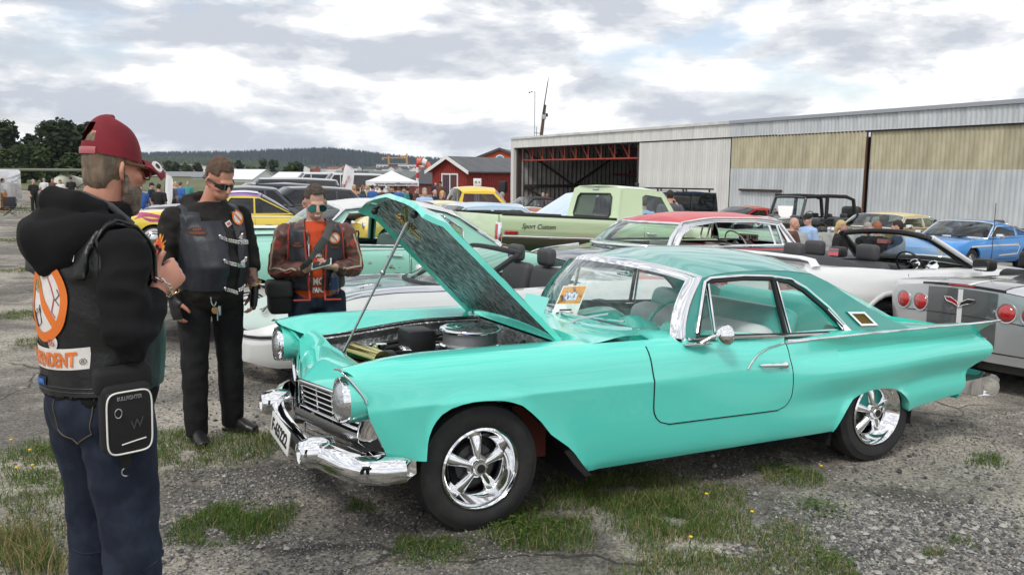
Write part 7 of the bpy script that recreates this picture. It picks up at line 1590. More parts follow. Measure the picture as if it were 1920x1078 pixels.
def hand(mb, M, curl=(.35, .5, .5), thumb=.5, k=1., spread=.0):
    """wrist at the origin, fingers along -z, palm towards +y, thumb on +x"""
    D = M @ Matrix.Diagonal((k, k, k, 1))
    mb.tube([(0, 0, .01), (.002, 0, -.03), (.002, .002, -.07), (0, .004, -.095)], [(.026, .019), (.037, .017), (.041, .016), (.036, .013)], 12, M=D, up=(1, 0, 0))
    for i, (x, L) in enumerate(((.029, .072), (.010, .08), (-.010, .074), (-.028, .058))):
        p = Vector((x, .002, -.088)); pts = [p + Vector((0, 0, .025)), p.copy()]; a = 0
        for j, s in enumerate((.45, .31, .24)):
            a += curl[j]*(1+.08*i); p = p + Vector((spread*(1.5-i)*.01, math.sin(a)*L*s, -math.cos(a)*L*s)); pts.append(p.copy())
        mb.tube(pts, [.0095, .0098, .009, .0082, .0062], 8, M=D)
    p = Vector((.026, .004, -.018)); q = p + Vector((.026, .016*thumb, -.026)); r = q + Vector((.014, .03*thumb, -.028)); s = r + Vector((.004, .02*thumb, -.022)); mb.tube([p, q, r, s], [.016, .0135, .011, .0075], 8, M=D)
def head_parts(mb, Hm, full=True):
    B = lambda c, r: mb.ball(c, r, 18, 12, M=Hm)
    B((0, .012, .115), (.076, .096, .102)); B((0, -.012, .06), (.066, .078, .075)); B((0, -.035, .018), (.052, .056, .048)); B((0, -.066, .0), (.028, .024, .022))
    if full:
        B((0, -.078, .098), (.05, .02, .014)); mb.tube([(0, -.088, .092), (0, -.105, .066), (0, -.112, .048), (0, -.095, .036)], [.010, .013, .0165, .011], 10, M=Hm)
        B((0, -.082, .016), (.026, .016, .008)); B((0, -.080, .006), (.022, .015, .007))
        for s in (-1, 1): B((s*.042, -.062, .055), (.024, .022, .02)); mb.tube([(s*.07, .008, .078), (s*.083, .016, .092), (s*.086, .024, .07), (s*.078, .016, .045), (s*.072, .008, .04)], [.007, .009, .01, .008, .006], 8, M=Hm)
def hmat(x, y, z, yaw=0, pitch=0, roll=0): return TR(x, y, z) @ RZ(yaw) @ RX(pitch) @ RY(roll)
def arm(mb, s, e, w, r=(.055, .047, .04, .034), n=14):
    s, e, w = Vector(s), Vector(e), Vector(w); mb.tube([s + (s-e)*.2, s + (s-e)*.12, s, s.lerp(e, .35), e.lerp(s, .08), e, e.lerp(w, .3), w], [r[0]*.35, r[0]*.75, r[0], r[0]*.97, r[1], r[1]*.98, r[2]*1.05, r[3]], n)
SKIN = mat('skin', (.55, .335, .255), .5, vary=(40, (.56, .30, .23), .4, .6), bump=(240, .15, .002)); SKIN2 = mat('skin_ruddy', (.54, .26, .175), .45, vary=(30, (.56, .23, .16), .45, .6), bump=(240, .15, .002))
TATTOO = mat('skin_tattooed', (.36, .17, .11), .5, vary=(26, (.06, .06, .07), .52, .58))
DENIM = mat('dark_denim', (.009, .014, .028), .85, spec=.3, vary=(7, (.024, .034, .058), .46, .7), bump=(420, .35, .002))
BLKDENIM = mat('black_denim', (.008, .008, .009), .85, spec=.3, vary=(6, (.016, .016, .017), .45, .65), bump=(420, .3, .002))
HOODY = mat('black_hoody', (.0085, .0085, .0095), .95, spec=.25, bump=(320, .25, .002)); HOODY2 = mat('charcoal_hoody', (.015, .014, .013), .92, vary=(5, (.026, .024, .022), .4, .6), spec=.25, bump=(320, .25, .002))
LEATHER = mat('black_leather', (.008, .0085, .0095), .4, vary=(14, (.014, .015, .016), .4, .65), bump=(70, .3, .006)); NAVYLEATHER = mat('navy_leather', (.009, .011, .017), .48, vary=(12, (.014, .017, .025), .4, .65), bump=(80, .25, .005))
BROWNLEATHER = mat('brown_leather', (.085, .028, .02), .42, vary=(11, (.15, .06, .045), .45, .7), bump=(60, .4, .006))
ORANGE = mat('patch_orange', (.72, .17, .02), .7); PWHITE = mat('patch_white', (.72, .7, .66), .8, vary=(60, (.66, .63, .6), .4, .6)); SILVER = mat('silver_chain', (.7, .7, .68), .2, 1.); GOLDC = mat('gold_chain', (.75, .55, .22), .2, 1.)
BOOT = mat('boot_leather', (.014, .013, .013), .35, bump=(90, .2, .004))
def chain(name, pts, r, m, parent, link_=None, closed=False):
    """a run of small links"""
    P = [Vector(p) for p in pts]; L = [0]
    for a, b in zip(P, P[1:]): L.append(L[-1]+(b-a).length)
    step = r*3.1; n = max(3, int(L[-1]/step)); mb = MB()
    for i in range(n):
        d = L[-1]*(i+.5)/n; k = max(j for j in range(len(L)) if L[j] <= d); k = min(k, len(P)-2); f = (d-L[k])/max(1e-6, L[k+1]-L[k]); p = P[k].lerp(P[k+1], f); t = (P[k+1]-P[k]).normalized()
        a = Vector((0, 0, 1)) if abs(t.z) < .8 else Vector((1, 0, 0)); q = t.cross(a).normalized(); q2 = t.cross(q); u = q if i % 2 else q2
        mb.tube([p + t*math.cos(x)*r*2 + u*math.sin(x)*r*1.2 for x in np.linspace(0, 2*PI, 9)], r*.42, 5, cap=False)
    o = mb.obj(name, m, parent, 60); o['kind'] = 'stuff'; return o
def shoe(mb, x, y, ang=0., k=1.):
    M = TR(x, y, 0) @ RZ(ang); mb.tube([(0, .06, .055), (0, .02, .06), (0, -.06, .055), (0, -.13, .04), (0, -.185, .03)], [(.045*k, .036), (.055, .042), (.046, .044), (.034, .05), (.022, .035)], 12, M=M, up=(0, 0, 1)); mb.box(-.042, .042, -.18, .085, .0, .022, M=M); mb.tube([(0, .03, .05), (0, .035, .14)], [.05, .052], 12, M=M)
def leg(mb, h, k, a, g=0., r=(.092, .066, .05)):
    h, k, a = Vector(h), Vector(k), Vector(a) - Vector((0, 0, .045 if g else 0)); mb.tube([h+(h-k)*.1, h.lerp(k, .25), h.lerp(k, .7), k, k.lerp(a, .3), k.lerp(a, .75), a], [r[0]+g*.8, r[0]*.98+g, r[1]*1.12+g, r[1]+g, r[1]*.98+g, r[2]*1.02+g*1.3, r[2]*.9+g*1.4], 16)
def body_of(p, voxel, name='body', skin=SKIN):
    """one continuous body: head, neck, trunk, arms with hands, legs"""
    mb = MB(); f = p.get('fat', 1.); add_rings(mb, torso_rings(f, p.get('belly', 0), -.012, lean=p.get('lean', 0)))
    Hm = p['head']; head_parts(mb, Hm); n0 = Vector((0, .012 - p.get('lean', 0)*.55, 1.46)); mb.tube([n0, n0.lerp(Hm @ Vector((0, .02, .02)), .5), Hm @ Vector((0, .02, .05))], [.066, .06, .06], 16)
    for sg, A in (('r', p['ra']), ('l', p['la'])):
        arm(mb, *A, r=p.get('armr', (.05, .044, .038, .029))); hand(mb, p['hm'+sg], *p.get('hand'+sg, ((.35, .5, .5), .5)), k=p.get('hk', 1.05))
    for L in p['legs']: leg(mb, *L)
    for s in p['shoes']: mb.tube([(s[0], s[1]+.03, .1), (s[0]+.08*math.sin(s[2]), s[1]-.08*math.cos(s[2]), .05)], [.032, .026], 10)
    return remesh(mb, voxel, 3, name, skin)
def dirhand(w, d, palm):
    """hand matrix: wrist point, finger direction, palm direction"""
    z = -Vector(d).normalized(); y = Vector(palm); y = (y - z*y.dot(z)).normalized(); x = y.cross(z); return Matrix(((x.x, y.x, z.x, w[0]), (x.y, y.y, z.y, w[1]), (x.z, y.z, z.z, w[2]), (0, 0, 0, 1)))
def scaled(M, s, w=1.): return M @ Matrix.Diagonal((s*w, s*w, s, 1))

def straps(v, k=1.):
    for s in (-1, 1): v.tube([(s*.13*k, -.12*k, 1.33), (s*.13*k, -.11*k, 1.41), (s*.13*k, -.055, 1.468), (s*.13*k, .01, 1.486), (s*.13*k, .065, 1.465), (s*.13*k, .11*k, 1.40), (s*.13*k, .12*k, 1.33)], [(.058, .010)]*7, 10, up=(1, 0, 0))
def biker_back():
    rz = math.radians(145); root = thing('person', 'bearded person in red cap and black leather waistcoat with orange back patches', 'person', scaled(upright(-1.375, 2.70, rz), 1.085, .92))
    Hm = hmat(-.03, -.075, 1.565, -.04, .08) @ Matrix.Diagonal((.95, .86, 1, 1))
    p = dict(head=Hm, lean=.03, ra=((-.20, .0, 1.41), (-.27, .05, 1.15), (-.195, -.11, 1.28)), la=((.2, -.05, 1.43), (.24, .02, 1.15), (.12, -.16, 1.08)),
             legs=[((-.1, .0, .93), (-.125, -.015, .5), (-.15, .03, .09)), ((.1, .0, .93), (.12, -.03, .5), (.14, .0, .09))], shoes=[(-.15, .03, -.2), (.14, 0, .2)], fat=1.02, belly=.02)
    p['hmr'] = dirhand((-.195, -.11, 1.28), (.05, -.75, .5), (1, .1, -.35)); p['hml'] = dirhand((.12, -.16, 1.08), (-.5, -.6, -.3), (0, .6, -.6)); p['handr'] = ((.75, .95, .6), -.2); p['handl'] = ((.7, .8, .5), .6)
    link('body', body_of(p, .0055, skin=SKIN2), root)
    # jeans
    t = MB(); [leg(t, *L, g=.022) for L in p['legs']]; add_rings(t, [((0, .012, z), r) for z, r in ((.86, (.165, .13)), (.93, (.178, .14)), (1.0, (.178, .135)), (1.05, (.172, .13)))])
    t.ball((-.085, .065, .90), (.09, .065, .10), 14, 10); t.ball((.085, .065, .90), (.09, .065, .10), 14, 10)
    jm = remesh(t, .009, 5, 'jeans', DENIM, .009, 7, 1.2); j = link('jeans', jm, root)
    fn = conform(jm, axes((-.09, .3, .93), (-1, -.05, 0), (0, 0, 1)), .003); st = mat('denim_stitch', (.1, .085, .06), .8)
    for pts in ([(-.07, .06), (.07, .06), (.07, -.05), (0, -.09), (-.07, -.05), (-.07, .06)],): b = MB(); q = []; [q.extend([fn((lerp(a[0], c[0], k/6), lerp(a[1], c[1], k/6))) for k in range(6)]) for a, c in zip(pts, pts[1:])]; b.tube(q, .0022, 4); b.obj('pocket_stitch', st, j)
    for L in p['legs']:
        b = MB(); k = Vector(L[1]); b.tube([k + Vector((.094*math.cos(a), .094*math.sin(a), -.055+.01*math.sin(a*2))) for a in np.linspace(0, 2*PI, 25)], .0035, 5); b.obj('knee_seam', DENIM, j)
    s = MB(); [shoe(s, *x) for x in p['shoes']]; link('boots', remesh(s, .01, 2, 'boots', BOOT), root)
    # hoody with the hood down on the back
    h = MB(); add_rings(h, torso_rings(1.02, .03, .02, .93, .03)); [arm(h, *A, r=(.074, .066, .06, .046), n=18) for A in ((p['ra'][0], p['ra'][1], Vector(p['ra'][1]).lerp(Vector(p['ra'][2]), .93)), (p['la'][0], p['la'][1], Vector(p['la'][1]).lerp(Vector(p['la'][2]), .9)))]
    h.tube([(0, -.03, 1.47), (0, -.05, 1.54)], [(.1, .092), (.088, .085)], 18, up=(1, 0, 0))
    hm_ = remesh(h, .009, 5, 'hoody', HOODY, .013, 6.5, 1.7); link('hoody', hm_, root)
    hd = MB(); hd.tube([(-.12, -.04, 1.48), (-.14, .05, 1.465), (-.095, .125, 1.43), (0, .155, 1.41), (.095, .125, 1.43), (.14, .05, 1.465), (.12, -.04, 1.48)], [(.03, .03), (.05, .042), (.07, .048), (.08, .05), (.07, .048), (.05, .042), (.03, .03)], 14, up=(0, 0, 1))
    hd.tube([(-.105, .0, 1.515), (-.075, .08, 1.54), (0, .11, 1.55), (.075, .08, 1.54), (.105, .0, 1.515)], [.026, .034, .038, .034, .026], 12); hd.ball((0, .09, 1.47), (.125, .075, .07), 16, 10)
    link('hood', remesh(hd, .008, 5, 'hood', HOODY, .010, 7, 1.3), root)
    li = MB(); li.tube([(-.10, -.09, 1.475), (-.105, -.02, 1.53), (-.075, .05, 1.565), (0, .078, 1.572), (.075, .05, 1.565), (.105, -.02, 1.53)], .012, 8); li.obj('hood_lining', mat('lining_grey', (.07, .07, .07), .8), root, 60)
    # leather waistcoat
    v = MB(); R = torso_rings(1.02, .035, .034, .90, .03); R = R[:-2]; add_rings(v, R + [((0, -.01, 1.455), (.165, .118)), ((0, -.012, 1.47), (.12, .10))]); straps(v)
    def armhole(c): return abs(c.x) > .195 and c.z > 1.13 and ((c.y+.03*(c.z-.93))**2/.095**2 + (c.z-1.36)**2/.21**2 < 1)
    vm = remesh(v, .008, 5, 'waistcoat', LEATHER, .004, 7, .8, lambda c: armhole(c) or c.z < .985 or (c.z > 1.465 and abs(c.x) < .075)); wc = link('waistcoat', vm, root)
    # rims of the armholes and hem
    for sg in (-1, 1):
        t_ = BVHTree.FromPolygons([x.co for x in vm.vertices], [q.vertices[:] for q in vm.polygons]); pts = []
        for a in np.linspace(0, 2*PI, 33):
            z = 1.36+.215*math.sin(a); y = -.03*(z-.93)+.10*math.cos(a); hit = t_.find_nearest((sg*.2, y, z)); pts.append(hit[0] + Vector((sg*.004, 0, 0)))
        b = MB(); b.tube(pts, .006, 6, cap=False); b.obj('armhole_piping', LEATHER, wc, 60)
    B = axes((.0, .3, 1.29), (-1, 0, 0), (0, .03, 1)); fn = conform(vm, B, .004)
    oct_ = lambda r: [(r*math.cos(a)*.92, r*math.sin(a)) for a in np.linspace(PI/8, 2*PI+PI/8, 9)[:-1]]
    disc_patch('back_patch', fn, 0, .105, PWHITE, wc, 32, 5, 1.1, (.0, -.03)); fn2 = conform(vm, B, .006); disc_patch('patch_ring', fn2, .084, .11, ORANGE, wc, 40, 3, 1.1, (.0, -.03)); band_patch('patch_bar', fn2, .185, .026, ORANGE, wc, 0, 14, (.0, -.03), -.85)
    gr = mat('print_green', (.05, .22, .06), .7)
    for k in range(5): poly_patch('patch_leaf', fn2, [(-.045, -.015), (-.045+.035*math.cos(1.57+(k-2)*.6)-.004, -.015+.035*math.sin(1.57+(k-2)*.6)), (-.045+.045*math.cos(1.57+(k-2)*.6), -.015+.045*math.sin(1.57+(k-2)*.6)), (-.045+.035*math.cos(1.57+(k-2)*.6)+.004, -.012+.035*math.sin(1.57+(k-2)*.6))], gr, wc)
    tx('patch_bottle', 'xxx', .035, fn2, INK, wc, (-.03, -.06), .3); b = MB(); b.tube([fn2((a, c)) for a, c in ((-.06, -.07), (-.035, -.11), (-.005, -.095), (-.02, -.045))], .0015, 4); b.obj('patch_drawing', INK, wc)
    b = MB(); b.tube([fn2((a, c)) for a, c in ((.02, .04), (.045, .01), (.06, -.02), (.05, -.06), (.065, -.075))], .0018, 4); b.obj('patch_drawing', RED_LENS, wc); b = MB(); b.tube([fn2((a, c)) for a, c in ((.07, .005), (.08, -.01), (.065, -.025), (.08, -.04))], .0015, 4); b.obj('patch_drawing', INK, wc)
    band_patch('lower_rocker', fn, .30, .062, PWHITE, wc, .35, 20, (.0, -.20)); tx('rocker_lettering', 'INDEPENDENT', .056, fn2, ORANGE, wc, (-.008, -.203), 0, .255, .002, bend=.35); tx('rocker_mark', '®', .025, fn2, INK, wc, (.137, -.203), 0)
    disc_patch('number_patch', fn, 0, .022, PWHITE, wc, 16, 2, 1.1, (.04, -.15)); tx('number_lettering', '86', .028, fn2, mat('print_redbrown', (.4, .06, .03), .7), wc, (.04, -.151), 0, .03)
    band_patch('upper_rocker', fn, .28, .06, PWHITE, wc, -.2, 20, (.0, .12)); tx('rocker_lettering', 'A.R.M.', .06, fn2, ORANGE, wc, (.0, .12), 0, .24, .003, bend=-.2)
    band_patch('side_patch', fn, .085, .03, mat('patch_navy', (.01, .02, .06), .7), wc, 0, 8, (-.05, -.272)); tx('side_lettering', 'TRIUMPH', .022, fn2, mat('print_blue', (.06, .2, .6), .6), wc, (-.05, -.272), 0, .072, .001)
    for z in (1.0, 1.012): b = MB(); fnz = conform(vm, axes((0, .3, z), (-1, 0, 0), (0, 0, 1)), .001); b.tube([fnz((a, 0)) for a in np.linspace(-.16, .16, 17)], .0022, 4); b.obj('hem_stitch', LEATHER, wc)
    # hair, beard, glasses, cap
    hr = MB(); hr.ball((0, .018, .105), (.081, .098, .098), 18, 12, M=Hm); hr.ball((0, .06, .055), (.066, .05, .06), 16, 10, M=Hm); hm2 = remesh(hr, .006, 2, 'hair', mat('hair_ash', (.2, .145, .095), .7, vary=(30, (.1, .075, .055), .4, .65), bump=(160, .8, .006), stretch=(1, 1, .25)), .004, 30, .4, lambda c: (Hm.inverted() @ c).y < .002 and (Hm.inverted() @ c).z < .135 or (Hm.inverted() @ c).z < .012); link('hair', hm2, root)
    bd = MB(); bd.ball((0, -.04, .0), (.057, .062, .05), 16, 10, M=Hm); bd.ball((0, -.065, -.03), (.038, .035, .036), 14, 10, M=Hm); [bd.tube([(s*.068, .0, .055), (s*.066, -.015, .015), (s*.045, -.04, -.02)], [.01, .016, .02], 8, M=Hm) for s in (-1, 1)]
    link('beard', remesh(bd, .006, 2, 'beard', mat('beard_grey', (.14, .105, .08), .8, vary=(35, (.26, .22, .18), .45, .65), bump=(200, .9, .006)), .004, 40, .6, lambda c: (Hm.inverted() @ c).z > .026 and abs((Hm.inverted() @ c).x) < .05), root)
    cap = thing('cap', 'dark red baseball cap with pink strap and round badge worn by the bearded person', 'cap', root.matrix_world @ Hm)
    capm = mat('cap_red', (.20, .008, .018), .8, vary=(9, (.15, .006, .014), .4, .6), bump=(300, .3, .002)); cb = MB(); R = []
    for k in np.linspace(0, 1, 12):
        a = k*PI/2; R.append([(.089*math.cos(a)**.75*math.cos(t), .012+.108*math.cos(a)**.75*math.sin(t), .105+.035*math.sin(t)*.35+.118*math.sin(a)) for t in np.linspace(0, 2*PI, 37)])
    n = 37; cb.v = [p_ for r in R for p_ in r]; cb.f = [(i*n+j, i*n+j+1, (i+1)*n+j+1, (i+1)*n+j) for i in range(11) for j in range(36) if not (i < 6 and 60 < j*10 < 120 and (1-((j*10-90)/30.)**2)*6 > i-.5 and i > 1)]; cb.m = [0]*len(cb.f); cb.obj('crown', capm, cap, 60)
    br = MB(); R = []
    for k in np.linspace(0, 1, 8): R.append([(.087*q*(1-.10*k), -.072-.105*k*(1-.35*q*q)-.02*(1-q*q), .100-.032*k*k-.026*q*q+.012) for q in np.linspace(-1, 1, 17)])
    br.grid(R); br.grid([[(x, y, z-.006) for x, y, z in r] for r in R]); br.obj('peak', capm, cap, 60)
    b = MB(); Mb = axes((-.056, -.135, .09), (.15, -.96, -.126), (.63, 0, .75)); b.lathe([(.0001, .004), (.02, .004), (.022, 0)], 20, Mb); bb = b.obj('badge', PWHITE, cap); b = MB(); b.lathe([(.0001, .006), (.01, .0055)], 14, Mb); b.obj('badge_print', INK, bb)
    b = MB(); b.tube([(.088*math.cos(t), .012+.112*math.sin(t), .122) for t in np.linspace(PI*.3, PI*.7, 13)], [(.0105, .002)]*13, 8, up=(0, 0, 1)); b.obj('strap', mat('strap_pink', (.42, .12, .13), .5), cap); b = MB(); b.ball((0, .012, .226), .009, 10, 6); b.obj('button', capm, cap)
    g = thing('glasses', 'brown framed spectacles worn under the red cap', 'glasses', root.matrix_world @ Hm)
    for s in (-1, 1):
        b = MB(); b.tube([(s*.08, .02, .092), (s*.079, -.05, .088), (s*.074, -.098, .085)], [(.003, .002), (.0055, .002), (.006, .002)], 6, up=(0, 0, 1)); b.obj('temple', mat('frame_brown', (.13, .05, .02), .3), g)
        b = MB(); b.tube([(s*(.038+.03*math.cos(a)), -.112+.01*abs(math.cos(a)), .07+.021*math.sin(a)) for a in np.linspace(0, 2*PI, 19)], .0028, 6, cap=False); b.obj('rim', MATS['frame_brown'], g)
    w = Vector(p['ra'][1]).lerp(Vector(p['ra'][2]), 1.0); d = (Vector(p['ra'][2])-Vector(p['ra'][1])).normalized(); u = d.orthogonal().normalized(); v2 = d.cross(u)
    chain('bracelet', [w + d*.012 + u*.040*math.cos(a) + v2*.040*math.sin(a) for a in np.linspace(0, 2*PI, 25)], .0045, SILVER, root)
    # hip bag
    bm_ = axes((-.232, .045, .935), (-.22, -1, 0), (-.10, .0, 1)); bag = thing('hip_bag', 'black hip bag with white piping and grey lettering on the bearded person', 'bag', scaled(root.matrix_world @ bm_, .86))
    cv = mat('bag_nylon', (.009, .009, .010), .8, bump=(300, .3, .002)); b = MB(); b.rbox(-.088, .088, -.125, .12, -.035, .035, .03, seg=4); b.obj('pouch', cv, bag, 60); b = MB(); b.rbox(-.078, .078, -.115, .1, .03, .052, .018, seg=3); b.obj('front_pocket', cv, bag, 60)
    pip = [(.078*math.copysign(abs(math.cos(a))**.35, math.cos(a)), -.008+.108*math.copysign(abs(math.sin(a))**.35, math.sin(a)), .052) for a in np.linspace(0, 2*PI, 49)]; b = MB(); b.tube(pip, .0032, 6, cap=False); b.obj('piping', WHITEINK, bag, 60)
    b = MB(); b.tube([(-.03, -.083, .0535), (.02, -.076, .0535), (.055, -.072, .0535)], .0022, 6); b.obj('reflective_line', WHITEINK, bag); text('bag_lettering', 'BULLFIGHTER', .019, TR(0, .078, .0535), mat('print_grey', (.3, .3, .3), .6), bag, width=.085)
    text('bag_emblem', 'W', .045, TR(.02, -.02, .0535) @ RZ(.25), mat('print_dark_grey', (.06, .06, .06), .5), bag, shear=.3); b = MB(); b.tube([(-.04+.012*math.cos(a), .03+.016*math.sin(a), .056) for a in np.linspace(0, 2*PI, 13)], .0018, 5); b.obj('zip_pull', STEEL, bag)
    b = MB(); b.rbox(-.10, .10, .08, .17, -.05, .015, .02); b.obj('top_flap', cv, bag, 60); b = MB(); b.box(-.018, .018, -.19, -.1, -.01, .0); b.obj('tail_strap', cv, bag); b = MB(); b.tube([(.016*math.cos(a), -.205+.016*math.sin(a), -.004) for a in np.linspace(0, 2*PI, 13)], .003, 6, cap=False); b.obj('ring', STEEL, bag)
    b = MB(); b.tube([(.185*math.cos(a), -.005+.15*math.sin(a), 1.035+.02*math.cos(a)) for a in np.linspace(0, 2*PI, 33)], [(.025, .004)]*33, 6, up=(0, 0, 1)); b.obj('hip_strap', cv, root, 60)
biker_back()

def biker_standing():
    rz = math.radians(42); S = 1.085; root = thing('person', 'heavyset person in wraparound sunglasses, charcoal hoody and black leather waistcoat with chains', 'person', scaled(upright(-2.06, 5.62, rz), S, .94))
    Hm = hmat(.04, -.085, 1.57, .22, .42)
    p = dict(head=Hm, lean=.03, ra=((-.215, .0, 1.42), (-.29, .03, 1.16), (-.28, -.09, .94)), la=((.215, .0, 1.42), (.29, .03, 1.16), (.27, -.09, .95)), legs=[((-.11, .0, .93), (-.13, -.01, .5), (-.14, -.02, .09)), ((.11, .0, .93), (.13, .03, .5), (.15, .07, .09))], shoes=[(-.14, -.03, -.15), (.16, .06, .45)], fat=1.08, belly=.085, armr=(.056, .05, .046, .033))
    p['hmr'] = dirhand(p['ra'][2], (.12, -.12, -1), (1, .25, 0)); p['hml'] = dirhand(p['la'][2], (-.12, -.12, -1), (-1, .25, 0)); p['handr'] = ((.3, .55, .45), .6); p['handl'] = ((.4, .6, .5), .6); p['hk'] = 1.12
    bd = body_of(p, .0065, skin=SKIN2); bd.materials.append(TATTOO)
    for f in bd.polygons:
        c = f.center
        if abs(c.x) > .2 and .97 < c.z < 1.13: f.material_index = 1
    link('body', bd, root)
    t = MB(); [leg(t, *L, g=.018) for L in p['legs']]; add_rings(t, [((0, .0, z), r) for z, r in ((.86, (.19, .15)), (.93, (.205, .165)), (1.0, (.205, .175)), (1.04, (.2, .175)))]); link('trousers', remesh(t, .01, 6, 'trousers', BLKDENIM, .007, 7, 1.1), root)
    s = MB(); [shoe(s, *x) for x in p['shoes']]; link('shoes', remesh(s, .01, 2, 'shoes', BOOT), root)
    h = MB(); add_rings(h, torso_rings(1.08, .10, .022, .93, .03)); [arm(h, A[0], A[1], Vector(A[1]).lerp(Vector(A[2]), .42), r=(.078, .071, .067, .06), n=18) for A in (p['ra'], p['la'])]
    h.tube([(-.1, -.06, 1.46), (-.11, .04, 1.5), (0, .10, 1.51), (.11, .04, 1.5), (.1, -.06, 1.46)], [.035, .05, .055, .05, .035], 12); hm_ = remesh(h, .01, 5, 'hoody', HOODY2, .012, 7, 1.7); ho = link('hoody', hm_, root)
    v = MB(); R = torso_rings(1.08, .10, .036, .93, .03); add_rings(v, R[:-2] + [((0, -.01, 1.455), (.19, .125))]); straps(v, 1.08)
    def gone(c): return c.z < .985 or (c.z > 1.455 and abs(c.x) < .075) or (abs(c.x) > .21 and ((c.y)**2/.10**2 + (c.z-1.34)**2/.19**2 < 1)) or (c.y < -.05 and lerp(-.02, .035, (c.z-.98)/.48) - .02*0 < c.x < lerp(.055, .105, (c.z-.98)/.48)) or (c.y < 0 and c.z > 1.40 and abs(c.x) < .1)
    vm = remesh(v, .009, 5, 'waistcoat', NAVYLEATHER, .004, 7, .8, gone); wc = link('waistcoat', vm, root)
    F = axes((0, -.4, 1.22), (1, 0, 0), (0, 0, 1)); fn = conform(vm, F, .004); fh = conform(hm_, F, .004); fn2 = conform(vm, F, .006)
    dim = mat('patch_dim', (.03, .018, .016), .8); rbr = mat('print_rust', (.35, .08, .03), .7)
    disc_patch('oval_patch', fn, 0, .05, dim, wc, 24, 3, .5, (-.14, .12)); tx('patch_lettering', 'ARM', .022, fn2, rbr, wc, (-.14, .132)); tx('patch_lettering', 'NORWAY', .018, fn2, rbr, wc, (-.14, .112)); disc_patch('oval_patch', fn, 0, .03, dim, wc, 20, 3, .6, (.165, .10)); tx('patch_lettering', 'arm', .018, fn2, rbr, wc, (.165, .10))
    disc_patch('round_patch', fn, 0, .042, PWHITE, wc, 26, 3, 1., (.15, .195)); disc_patch('round_patch_ring', fn2, .034, .046, ORANGE, wc, 28, 2, 1., (.15, .195)); band_patch('round_patch_bar', fn2, .075, .012, ORANGE, wc, 0, 8, (.15, .195), -.85)
    band_patch('hoody_label', fh, .045, .028, PWHITE, ho, 0, 6, (.07, .16), .35); fh2 = conform(hm_, F, .006); band_patch('hoody_label_print', fh2, .03, .018, RED_LENS, ho, 0, 6, (.07, .16), .35)
    for z, x0, x1, sag in ((1.275+.04, .0, .12, .03), (1.135+.04, -.005, .11, .025), (1.005, .0, .10, .02)):
        pts = [fn((lerp(x0-.03, x1+.02, k), z-1.22-sag*math.sin(PI*k))) + Vector((0, -.012, 0)) for k in np.linspace(0, 1, 13)]; chain('waistcoat_chain', pts, .0045, SILVER, root); chain('waistcoat_chain', [q+Vector((0, -.003, -.012)) for q in pts], .0045, SILVER, root)
        for q in (pts[0], pts[-1]): b = MB(); b.ball(q, .009, 10, 6); b.obj('stud', SILVER, wc)
    # flame print down the sleeve
    S_ = Vector(p['ra'][0]); E_ = Vector(p['ra'][1]); mid = S_.lerp(E_, .8); yax = (S_-E_).normalized(); xa = Vector((.55, -.83, 0)); xa = (xa - yax*xa.dot(yax)).normalized()
    M = axes(mid, xa, yax); M = M if (M.to_3x3() @ Vector((0, 0, 1))).dot(Vector((-.7, -.7, 0))) > 0 else axes(mid, -xa, yax); fs = conform(hm_, M, .003, .3); fs2 = conform(hm_, M, .0045, .3); fs3 = conform(hm_, M, .006, .3)
    fl = mat('flame_yellow', (.72, .42, .06), .7, vary=(30, (.7, .16, .03), .42, .6))
    poly_patch('flame', fs, [(-.03, -.13), (-.045, -.06), (-.035, .0), (-.05, .05), (-.03, .03), (-.03, .09), (-.012, .06), (-.005, .15), (.008, .07), (.022, .11), (.022, .05), (.04, .08), (.036, .0), (.044, -.06), (.03, -.13)], fl, ho)
    for c_, y in (('A', .045), ('R', -.02), ('M', -.085)): tx('sleeve_letter', c_, .068, fs2, mat('flame_red', (.6, .06, .015), .6), ho, (-.002, y), 0, None, .003)
    disc_patch('sleeve_badge', fs2, 0, .03, mat('flame_cream', (.75, .5, .3), .7), ho, 20, 2, 1.1, (.0, -.145)); disc_patch('sleeve_badge_ring', fs3, .022, .031, ORANGE, ho, 20, 2, 1.1, (.0, -.145))
    # gloves, bracelets, keys
    for key, w in (('r', p['ra'][2]), ('l', p['la'][2])):
        g = MB(); D = p['hm'+key] @ Matrix.Diagonal((1.12, 1.12, 1.12, 1)); g.tube([(0, 0, .02), (.002, 0, -.03), (.002, .002, -.07), (0, .004, -.098)], [(.031, .025), (.043, .023), (.047, .022), (.042, .019)], 14, M=D, up=(1, 0, 0))
        for x in (.029, .010, -.010, -.028): g.tube([(x, .002, -.085), (x, .008, -.118)], .0125, 8, M=D)
        g.tube([(.026, .004, -.018), (.052, .013, -.044)], .018, 8, M=D); link('glove', remesh(g, .006, 3, 'glove', mat('glove_leather', (.014, .013, .014), .45, bump=(120, .3, .004)), .002, 20), root)
        b = MB(); b.rbox(-.03, .03, -.033, -.02, -.0, .03, .008, M=D); b.obj('glove_strap', BLACK, root)
        W_ = Vector(w) + Vector((0, 0, .035)); chain('bracelet', [W_ + Vector((.046*math.cos(a), .042*math.sin(a), .012*math.cos(a))) for a in np.linspace(0, 2*PI, 25)], .005, GOLDC, root)
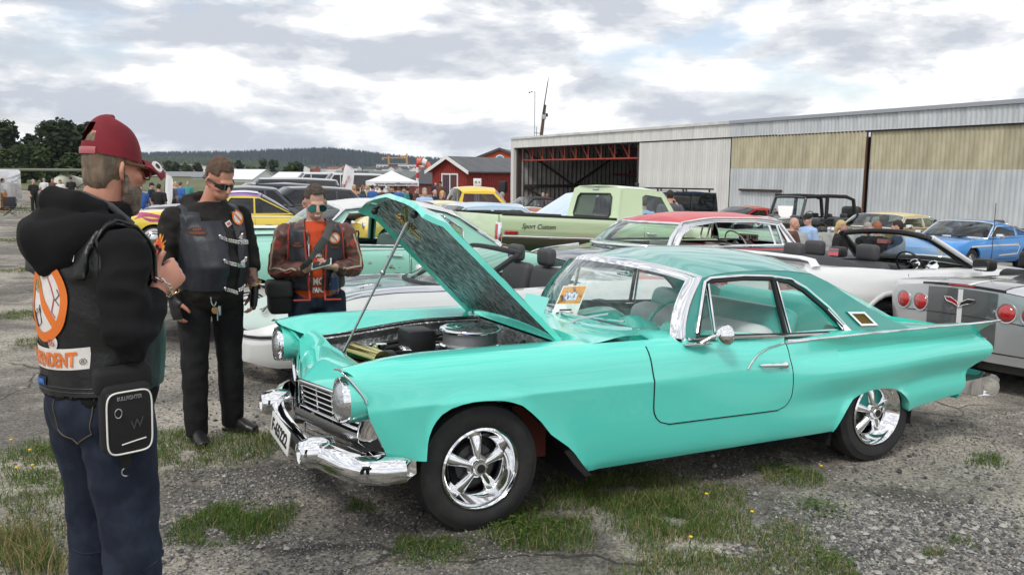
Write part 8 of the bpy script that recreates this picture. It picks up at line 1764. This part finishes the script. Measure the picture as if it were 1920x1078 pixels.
    b = MB(); k0 = Vector((-.075, -.235, .94)); b.tube([k0 + Vector((.018*math.cos(a), -.004, .048*math.sin(a))) for a in np.linspace(0, 2*PI, 17)], .0045, 6, cap=False); b.obj('carabiner', SILVER, root); b = MB(); b.lathe([(.0001, .004), (.02, .004), (.022, 0), (.02, -.004), (.0001, -.004)], 16, TR(-.072, -.245, .865) @ RX(PI/2)); b.obj('key_medal', mat('copper', (.6, .25, .12), .3, 1.), root); b = MB(); b.rbox(-.052, -.032, -.25, -.235, .83, .89, .006); b.box(-.06, -.054, -.245, -.24, .80, .87); b.obj('keys', STEEL, root)
    b = MB(); b.tube([(.21*math.cos(a), -.03+.205*math.sin(a), .995) for a in np.linspace(0, 2*PI, 33)], [(.022, .004)]*33, 6, up=(0, 0, 1)); b.obj('belt', LEATHER, root, 60)
    hair_short(root, Hm, mat('hair_brown', (.07, .038, .022), .75, vary=(40, (.12, .07, .045), .4, .65), bump=(200, .8, .005)), 1.0)
    shades(root, Hm, 'wrap', 'black wraparound sunglasses on the heavyset person')
def hair_short(root, Hm, m, k=1., low=.105, name='hair'):
    I = Hm.inverted(); hr = MB(); hr.ball((0, .016, .118), (.0795, .0985, .107*k), 20, 14, M=Hm); hr.ball((0, -.02, .155), (.06, .065, .068*k), 16, 10, M=Hm)
    def off(c): q = I @ c; return q.z < .075 or (q.y < .03 and q.z < low+.02) or (q.y < -.055 and q.z < .168)
    return link(name, remesh(hr, .006, 2, name, m, .0035, 45, .5, off), root)
def shades(root, Hm, kind, label):
    g = thing('sunglasses', label, 'sunglasses', root.matrix_world @ Hm); bl = mat('shade_black', (.006, .006, .007), .12, coat=.6)
    if kind == 'wrap':
        b = MB(); b.grid([[(.078*math.sin(a), -.012-.088*math.cos(a)-.003, .075+h*(1-.35*abs(a))) for a in np.linspace(-1.15, 1.15, 23)] for h in (-.021, -.008, .008, .02)]); b.obj('lens', bl, g, 60)
        for s in (-1, 1): b = MB(); b.tube([(s*.072, -.05, .085), (s*.083, -.005, .09), (s*.083, .03, .082)], [(.009, .003), (.006, .003), (.004, .003)], 6, up=(0, 0, 1)); b.obj('temple', bl, g)
    else:
        ln = mat('aviator_teal', (.02, .12, .13), .05, .6, coat=1.); wire = mat('wire_frame', (.12, .11, .1), .3, 1.)
        for s in (-1, 1):
            P = [(s*(.036+.031*math.cos(a)), -.100+.02*abs(.6+.4*math.cos(a))*.6, .068+.025*math.sin(a)-.004*math.cos(a)) for a in np.linspace(0, 2*PI, 21)]; b = MB(); b.add(P[:-1], [tuple(range(20))]); b.obj('lens', ln, g); b = MB(); b.tube(P, .0018, 5, cap=False); b.obj('rim', wire, g); b = MB(); b.tube([(s*.067, -.088, .078), (s*.08, -.02, .085), (s*.08, .02, .08)], .0016, 5); b.obj('temple', wire, g)
        b = MB(); b.tube([(-.012, -.102, .08), (.012, -.102, .08)], .0016, 5); b.obj('bridge', wire, g)
biker_standing()
def biker_phone():
    rz = math.radians(14); root = thing('person', 'smiling person in brown striped leather jacket and navy waistcoat looking at a phone', 'person', scaled(upright(-1.47, 6.2, rz), 1.0))
    Hm = hmat(.0, -.035, 1.56, .18, .26)
    p = dict(head=Hm, lean=.02, ra=((-.215, .0, 1.42), (-.285, .0, 1.14), (-.07, -.235, 1.17)), la=((.215, .0, 1.42), (.285, .0, 1.15), (.13, -.235, 1.18)), legs=[((-.1, 0, .93), (-.11, -.01, .5), (-.12, .02, .09)), ((.1, 0, .93), (.11, -.01, .5), (.12, .02, .09))], shoes=[(-.12, .02, -.2), (.12, .02, .2)], fat=1.03, belly=.02)
    p['hmr'] = dirhand(p['ra'][2], (.85, -.45, .15), (.0, .2, 1)); p['hml'] = dirhand(p['la'][2], (-.75, -.55, .1), (.0, .2, 1)); p['handr'] = ((.35, .6, .5), .8); p['handl'] = ((.6, .8, .6), .9)
    link('body', body_of(p, .0065), root)
    t = MB(); [leg(t, *L, g=.022) for L in p['legs']]; add_rings(t, [((0, .0, z), r) for z, r in ((.86, (.17, .13)), (.93, (.18, .14)), (1.02, (.175, .135)))]); link('jeans', remesh(t, .011, 6, 'jeans', DENIM, .006, 9, .7), root); s = MB(); [shoe(s, *x) for x in p['shoes']]; link('shoes', remesh(s, .012, 2, 'shoes', BOOT), root)
    ts = MB(); add_rings(ts, torso_rings(1.03, .025, .006, .93, .02)[:-1] + [((0, 0, 1.50), (.085, .08))]); tm = remesh(ts, .01, 4, 'shirt', mat('shirt_orange', (.55, .06, .01), .8), .004, 9); sh = link('shirt', tm, root)
    h = MB(); R = torso_rings(1.03, .03, .022, 1.0, .02); add_rings(h, R[:-1] + [((0, .0, 1.515), (.092, .09))]); [arm(h, A[0], A[1], Vector(A[1]).lerp(Vector(A[2]), .94), r=(.076, .067, .06, .047), n=18) for A in (p['ra'], p['la'])]
    split = lambda c, w: c.y < -.02 and abs(c.x) < w
    jm = remesh(h, .009, 5, 'jacket', BROWNLEATHER, .012, 8, 1.6, lambda c: split(c, lerp(.032, .05, (c.z-1.0)/.5)) or c.z < .985 or (c.y < .0 and c.z > 1.44 and abs(c.x) < .075)); jk = link('jacket', jm, root)
    v = MB(); add_rings(v, torso_rings(1.03, .03, .037, .96, .02)[:-2] + [((0, .0, 1.455), (.17, .118))]); straps(v)
    vm = remesh(v, .009, 5, 'waistcoat', NAVYLEATHER, .003, 8, .8, lambda c: split(c, lerp(.045, .075, (c.z-.98)/.48)) or c.z < .965 or (c.z > 1.452 and abs(c.x) < .075) or (abs(c.x) > .195 and (c.y**2/.1**2 + (c.z-1.34)**2/.19**2 < 1))); wc = link('waistcoat', vm, root)
    braid = mat('red_braid', (.35, .035, .02), .7); F = axes((0, -.4, 1.22), (1, 0, 0), (0, 0, 1)); fn, fn2, ft, fj = conform(vm, F, .004), conform(vm, F, .006), conform(tm, F, .003), conform(jm, F, .003)
    for sg in (-1, 1):
        b = MB(); b.tube([fn((sg*(lerp(.048, .078, k)+.004), lerp(-.25, .225, k))) for k in np.linspace(0, 1, 24)] , .007, 6); b.obj('braid_edge', braid, wc, 60)
        b = MB(); b.tube([fn((sg*lerp(.05, .165, k), -.25)) for k in np.linspace(0, 1, 10)], .007, 6); b.obj('braid_edge', braid, wc, 60)
        tb = BVHTree.FromPolygons([x.co for x in vm.vertices], [q.vertices[:] for q in vm.polygons]); b = MB(); b.tube([tb.find_nearest((sg*.2, .105*math.cos(a), 1.34+.195*math.sin(a)))[0] for a in np.linspace(0, 2*PI, 31)], .0065, 6, cap=False); b.obj('braid_armhole', braid, wc, 60)
    dim = mat('patch_dim', (.03, .018, .016), .8); rbr = mat('print_rust', (.35, .08, .03), .7)
    disc_patch('oval_patch', fn, 0, .042, dim, wc, 22, 3, .55, (-.13, .12)); tx('patch_lettering', 'ARM', .017, fn2, rbr, wc, (-.13, .131)); tx('patch_lettering', 'Lillestrøm', .017, fn2, rbr, wc, (-.13, .115)); disc_patch('oval_patch', fn, 0, .036, dim, wc, 20, 3, .55, (.14, .10)); tx('patch_lettering', 'Eventyrer', .016, fn2, rbr, wc, (.14, .10))
    disc_patch('round_patch', fn, 0, .036, PWHITE, wc, 26, 3, 1., (.135, .165)); disc_patch('round_patch_ring', fn2, .029, .04, ORANGE, wc, 28, 2, 1., (.135, .165)); band_patch('round_patch_bar', fn2, .064, .011, ORANGE, wc, 0, 8, (.135, .165), -.85)
    tx('shirt_print', 'MC', .07, ft, WHITEINK, sh, (.01, -.15), 0, .075, .003); tx('shirt_print', 'FANS', .05, ft, WHITEINK, sh, (.01, -.215), 0, .085, .003); band_patch('shirt_print', ft, .06, .06, mat('print_bw', (.6, .6, .6), .7, vary=(40, (.02, .02, .02), .48, .52)), sh, 0, 6, (.01, .06))
    b = MB(); b.tube([fj((-.05, z)) + Vector((0, -.003, 0)) for z in np.linspace(-.2, .2, 12)], .004, 5); b.obj('zip', DULLCHROME, jk)
    # sleeve stripes
    cream = mat('stripe_cream', (.42, .36, .25), .6); rs = mat('stripe_red', (.28, .04, .025), .6); tj = BVHTree.FromPolygons([x.co for x in jm.vertices], [q.vertices[:] for q in jm.polygons])
    for A, sg in ((p['ra'], -1), (p['la'], 1)):
        S_, E_, W_ = [Vector(q) for q in A]; path = [S_.lerp(E_, k) for k in np.linspace(.12, 1, 10)] + [E_.lerp(W_, k) for k in np.linspace(.12, .9, 9)]
        for m, o_, r in ((cream, Vector((sg*.10, -.10, .02)), .008), (rs, Vector((sg*.13, -.05, -.03)), .006)):
            b = MB(); b.tube([tj.find_nearest(q+o_)[0] for q in path], r, 6, flat=1.); b.obj('sleeve_stripe', m, jk, 60)
        fs = conform(jm, axes(S_.lerp(E_, .3) + Vector((0, 0, 0)), (sg*.35*sg, -.93*0, 0) if False else (1, sg*.35, 0), (0, 0, 1)), .003, .3); disc_patch('shoulder_patch', fs, 0, .035, rs, jk, 20, 3, 1., (sg*.02, 0))
    hair_short(root, Hm, mat('hair_dark_brown', (.035, .022, .016), .75, vary=(50, (.085, .06, .045), .4, .65), bump=(200, .7, .004)), .97); shades(root, Hm, 'aviator', 'teal mirrored aviator sunglasses on the person with the phone')
    m = MB(); m.box(-.018, .018, -.004, .0, -.003, .003, M=Hm @ TR(.0, -.094, .012)); m.obj('teeth', WHITEINK, root)
    ph = thing('phone', 'pale mobile phone held in both hands by the person in brown leather', 'phone', root.matrix_world @ axes((.035, -.315, 1.215), (.86, -.25, .25), (.15, .75, .6))); b = MB(); b.rbox(-.075, .075, -.036, .036, -.005, .005, .005, seg=2); b.obj('case', mat('phone_mint', (.6, .75, .7), .35), ph); b = MB(); b.box(-.066, .066, -.032, .032, .0052, .006); b.obj('screen', BLACK, ph); b = MB(); b.rbox(.04, .07, -.03, -.008, -.009, -.004, .003); b.obj('camera', BLACK, ph)
    grey = mat('strap_webbing', (.055, .058, .055), .8, bump=(300, .4, .002)); bg = thing('messenger_bag', 'black canvas messenger bag with grey strap worn across the brown jacket', 'bag', root.matrix_world)
    b = MB(); b.rbox(-.36, -.19, -.13, .07, .83, 1.06, .04, seg=3, M=RZ(.12)); b.obj('pouch', mat('bag_black', (.014, .014, .014), .85, bump=(200, .4, .003)), bg, 60); b = MB(); b.rbox(-.372, -.185, -.145, .075, .95, 1.075, .03, seg=3, M=RZ(.12)); b.obj('flap', mat('bag_flap', (.024, .025, .024), .85, bump=(200, .4, .003)), bg, 60)
    sp = [(-.24, -.06, 1.06), (-.2, -.12, 1.10)] + [tuple(fn((x, z)) + Vector((0, -.012, 0))) for x, z in ((-.12, -.06), (-.06, .02), (.0, .10), (.06, .18), (.1, .235))] + [(.13, -.03, 1.50), (.12, .06, 1.48), (0, .16, 1.35), (-.14, .15, 1.16), (-.24, .03, 1.06)]
    b = MB(); b.tube(sp, [(.019, .003)]*len(sp), 6, up=(.7, 0, -.7)); b.obj('strap', grey, bg, 60); b = MB(); q = sp[4:8]; b.tube(q, [(.03, .008)]*4, 8, up=(.7, 0, -.7)); b.obj('shoulder_pad', grey, bg, 60); b = MB(); b.rbox(-.03, .03, -.02, .02, -.008, .008, .005, M=axes(sp[3], (.6, 0, .8), (-.8, 0, .6))); b.obj('buckle', BLACK, bg)
    bo = thing('water_bottle', 'clear water bottle with blue label hanging beside the orange shirt', 'bottle', root.matrix_world @ TR(.12, -.20, .98)); b = MB(); b.lathe([(.0001, 0), (.03, .002), (.033, .02), (.033, .13), (.028, .16), (.014, .19), (.013, .2)], 18); b.obj('bottle_shell', glass('bottle_plastic', (.75, .82, .85)), bo, 60); b = MB(); b.lathe([(.0337, .035), (.0337, .125)], 18); b.obj('bottle_label', mat('label_navy', (.015, .03, .09), .4, vary=(25, (.5, .52, .5), .6, .64)), bo, 60); b = MB(); b.lathe([(.015, .195), (.015, .215), (.0001, .216)], 14); b.obj('bottle_cap', BLUEINK, bo)
biker_phone()

# ------------------------------------------------------------------ the crowd
def crowd_kit(pose):
    Hm = hmat(0, -.02, 1.56, 0, .1); ra, la = [(-.2, 0, 1.42), (-.25, .02, 1.15), (-.24, -.06, .92)], [(.2, 0, 1.42), (.25, .02, 1.15), (.24, -.06, .92)]
    if pose == 'fold': ra[2], la[2] = (.02, -.2, 1.16), (-.02, -.2, 1.13)
    if pose == 'phone': ra[1:] = [(-.31, -.02, 1.22), (-.13, -.06, 1.50)]
    legs = [((-.1, 0, .93), (-.11, -.01, .5), (-.12, .02, .09)), ((.1, 0, .93), (.11, -.01, .5), (.13, .02, .09))]; shoes = [(-.12, .02, -.2), (.13, .02, .2)]
    if pose == 'sit': legs = [((-.1, 0, .93), (-.13, -.40, .95), (-.13, -.42, .52)), ((.1, 0, .93), (.13, -.40, .95), (.13, -.42, .52))]; shoes = []; ra[2], la[2] = (-.15, -.28, 1.0), (.15, -.28, 1.0)
    p = dict(head=Hm, ra=ra, la=la, legs=legs, shoes=shoes, belly=.03)
    for k, A in (('r', ra), ('l', la)): d = Vector(A[2])-Vector(A[1]); p['hm'+k] = dirhand(A[2], d, (1 if k == 'r' else -1, .2, .1))
    K = dict(body=body_of(p, .013))
    h = MB(); add_rings(h, torso_rings(1.02, .035, .012, .9)[:-1] + [((0, .01, 1.5), (.085, .08))]); [arm(h, A[0], A[1], Vector(A[0]).lerp(Vector(A[1]), 1.02), r=(.072, .068, .06, .06)) for A in (ra, la)]; K['shirt'] = remesh(h, .015, 3, 'shirt', BLACK, .006, 8)
    t = MB(); [leg(t, *L, g=.02) for L in legs]; add_rings(t, [((0, 0, .86), (.165, .13)), ((0, 0, .98), (.178, .14))]); K['trousers'] = remesh(t, .016, 3, 'trousers', BLACK, .005, 8)
    hr = MB(); hr.ball((0, .02, .12), (.083, .10, .11), 16, 10, M=Hm); I = Hm.inverted(); K['hair'] = remesh(hr, .012, 1, 'hair', BLACK, .005, 30, 1., lambda c: (I @ c).y < .01 and (I @ c).z < .135 or (I @ c).z < .04)
    hl = MB(); hl.ball((0, .02, .115), (.088, .105, .112), 16, 10, M=Hm); hl.tube([(0, .06, .12), (0, .09, .03), (0, .085, -.07)], [(.08, .05), (.09, .05), (.07, .03)], 12, M=Hm, up=(1, 0, 0)); K['long_hair'] = remesh(hl, .012, 1, 'long_hair', BLACK, .006, 30, .4, lambda c: (I @ c).y < .0 and (I @ c).z < .14)
    cp = MB(); cp.ball((0, .012, .15), (.09, .106, .085), 16, 10, M=Hm); cp.tube([(0, -.07, .135), (0, -.17, .12)], [(.075, .012), (.05, .008)], 10, M=Hm, up=(1, 0, 0)); K['cap'] = remesh(cp, .011, 1, 'cap', BLACK, 0, 1, 1, lambda c: (I @ c).z < .10)
    if shoes: s = MB(); [shoe(s, *x) for x in shoes]; K['shoes'] = remesh(s, .015, 1, 'shoes', BOOT)
    return K
KITS = {k: crowd_kit(k) for k in ('stand', 'fold', 'phone', 'sit')}
CLOTH = {n: mat('cloth_'+n.replace(' ', '_'), c, .85) for n, c in dict(black=(.012, .012, .013), navy=(.014, .02, .05), grey=(.09, .095, .11), white=(.7, .7, .7), brown=(.11, .05, .035), blue=(.04, .13, .4), red=(.4, .03, .03), orange=(.65, .24, .03), green=(.05, .11, .06), beige=(.42, .36, .27), plaid=(.12, .04, .035), denim=(.04, .065, .13)).items()}
CLOTH['pale blue'] = mat('cloth_pale_blue', (.35, .5, .75), .8); CLOTH['teal'] = mat('cloth_teal', (.05, .25, .25), .8)
HAIRS = {n: mat('hair_'+n+'_far', c, .8) for n, c in dict(dark=(.03, .02, .015), brown=(.09, .05, .03), grey=(.3, .29, .27), blond=(.5, .36, .17), ginger=(.3, .1, .04)).items()}
def crowd(label, u, vtop, Y, face, shirt, legs, hair, pose='stand', H=1.76, top='hair', X=None, dz=0., group=None, skin=SKIN):
    q = at(u, vtop, Y); g = gz(q.x, Y); s = H/1.79; base = q.z - H if dz is None else g+dz
    r = thing('person', label, 'person', Matrix.Translation((q.x, Y, base)) @ RZ(math.radians(face)) @ Matrix.Diagonal((s, s, s, 1)), group); K = KITS[pose]
    def put(k, m, nm=None):
        o = link(nm or k, K[k], r); o.material_slots[0].link = 'OBJECT'; o.material_slots[0].material = m
    put('body', skin); put('shirt', CLOTH[shirt]); put('trousers', CLOTH[legs])
    if hair and top != 'cap': put('long_hair' if top == 'long_hair' else 'hair', HAIRS[hair], 'hair')
    if top == 'cap': put('hair', HAIRS[hair]); put('cap', CLOTH['black' if shirt != 'grey' else 'beige'])
    if 'shoes' in K: put('shoes', BOOT)
    return r
def build_crowd():
    C = crowd
    C('person in black shirt and trousers walking past the folding chair', 62, 342, 46, 60, 'black', 'black', 'grey', 'stand', 1.76)
    C('person in white top with long dark hair near the white truck', 112, 333, 52, 10, 'white', 'black', 'dark', 'fold', 1.70, 'long_hair')
    C('person in black shirt and white cap behind the white-topped woman', 132, 326, 55, 20, 'black', 'black', 'brown', 'stand', 1.84, 'cap')
    C('person in brown shirt standing by the white truck', 98, 329, 54, 0, 'brown', 'black', 'brown', 'stand', 1.78)
    C('person in white shirt bending by the truck door', 82, 332, 56, 200, 'white', 'denim', 'grey', 'stand', 1.74)
    C('person in white shirt and orange trousers beside the folding chair', 4, 338, 47, 150, 'white', 'orange', 'brown', 'stand', 1.78)
    C('person in navy shirt near the red banner beyond the hood', 185, 328, 58, 170, 'navy', 'black', 'grey', 'stand', 1.75)
    for u, v, Y, f, sh, lg, hr, ps, tp, lb in ((297, 342, 30, 175, 'black', 'black', 'dark', 'stand', 'hair', 'person in printed black shirt seen from behind, beyond the grey crossover'), (262, 352, 27.5, 40, 'blue', 'denim', 'brown', 'stand', 'hair', 'person in blue shirt leaning by the grey crossover bonnet'), (283, 338, 36, 90, 'navy', 'black', 'dark', 'stand', 'cap', 'person in navy shirt and cap near the small white flag'), (320, 340, 40, 200, 'grey', 'black', 'brown', 'stand', 'hair', 'person in grey shirt beside the small white flag'),
            (338, 338, 42, 150, 'blue', 'denim', 'brown', 'fold', 'hair', 'person in blue shirt with folded arms behind the grey crossover'), (328, 341, 44, 60, 'beige', 'denim', 'blond', 'stand', 'long_hair', 'fair-haired person in beige behind the grey crossover'), (352, 337, 46, 0, 'teal', 'black', 'grey', 'stand', 'hair', 'person in teal shirt between the two bikers')):
        C(lb, u, v, Y, f, sh, lg, hr, ps, 1.76, tp)
    row = [(596, 342, 44, 'grey', 'grey'), (608, 341, 45, 'black', 'brown'), (621, 344, 40, 'white', 'dark'), (633, 348, 34, 'navy', 'dark'), (645, 345, 40, 'black', 'grey'), (655, 343, 42, 'orange', 'brown'), (664, 346, 38, 'orange', 'blond'), (671, 350, 34, 'denim', 'brown'), (680, 347, 41, 'green', 'ginger'), (689, 347, 42, 'beige', 'blond'), (698, 347, 39, 'blue', 'dark'), (707, 347, 43, 'white', 'brown'), (716, 349, 40, 'brown', 'dark'), (728, 350, 42, 'grey', 'grey'), (737, 350, 44, 'black', 'brown'), (747, 350, 39, 'blue', 'brown'), (757, 351, 41, 'teal', 'dark'), (764, 351, 43, 'black', 'dark'), (780, 350, 38, 'brown', 'brown')]
    bits = ['beside the feather flag', 'under the feather flag', 'by the flag pole', 'at the edge of the crowd', 'in the thick of the crowd', 'before the maroon shed', 'near the maroon shed', 'ahead of the tent crowd', 'by the small dark shed', 'before the pale van', 'before the canopy tent', 'at the tent corner', 'under the tent valance', 'below the tent lettering', 'under the canopy tent', 'in front of the tent leg', 'at the tent side', 'next to the striped mast', 'close to the windsock mast']
    for i, (u, v, Y, sh, hr) in enumerate(row): C('person with %s hair in %s shirt %s' % (hr, sh, bits[i]), u, v, Y, (160, 20, 200, 90, 310)[i % 5], sh, ('denim', 'black', 'navy')[i % 3], hr, ('stand', 'fold')[i % 2], 1.68+.12*((i*7) % 5)/4, 'long_hair' if hr in ('blond', 'ginger') else ('cap' if i in (2, 3, 12) else 'hair'), dz=None)
    D = None
    C('grey-haired person in glasses and pale shirt by the yellow sedan', 796, 352, 26, 10, 'pale blue', 'navy', 'grey', 'stand', 1.76, dz=D); C('fair-haired person in dark top and sunglasses by the yellow pickup', 829, 357, 27, 20, 'black', 'black', 'blond', 'fold', 1.70, 'long_hair', dz=D)
    C('person in navy shirt with bald head before the red shed', 815, 355, 33, 30, 'navy', 'black', None, 'stand', 1.72, dz=D); C('tall person in dark shirt and cap before the red shed door', 826, 340, 50, 0, 'brown', 'black', 'dark', 'stand', 1.84, 'cap', dz=D); C('person in navy polo beside the shed door', 817, 340, 52, 0, 'navy', 'black', 'dark', 'fold', 1.82, dz=D)
    C('person in grey shirt with grey hair beside the yellow pickup', 942, 360, 32, 250, 'grey', 'black', 'grey', 'stand', 1.75, dz=D); C('person in navy shirt inside the hangar mouth', 1018, 361, 46, 10, 'navy', 'black', 'grey', 'stand', 1.75, dz=D); C('person in plaid shirt inside the hangar mouth', 1026, 363, 44, 190, 'plaid', 'black', 'ginger', 'stand', 1.72, dz=D)
    C('person in white and blue shirt seen through the pickup cab', 1208, 371, 19.5, 180, 'pale blue', 'navy', 'brown', 'stand', 1.78, dz=D); C('person in dark grey shirt holding a phone to the ear', 1257, 356, 19, 170, 'grey', 'navy', 'dark', 'phone', 1.84, dz=D)
    C('child in navy hooded top against the hangar door edge', 1612, 388, 29.5, 20, 'navy', 'navy', 'blond', 'fold', 1.50, dz=D)
    C('seated elderly person in pale blue shirt and black cap', 1516, 421, 18.6, 290, 'pale blue', 'navy', 'grey', 'sit', 1.78, 'cap', dz=-.36); C('person with ginger balding head sitting behind the red hardtop', 1486, 438, 17.5, 60, 'brown', 'navy', None, 'sit', 1.78, dz=-.42)
    C('blonde person in dark jacket beyond the white convertible', 1575, 431, 17.2, 60, 'black', 'black', 'blond', 'sit', 1.75, 'long_hair', dz=-.42); C('person with grey hair and printed black shirt beyond the convertible', 1626, 426, 17.0, 20, 'black', 'denim', 'grey', 'fold', 1.72, dz=-.42); C('person with reddish hair in black shirt bending beyond the convertible', 1646, 425, 16.6, 200, 'black', 'denim', 'ginger', 'stand', 1.74, dz=-.42)
    C('dark-haired seated person in denim shirt behind the convertible windscreen', 1683, 452, 15.2, 250, 'denim', 'navy', 'dark', 'sit', 1.76, dz=-.36)
    # folding chairs
    fab = mat('chair_fabric', (.03, .03, .035), .8)
    for u, v, Y, f, lb in ((18, 405, 46, .4, 'dark folding camp chair on the asphalt by the white truck'), (1530, 470, 18.9, 1.2, 'dark folding chair under the seated elderly person')):
        q = onground(u, v) if u < 100 else at(u-8, 450, 18.6); r = thing('folding_chair', lb, 'chair', upright(q.x, q.y, f)); b = MB(); b.rbox(-.28, .28, -.25, .25, .40, .44, .01); b.obj('seat', fab, r); b = MB(); b.rbox(-.28, .28, .24, .28, .45, .92, .01); b.obj('backrest', fab, r)
        for x in (-.27, .27):
            for y in (-.24, .26): b = MB(); b.tube([(x, y, 0), (-x, y, .42)], .012, 5); b.obj('leg', BLACK, r)
build_crowd()
# ------------------------------------------------------------------ the air
def build_haze():
    m = bpy.data.materials.new('air'); m.use_nodes = True; N = m.node_tree.nodes; N.remove(N['Principled BSDF'])
    v = N.new('ShaderNodeVolumePrincipled'); v.inputs['Color'].default_value = (.72, .83, 1., 1); v.inputs['Density'].default_value = .00009; v.inputs['Anisotropy'].default_value = .2
    m.node_tree.links.new(v.outputs[0], N['Material Output'].inputs['Volume'])
    b = MB(); b.box(-3600, 3600, -400, 3400, -30, 150); o = b.obj('haze', m); o['kind'] = 'stuff'
    SC.cycles.volume_bounces = 0
build_haze()
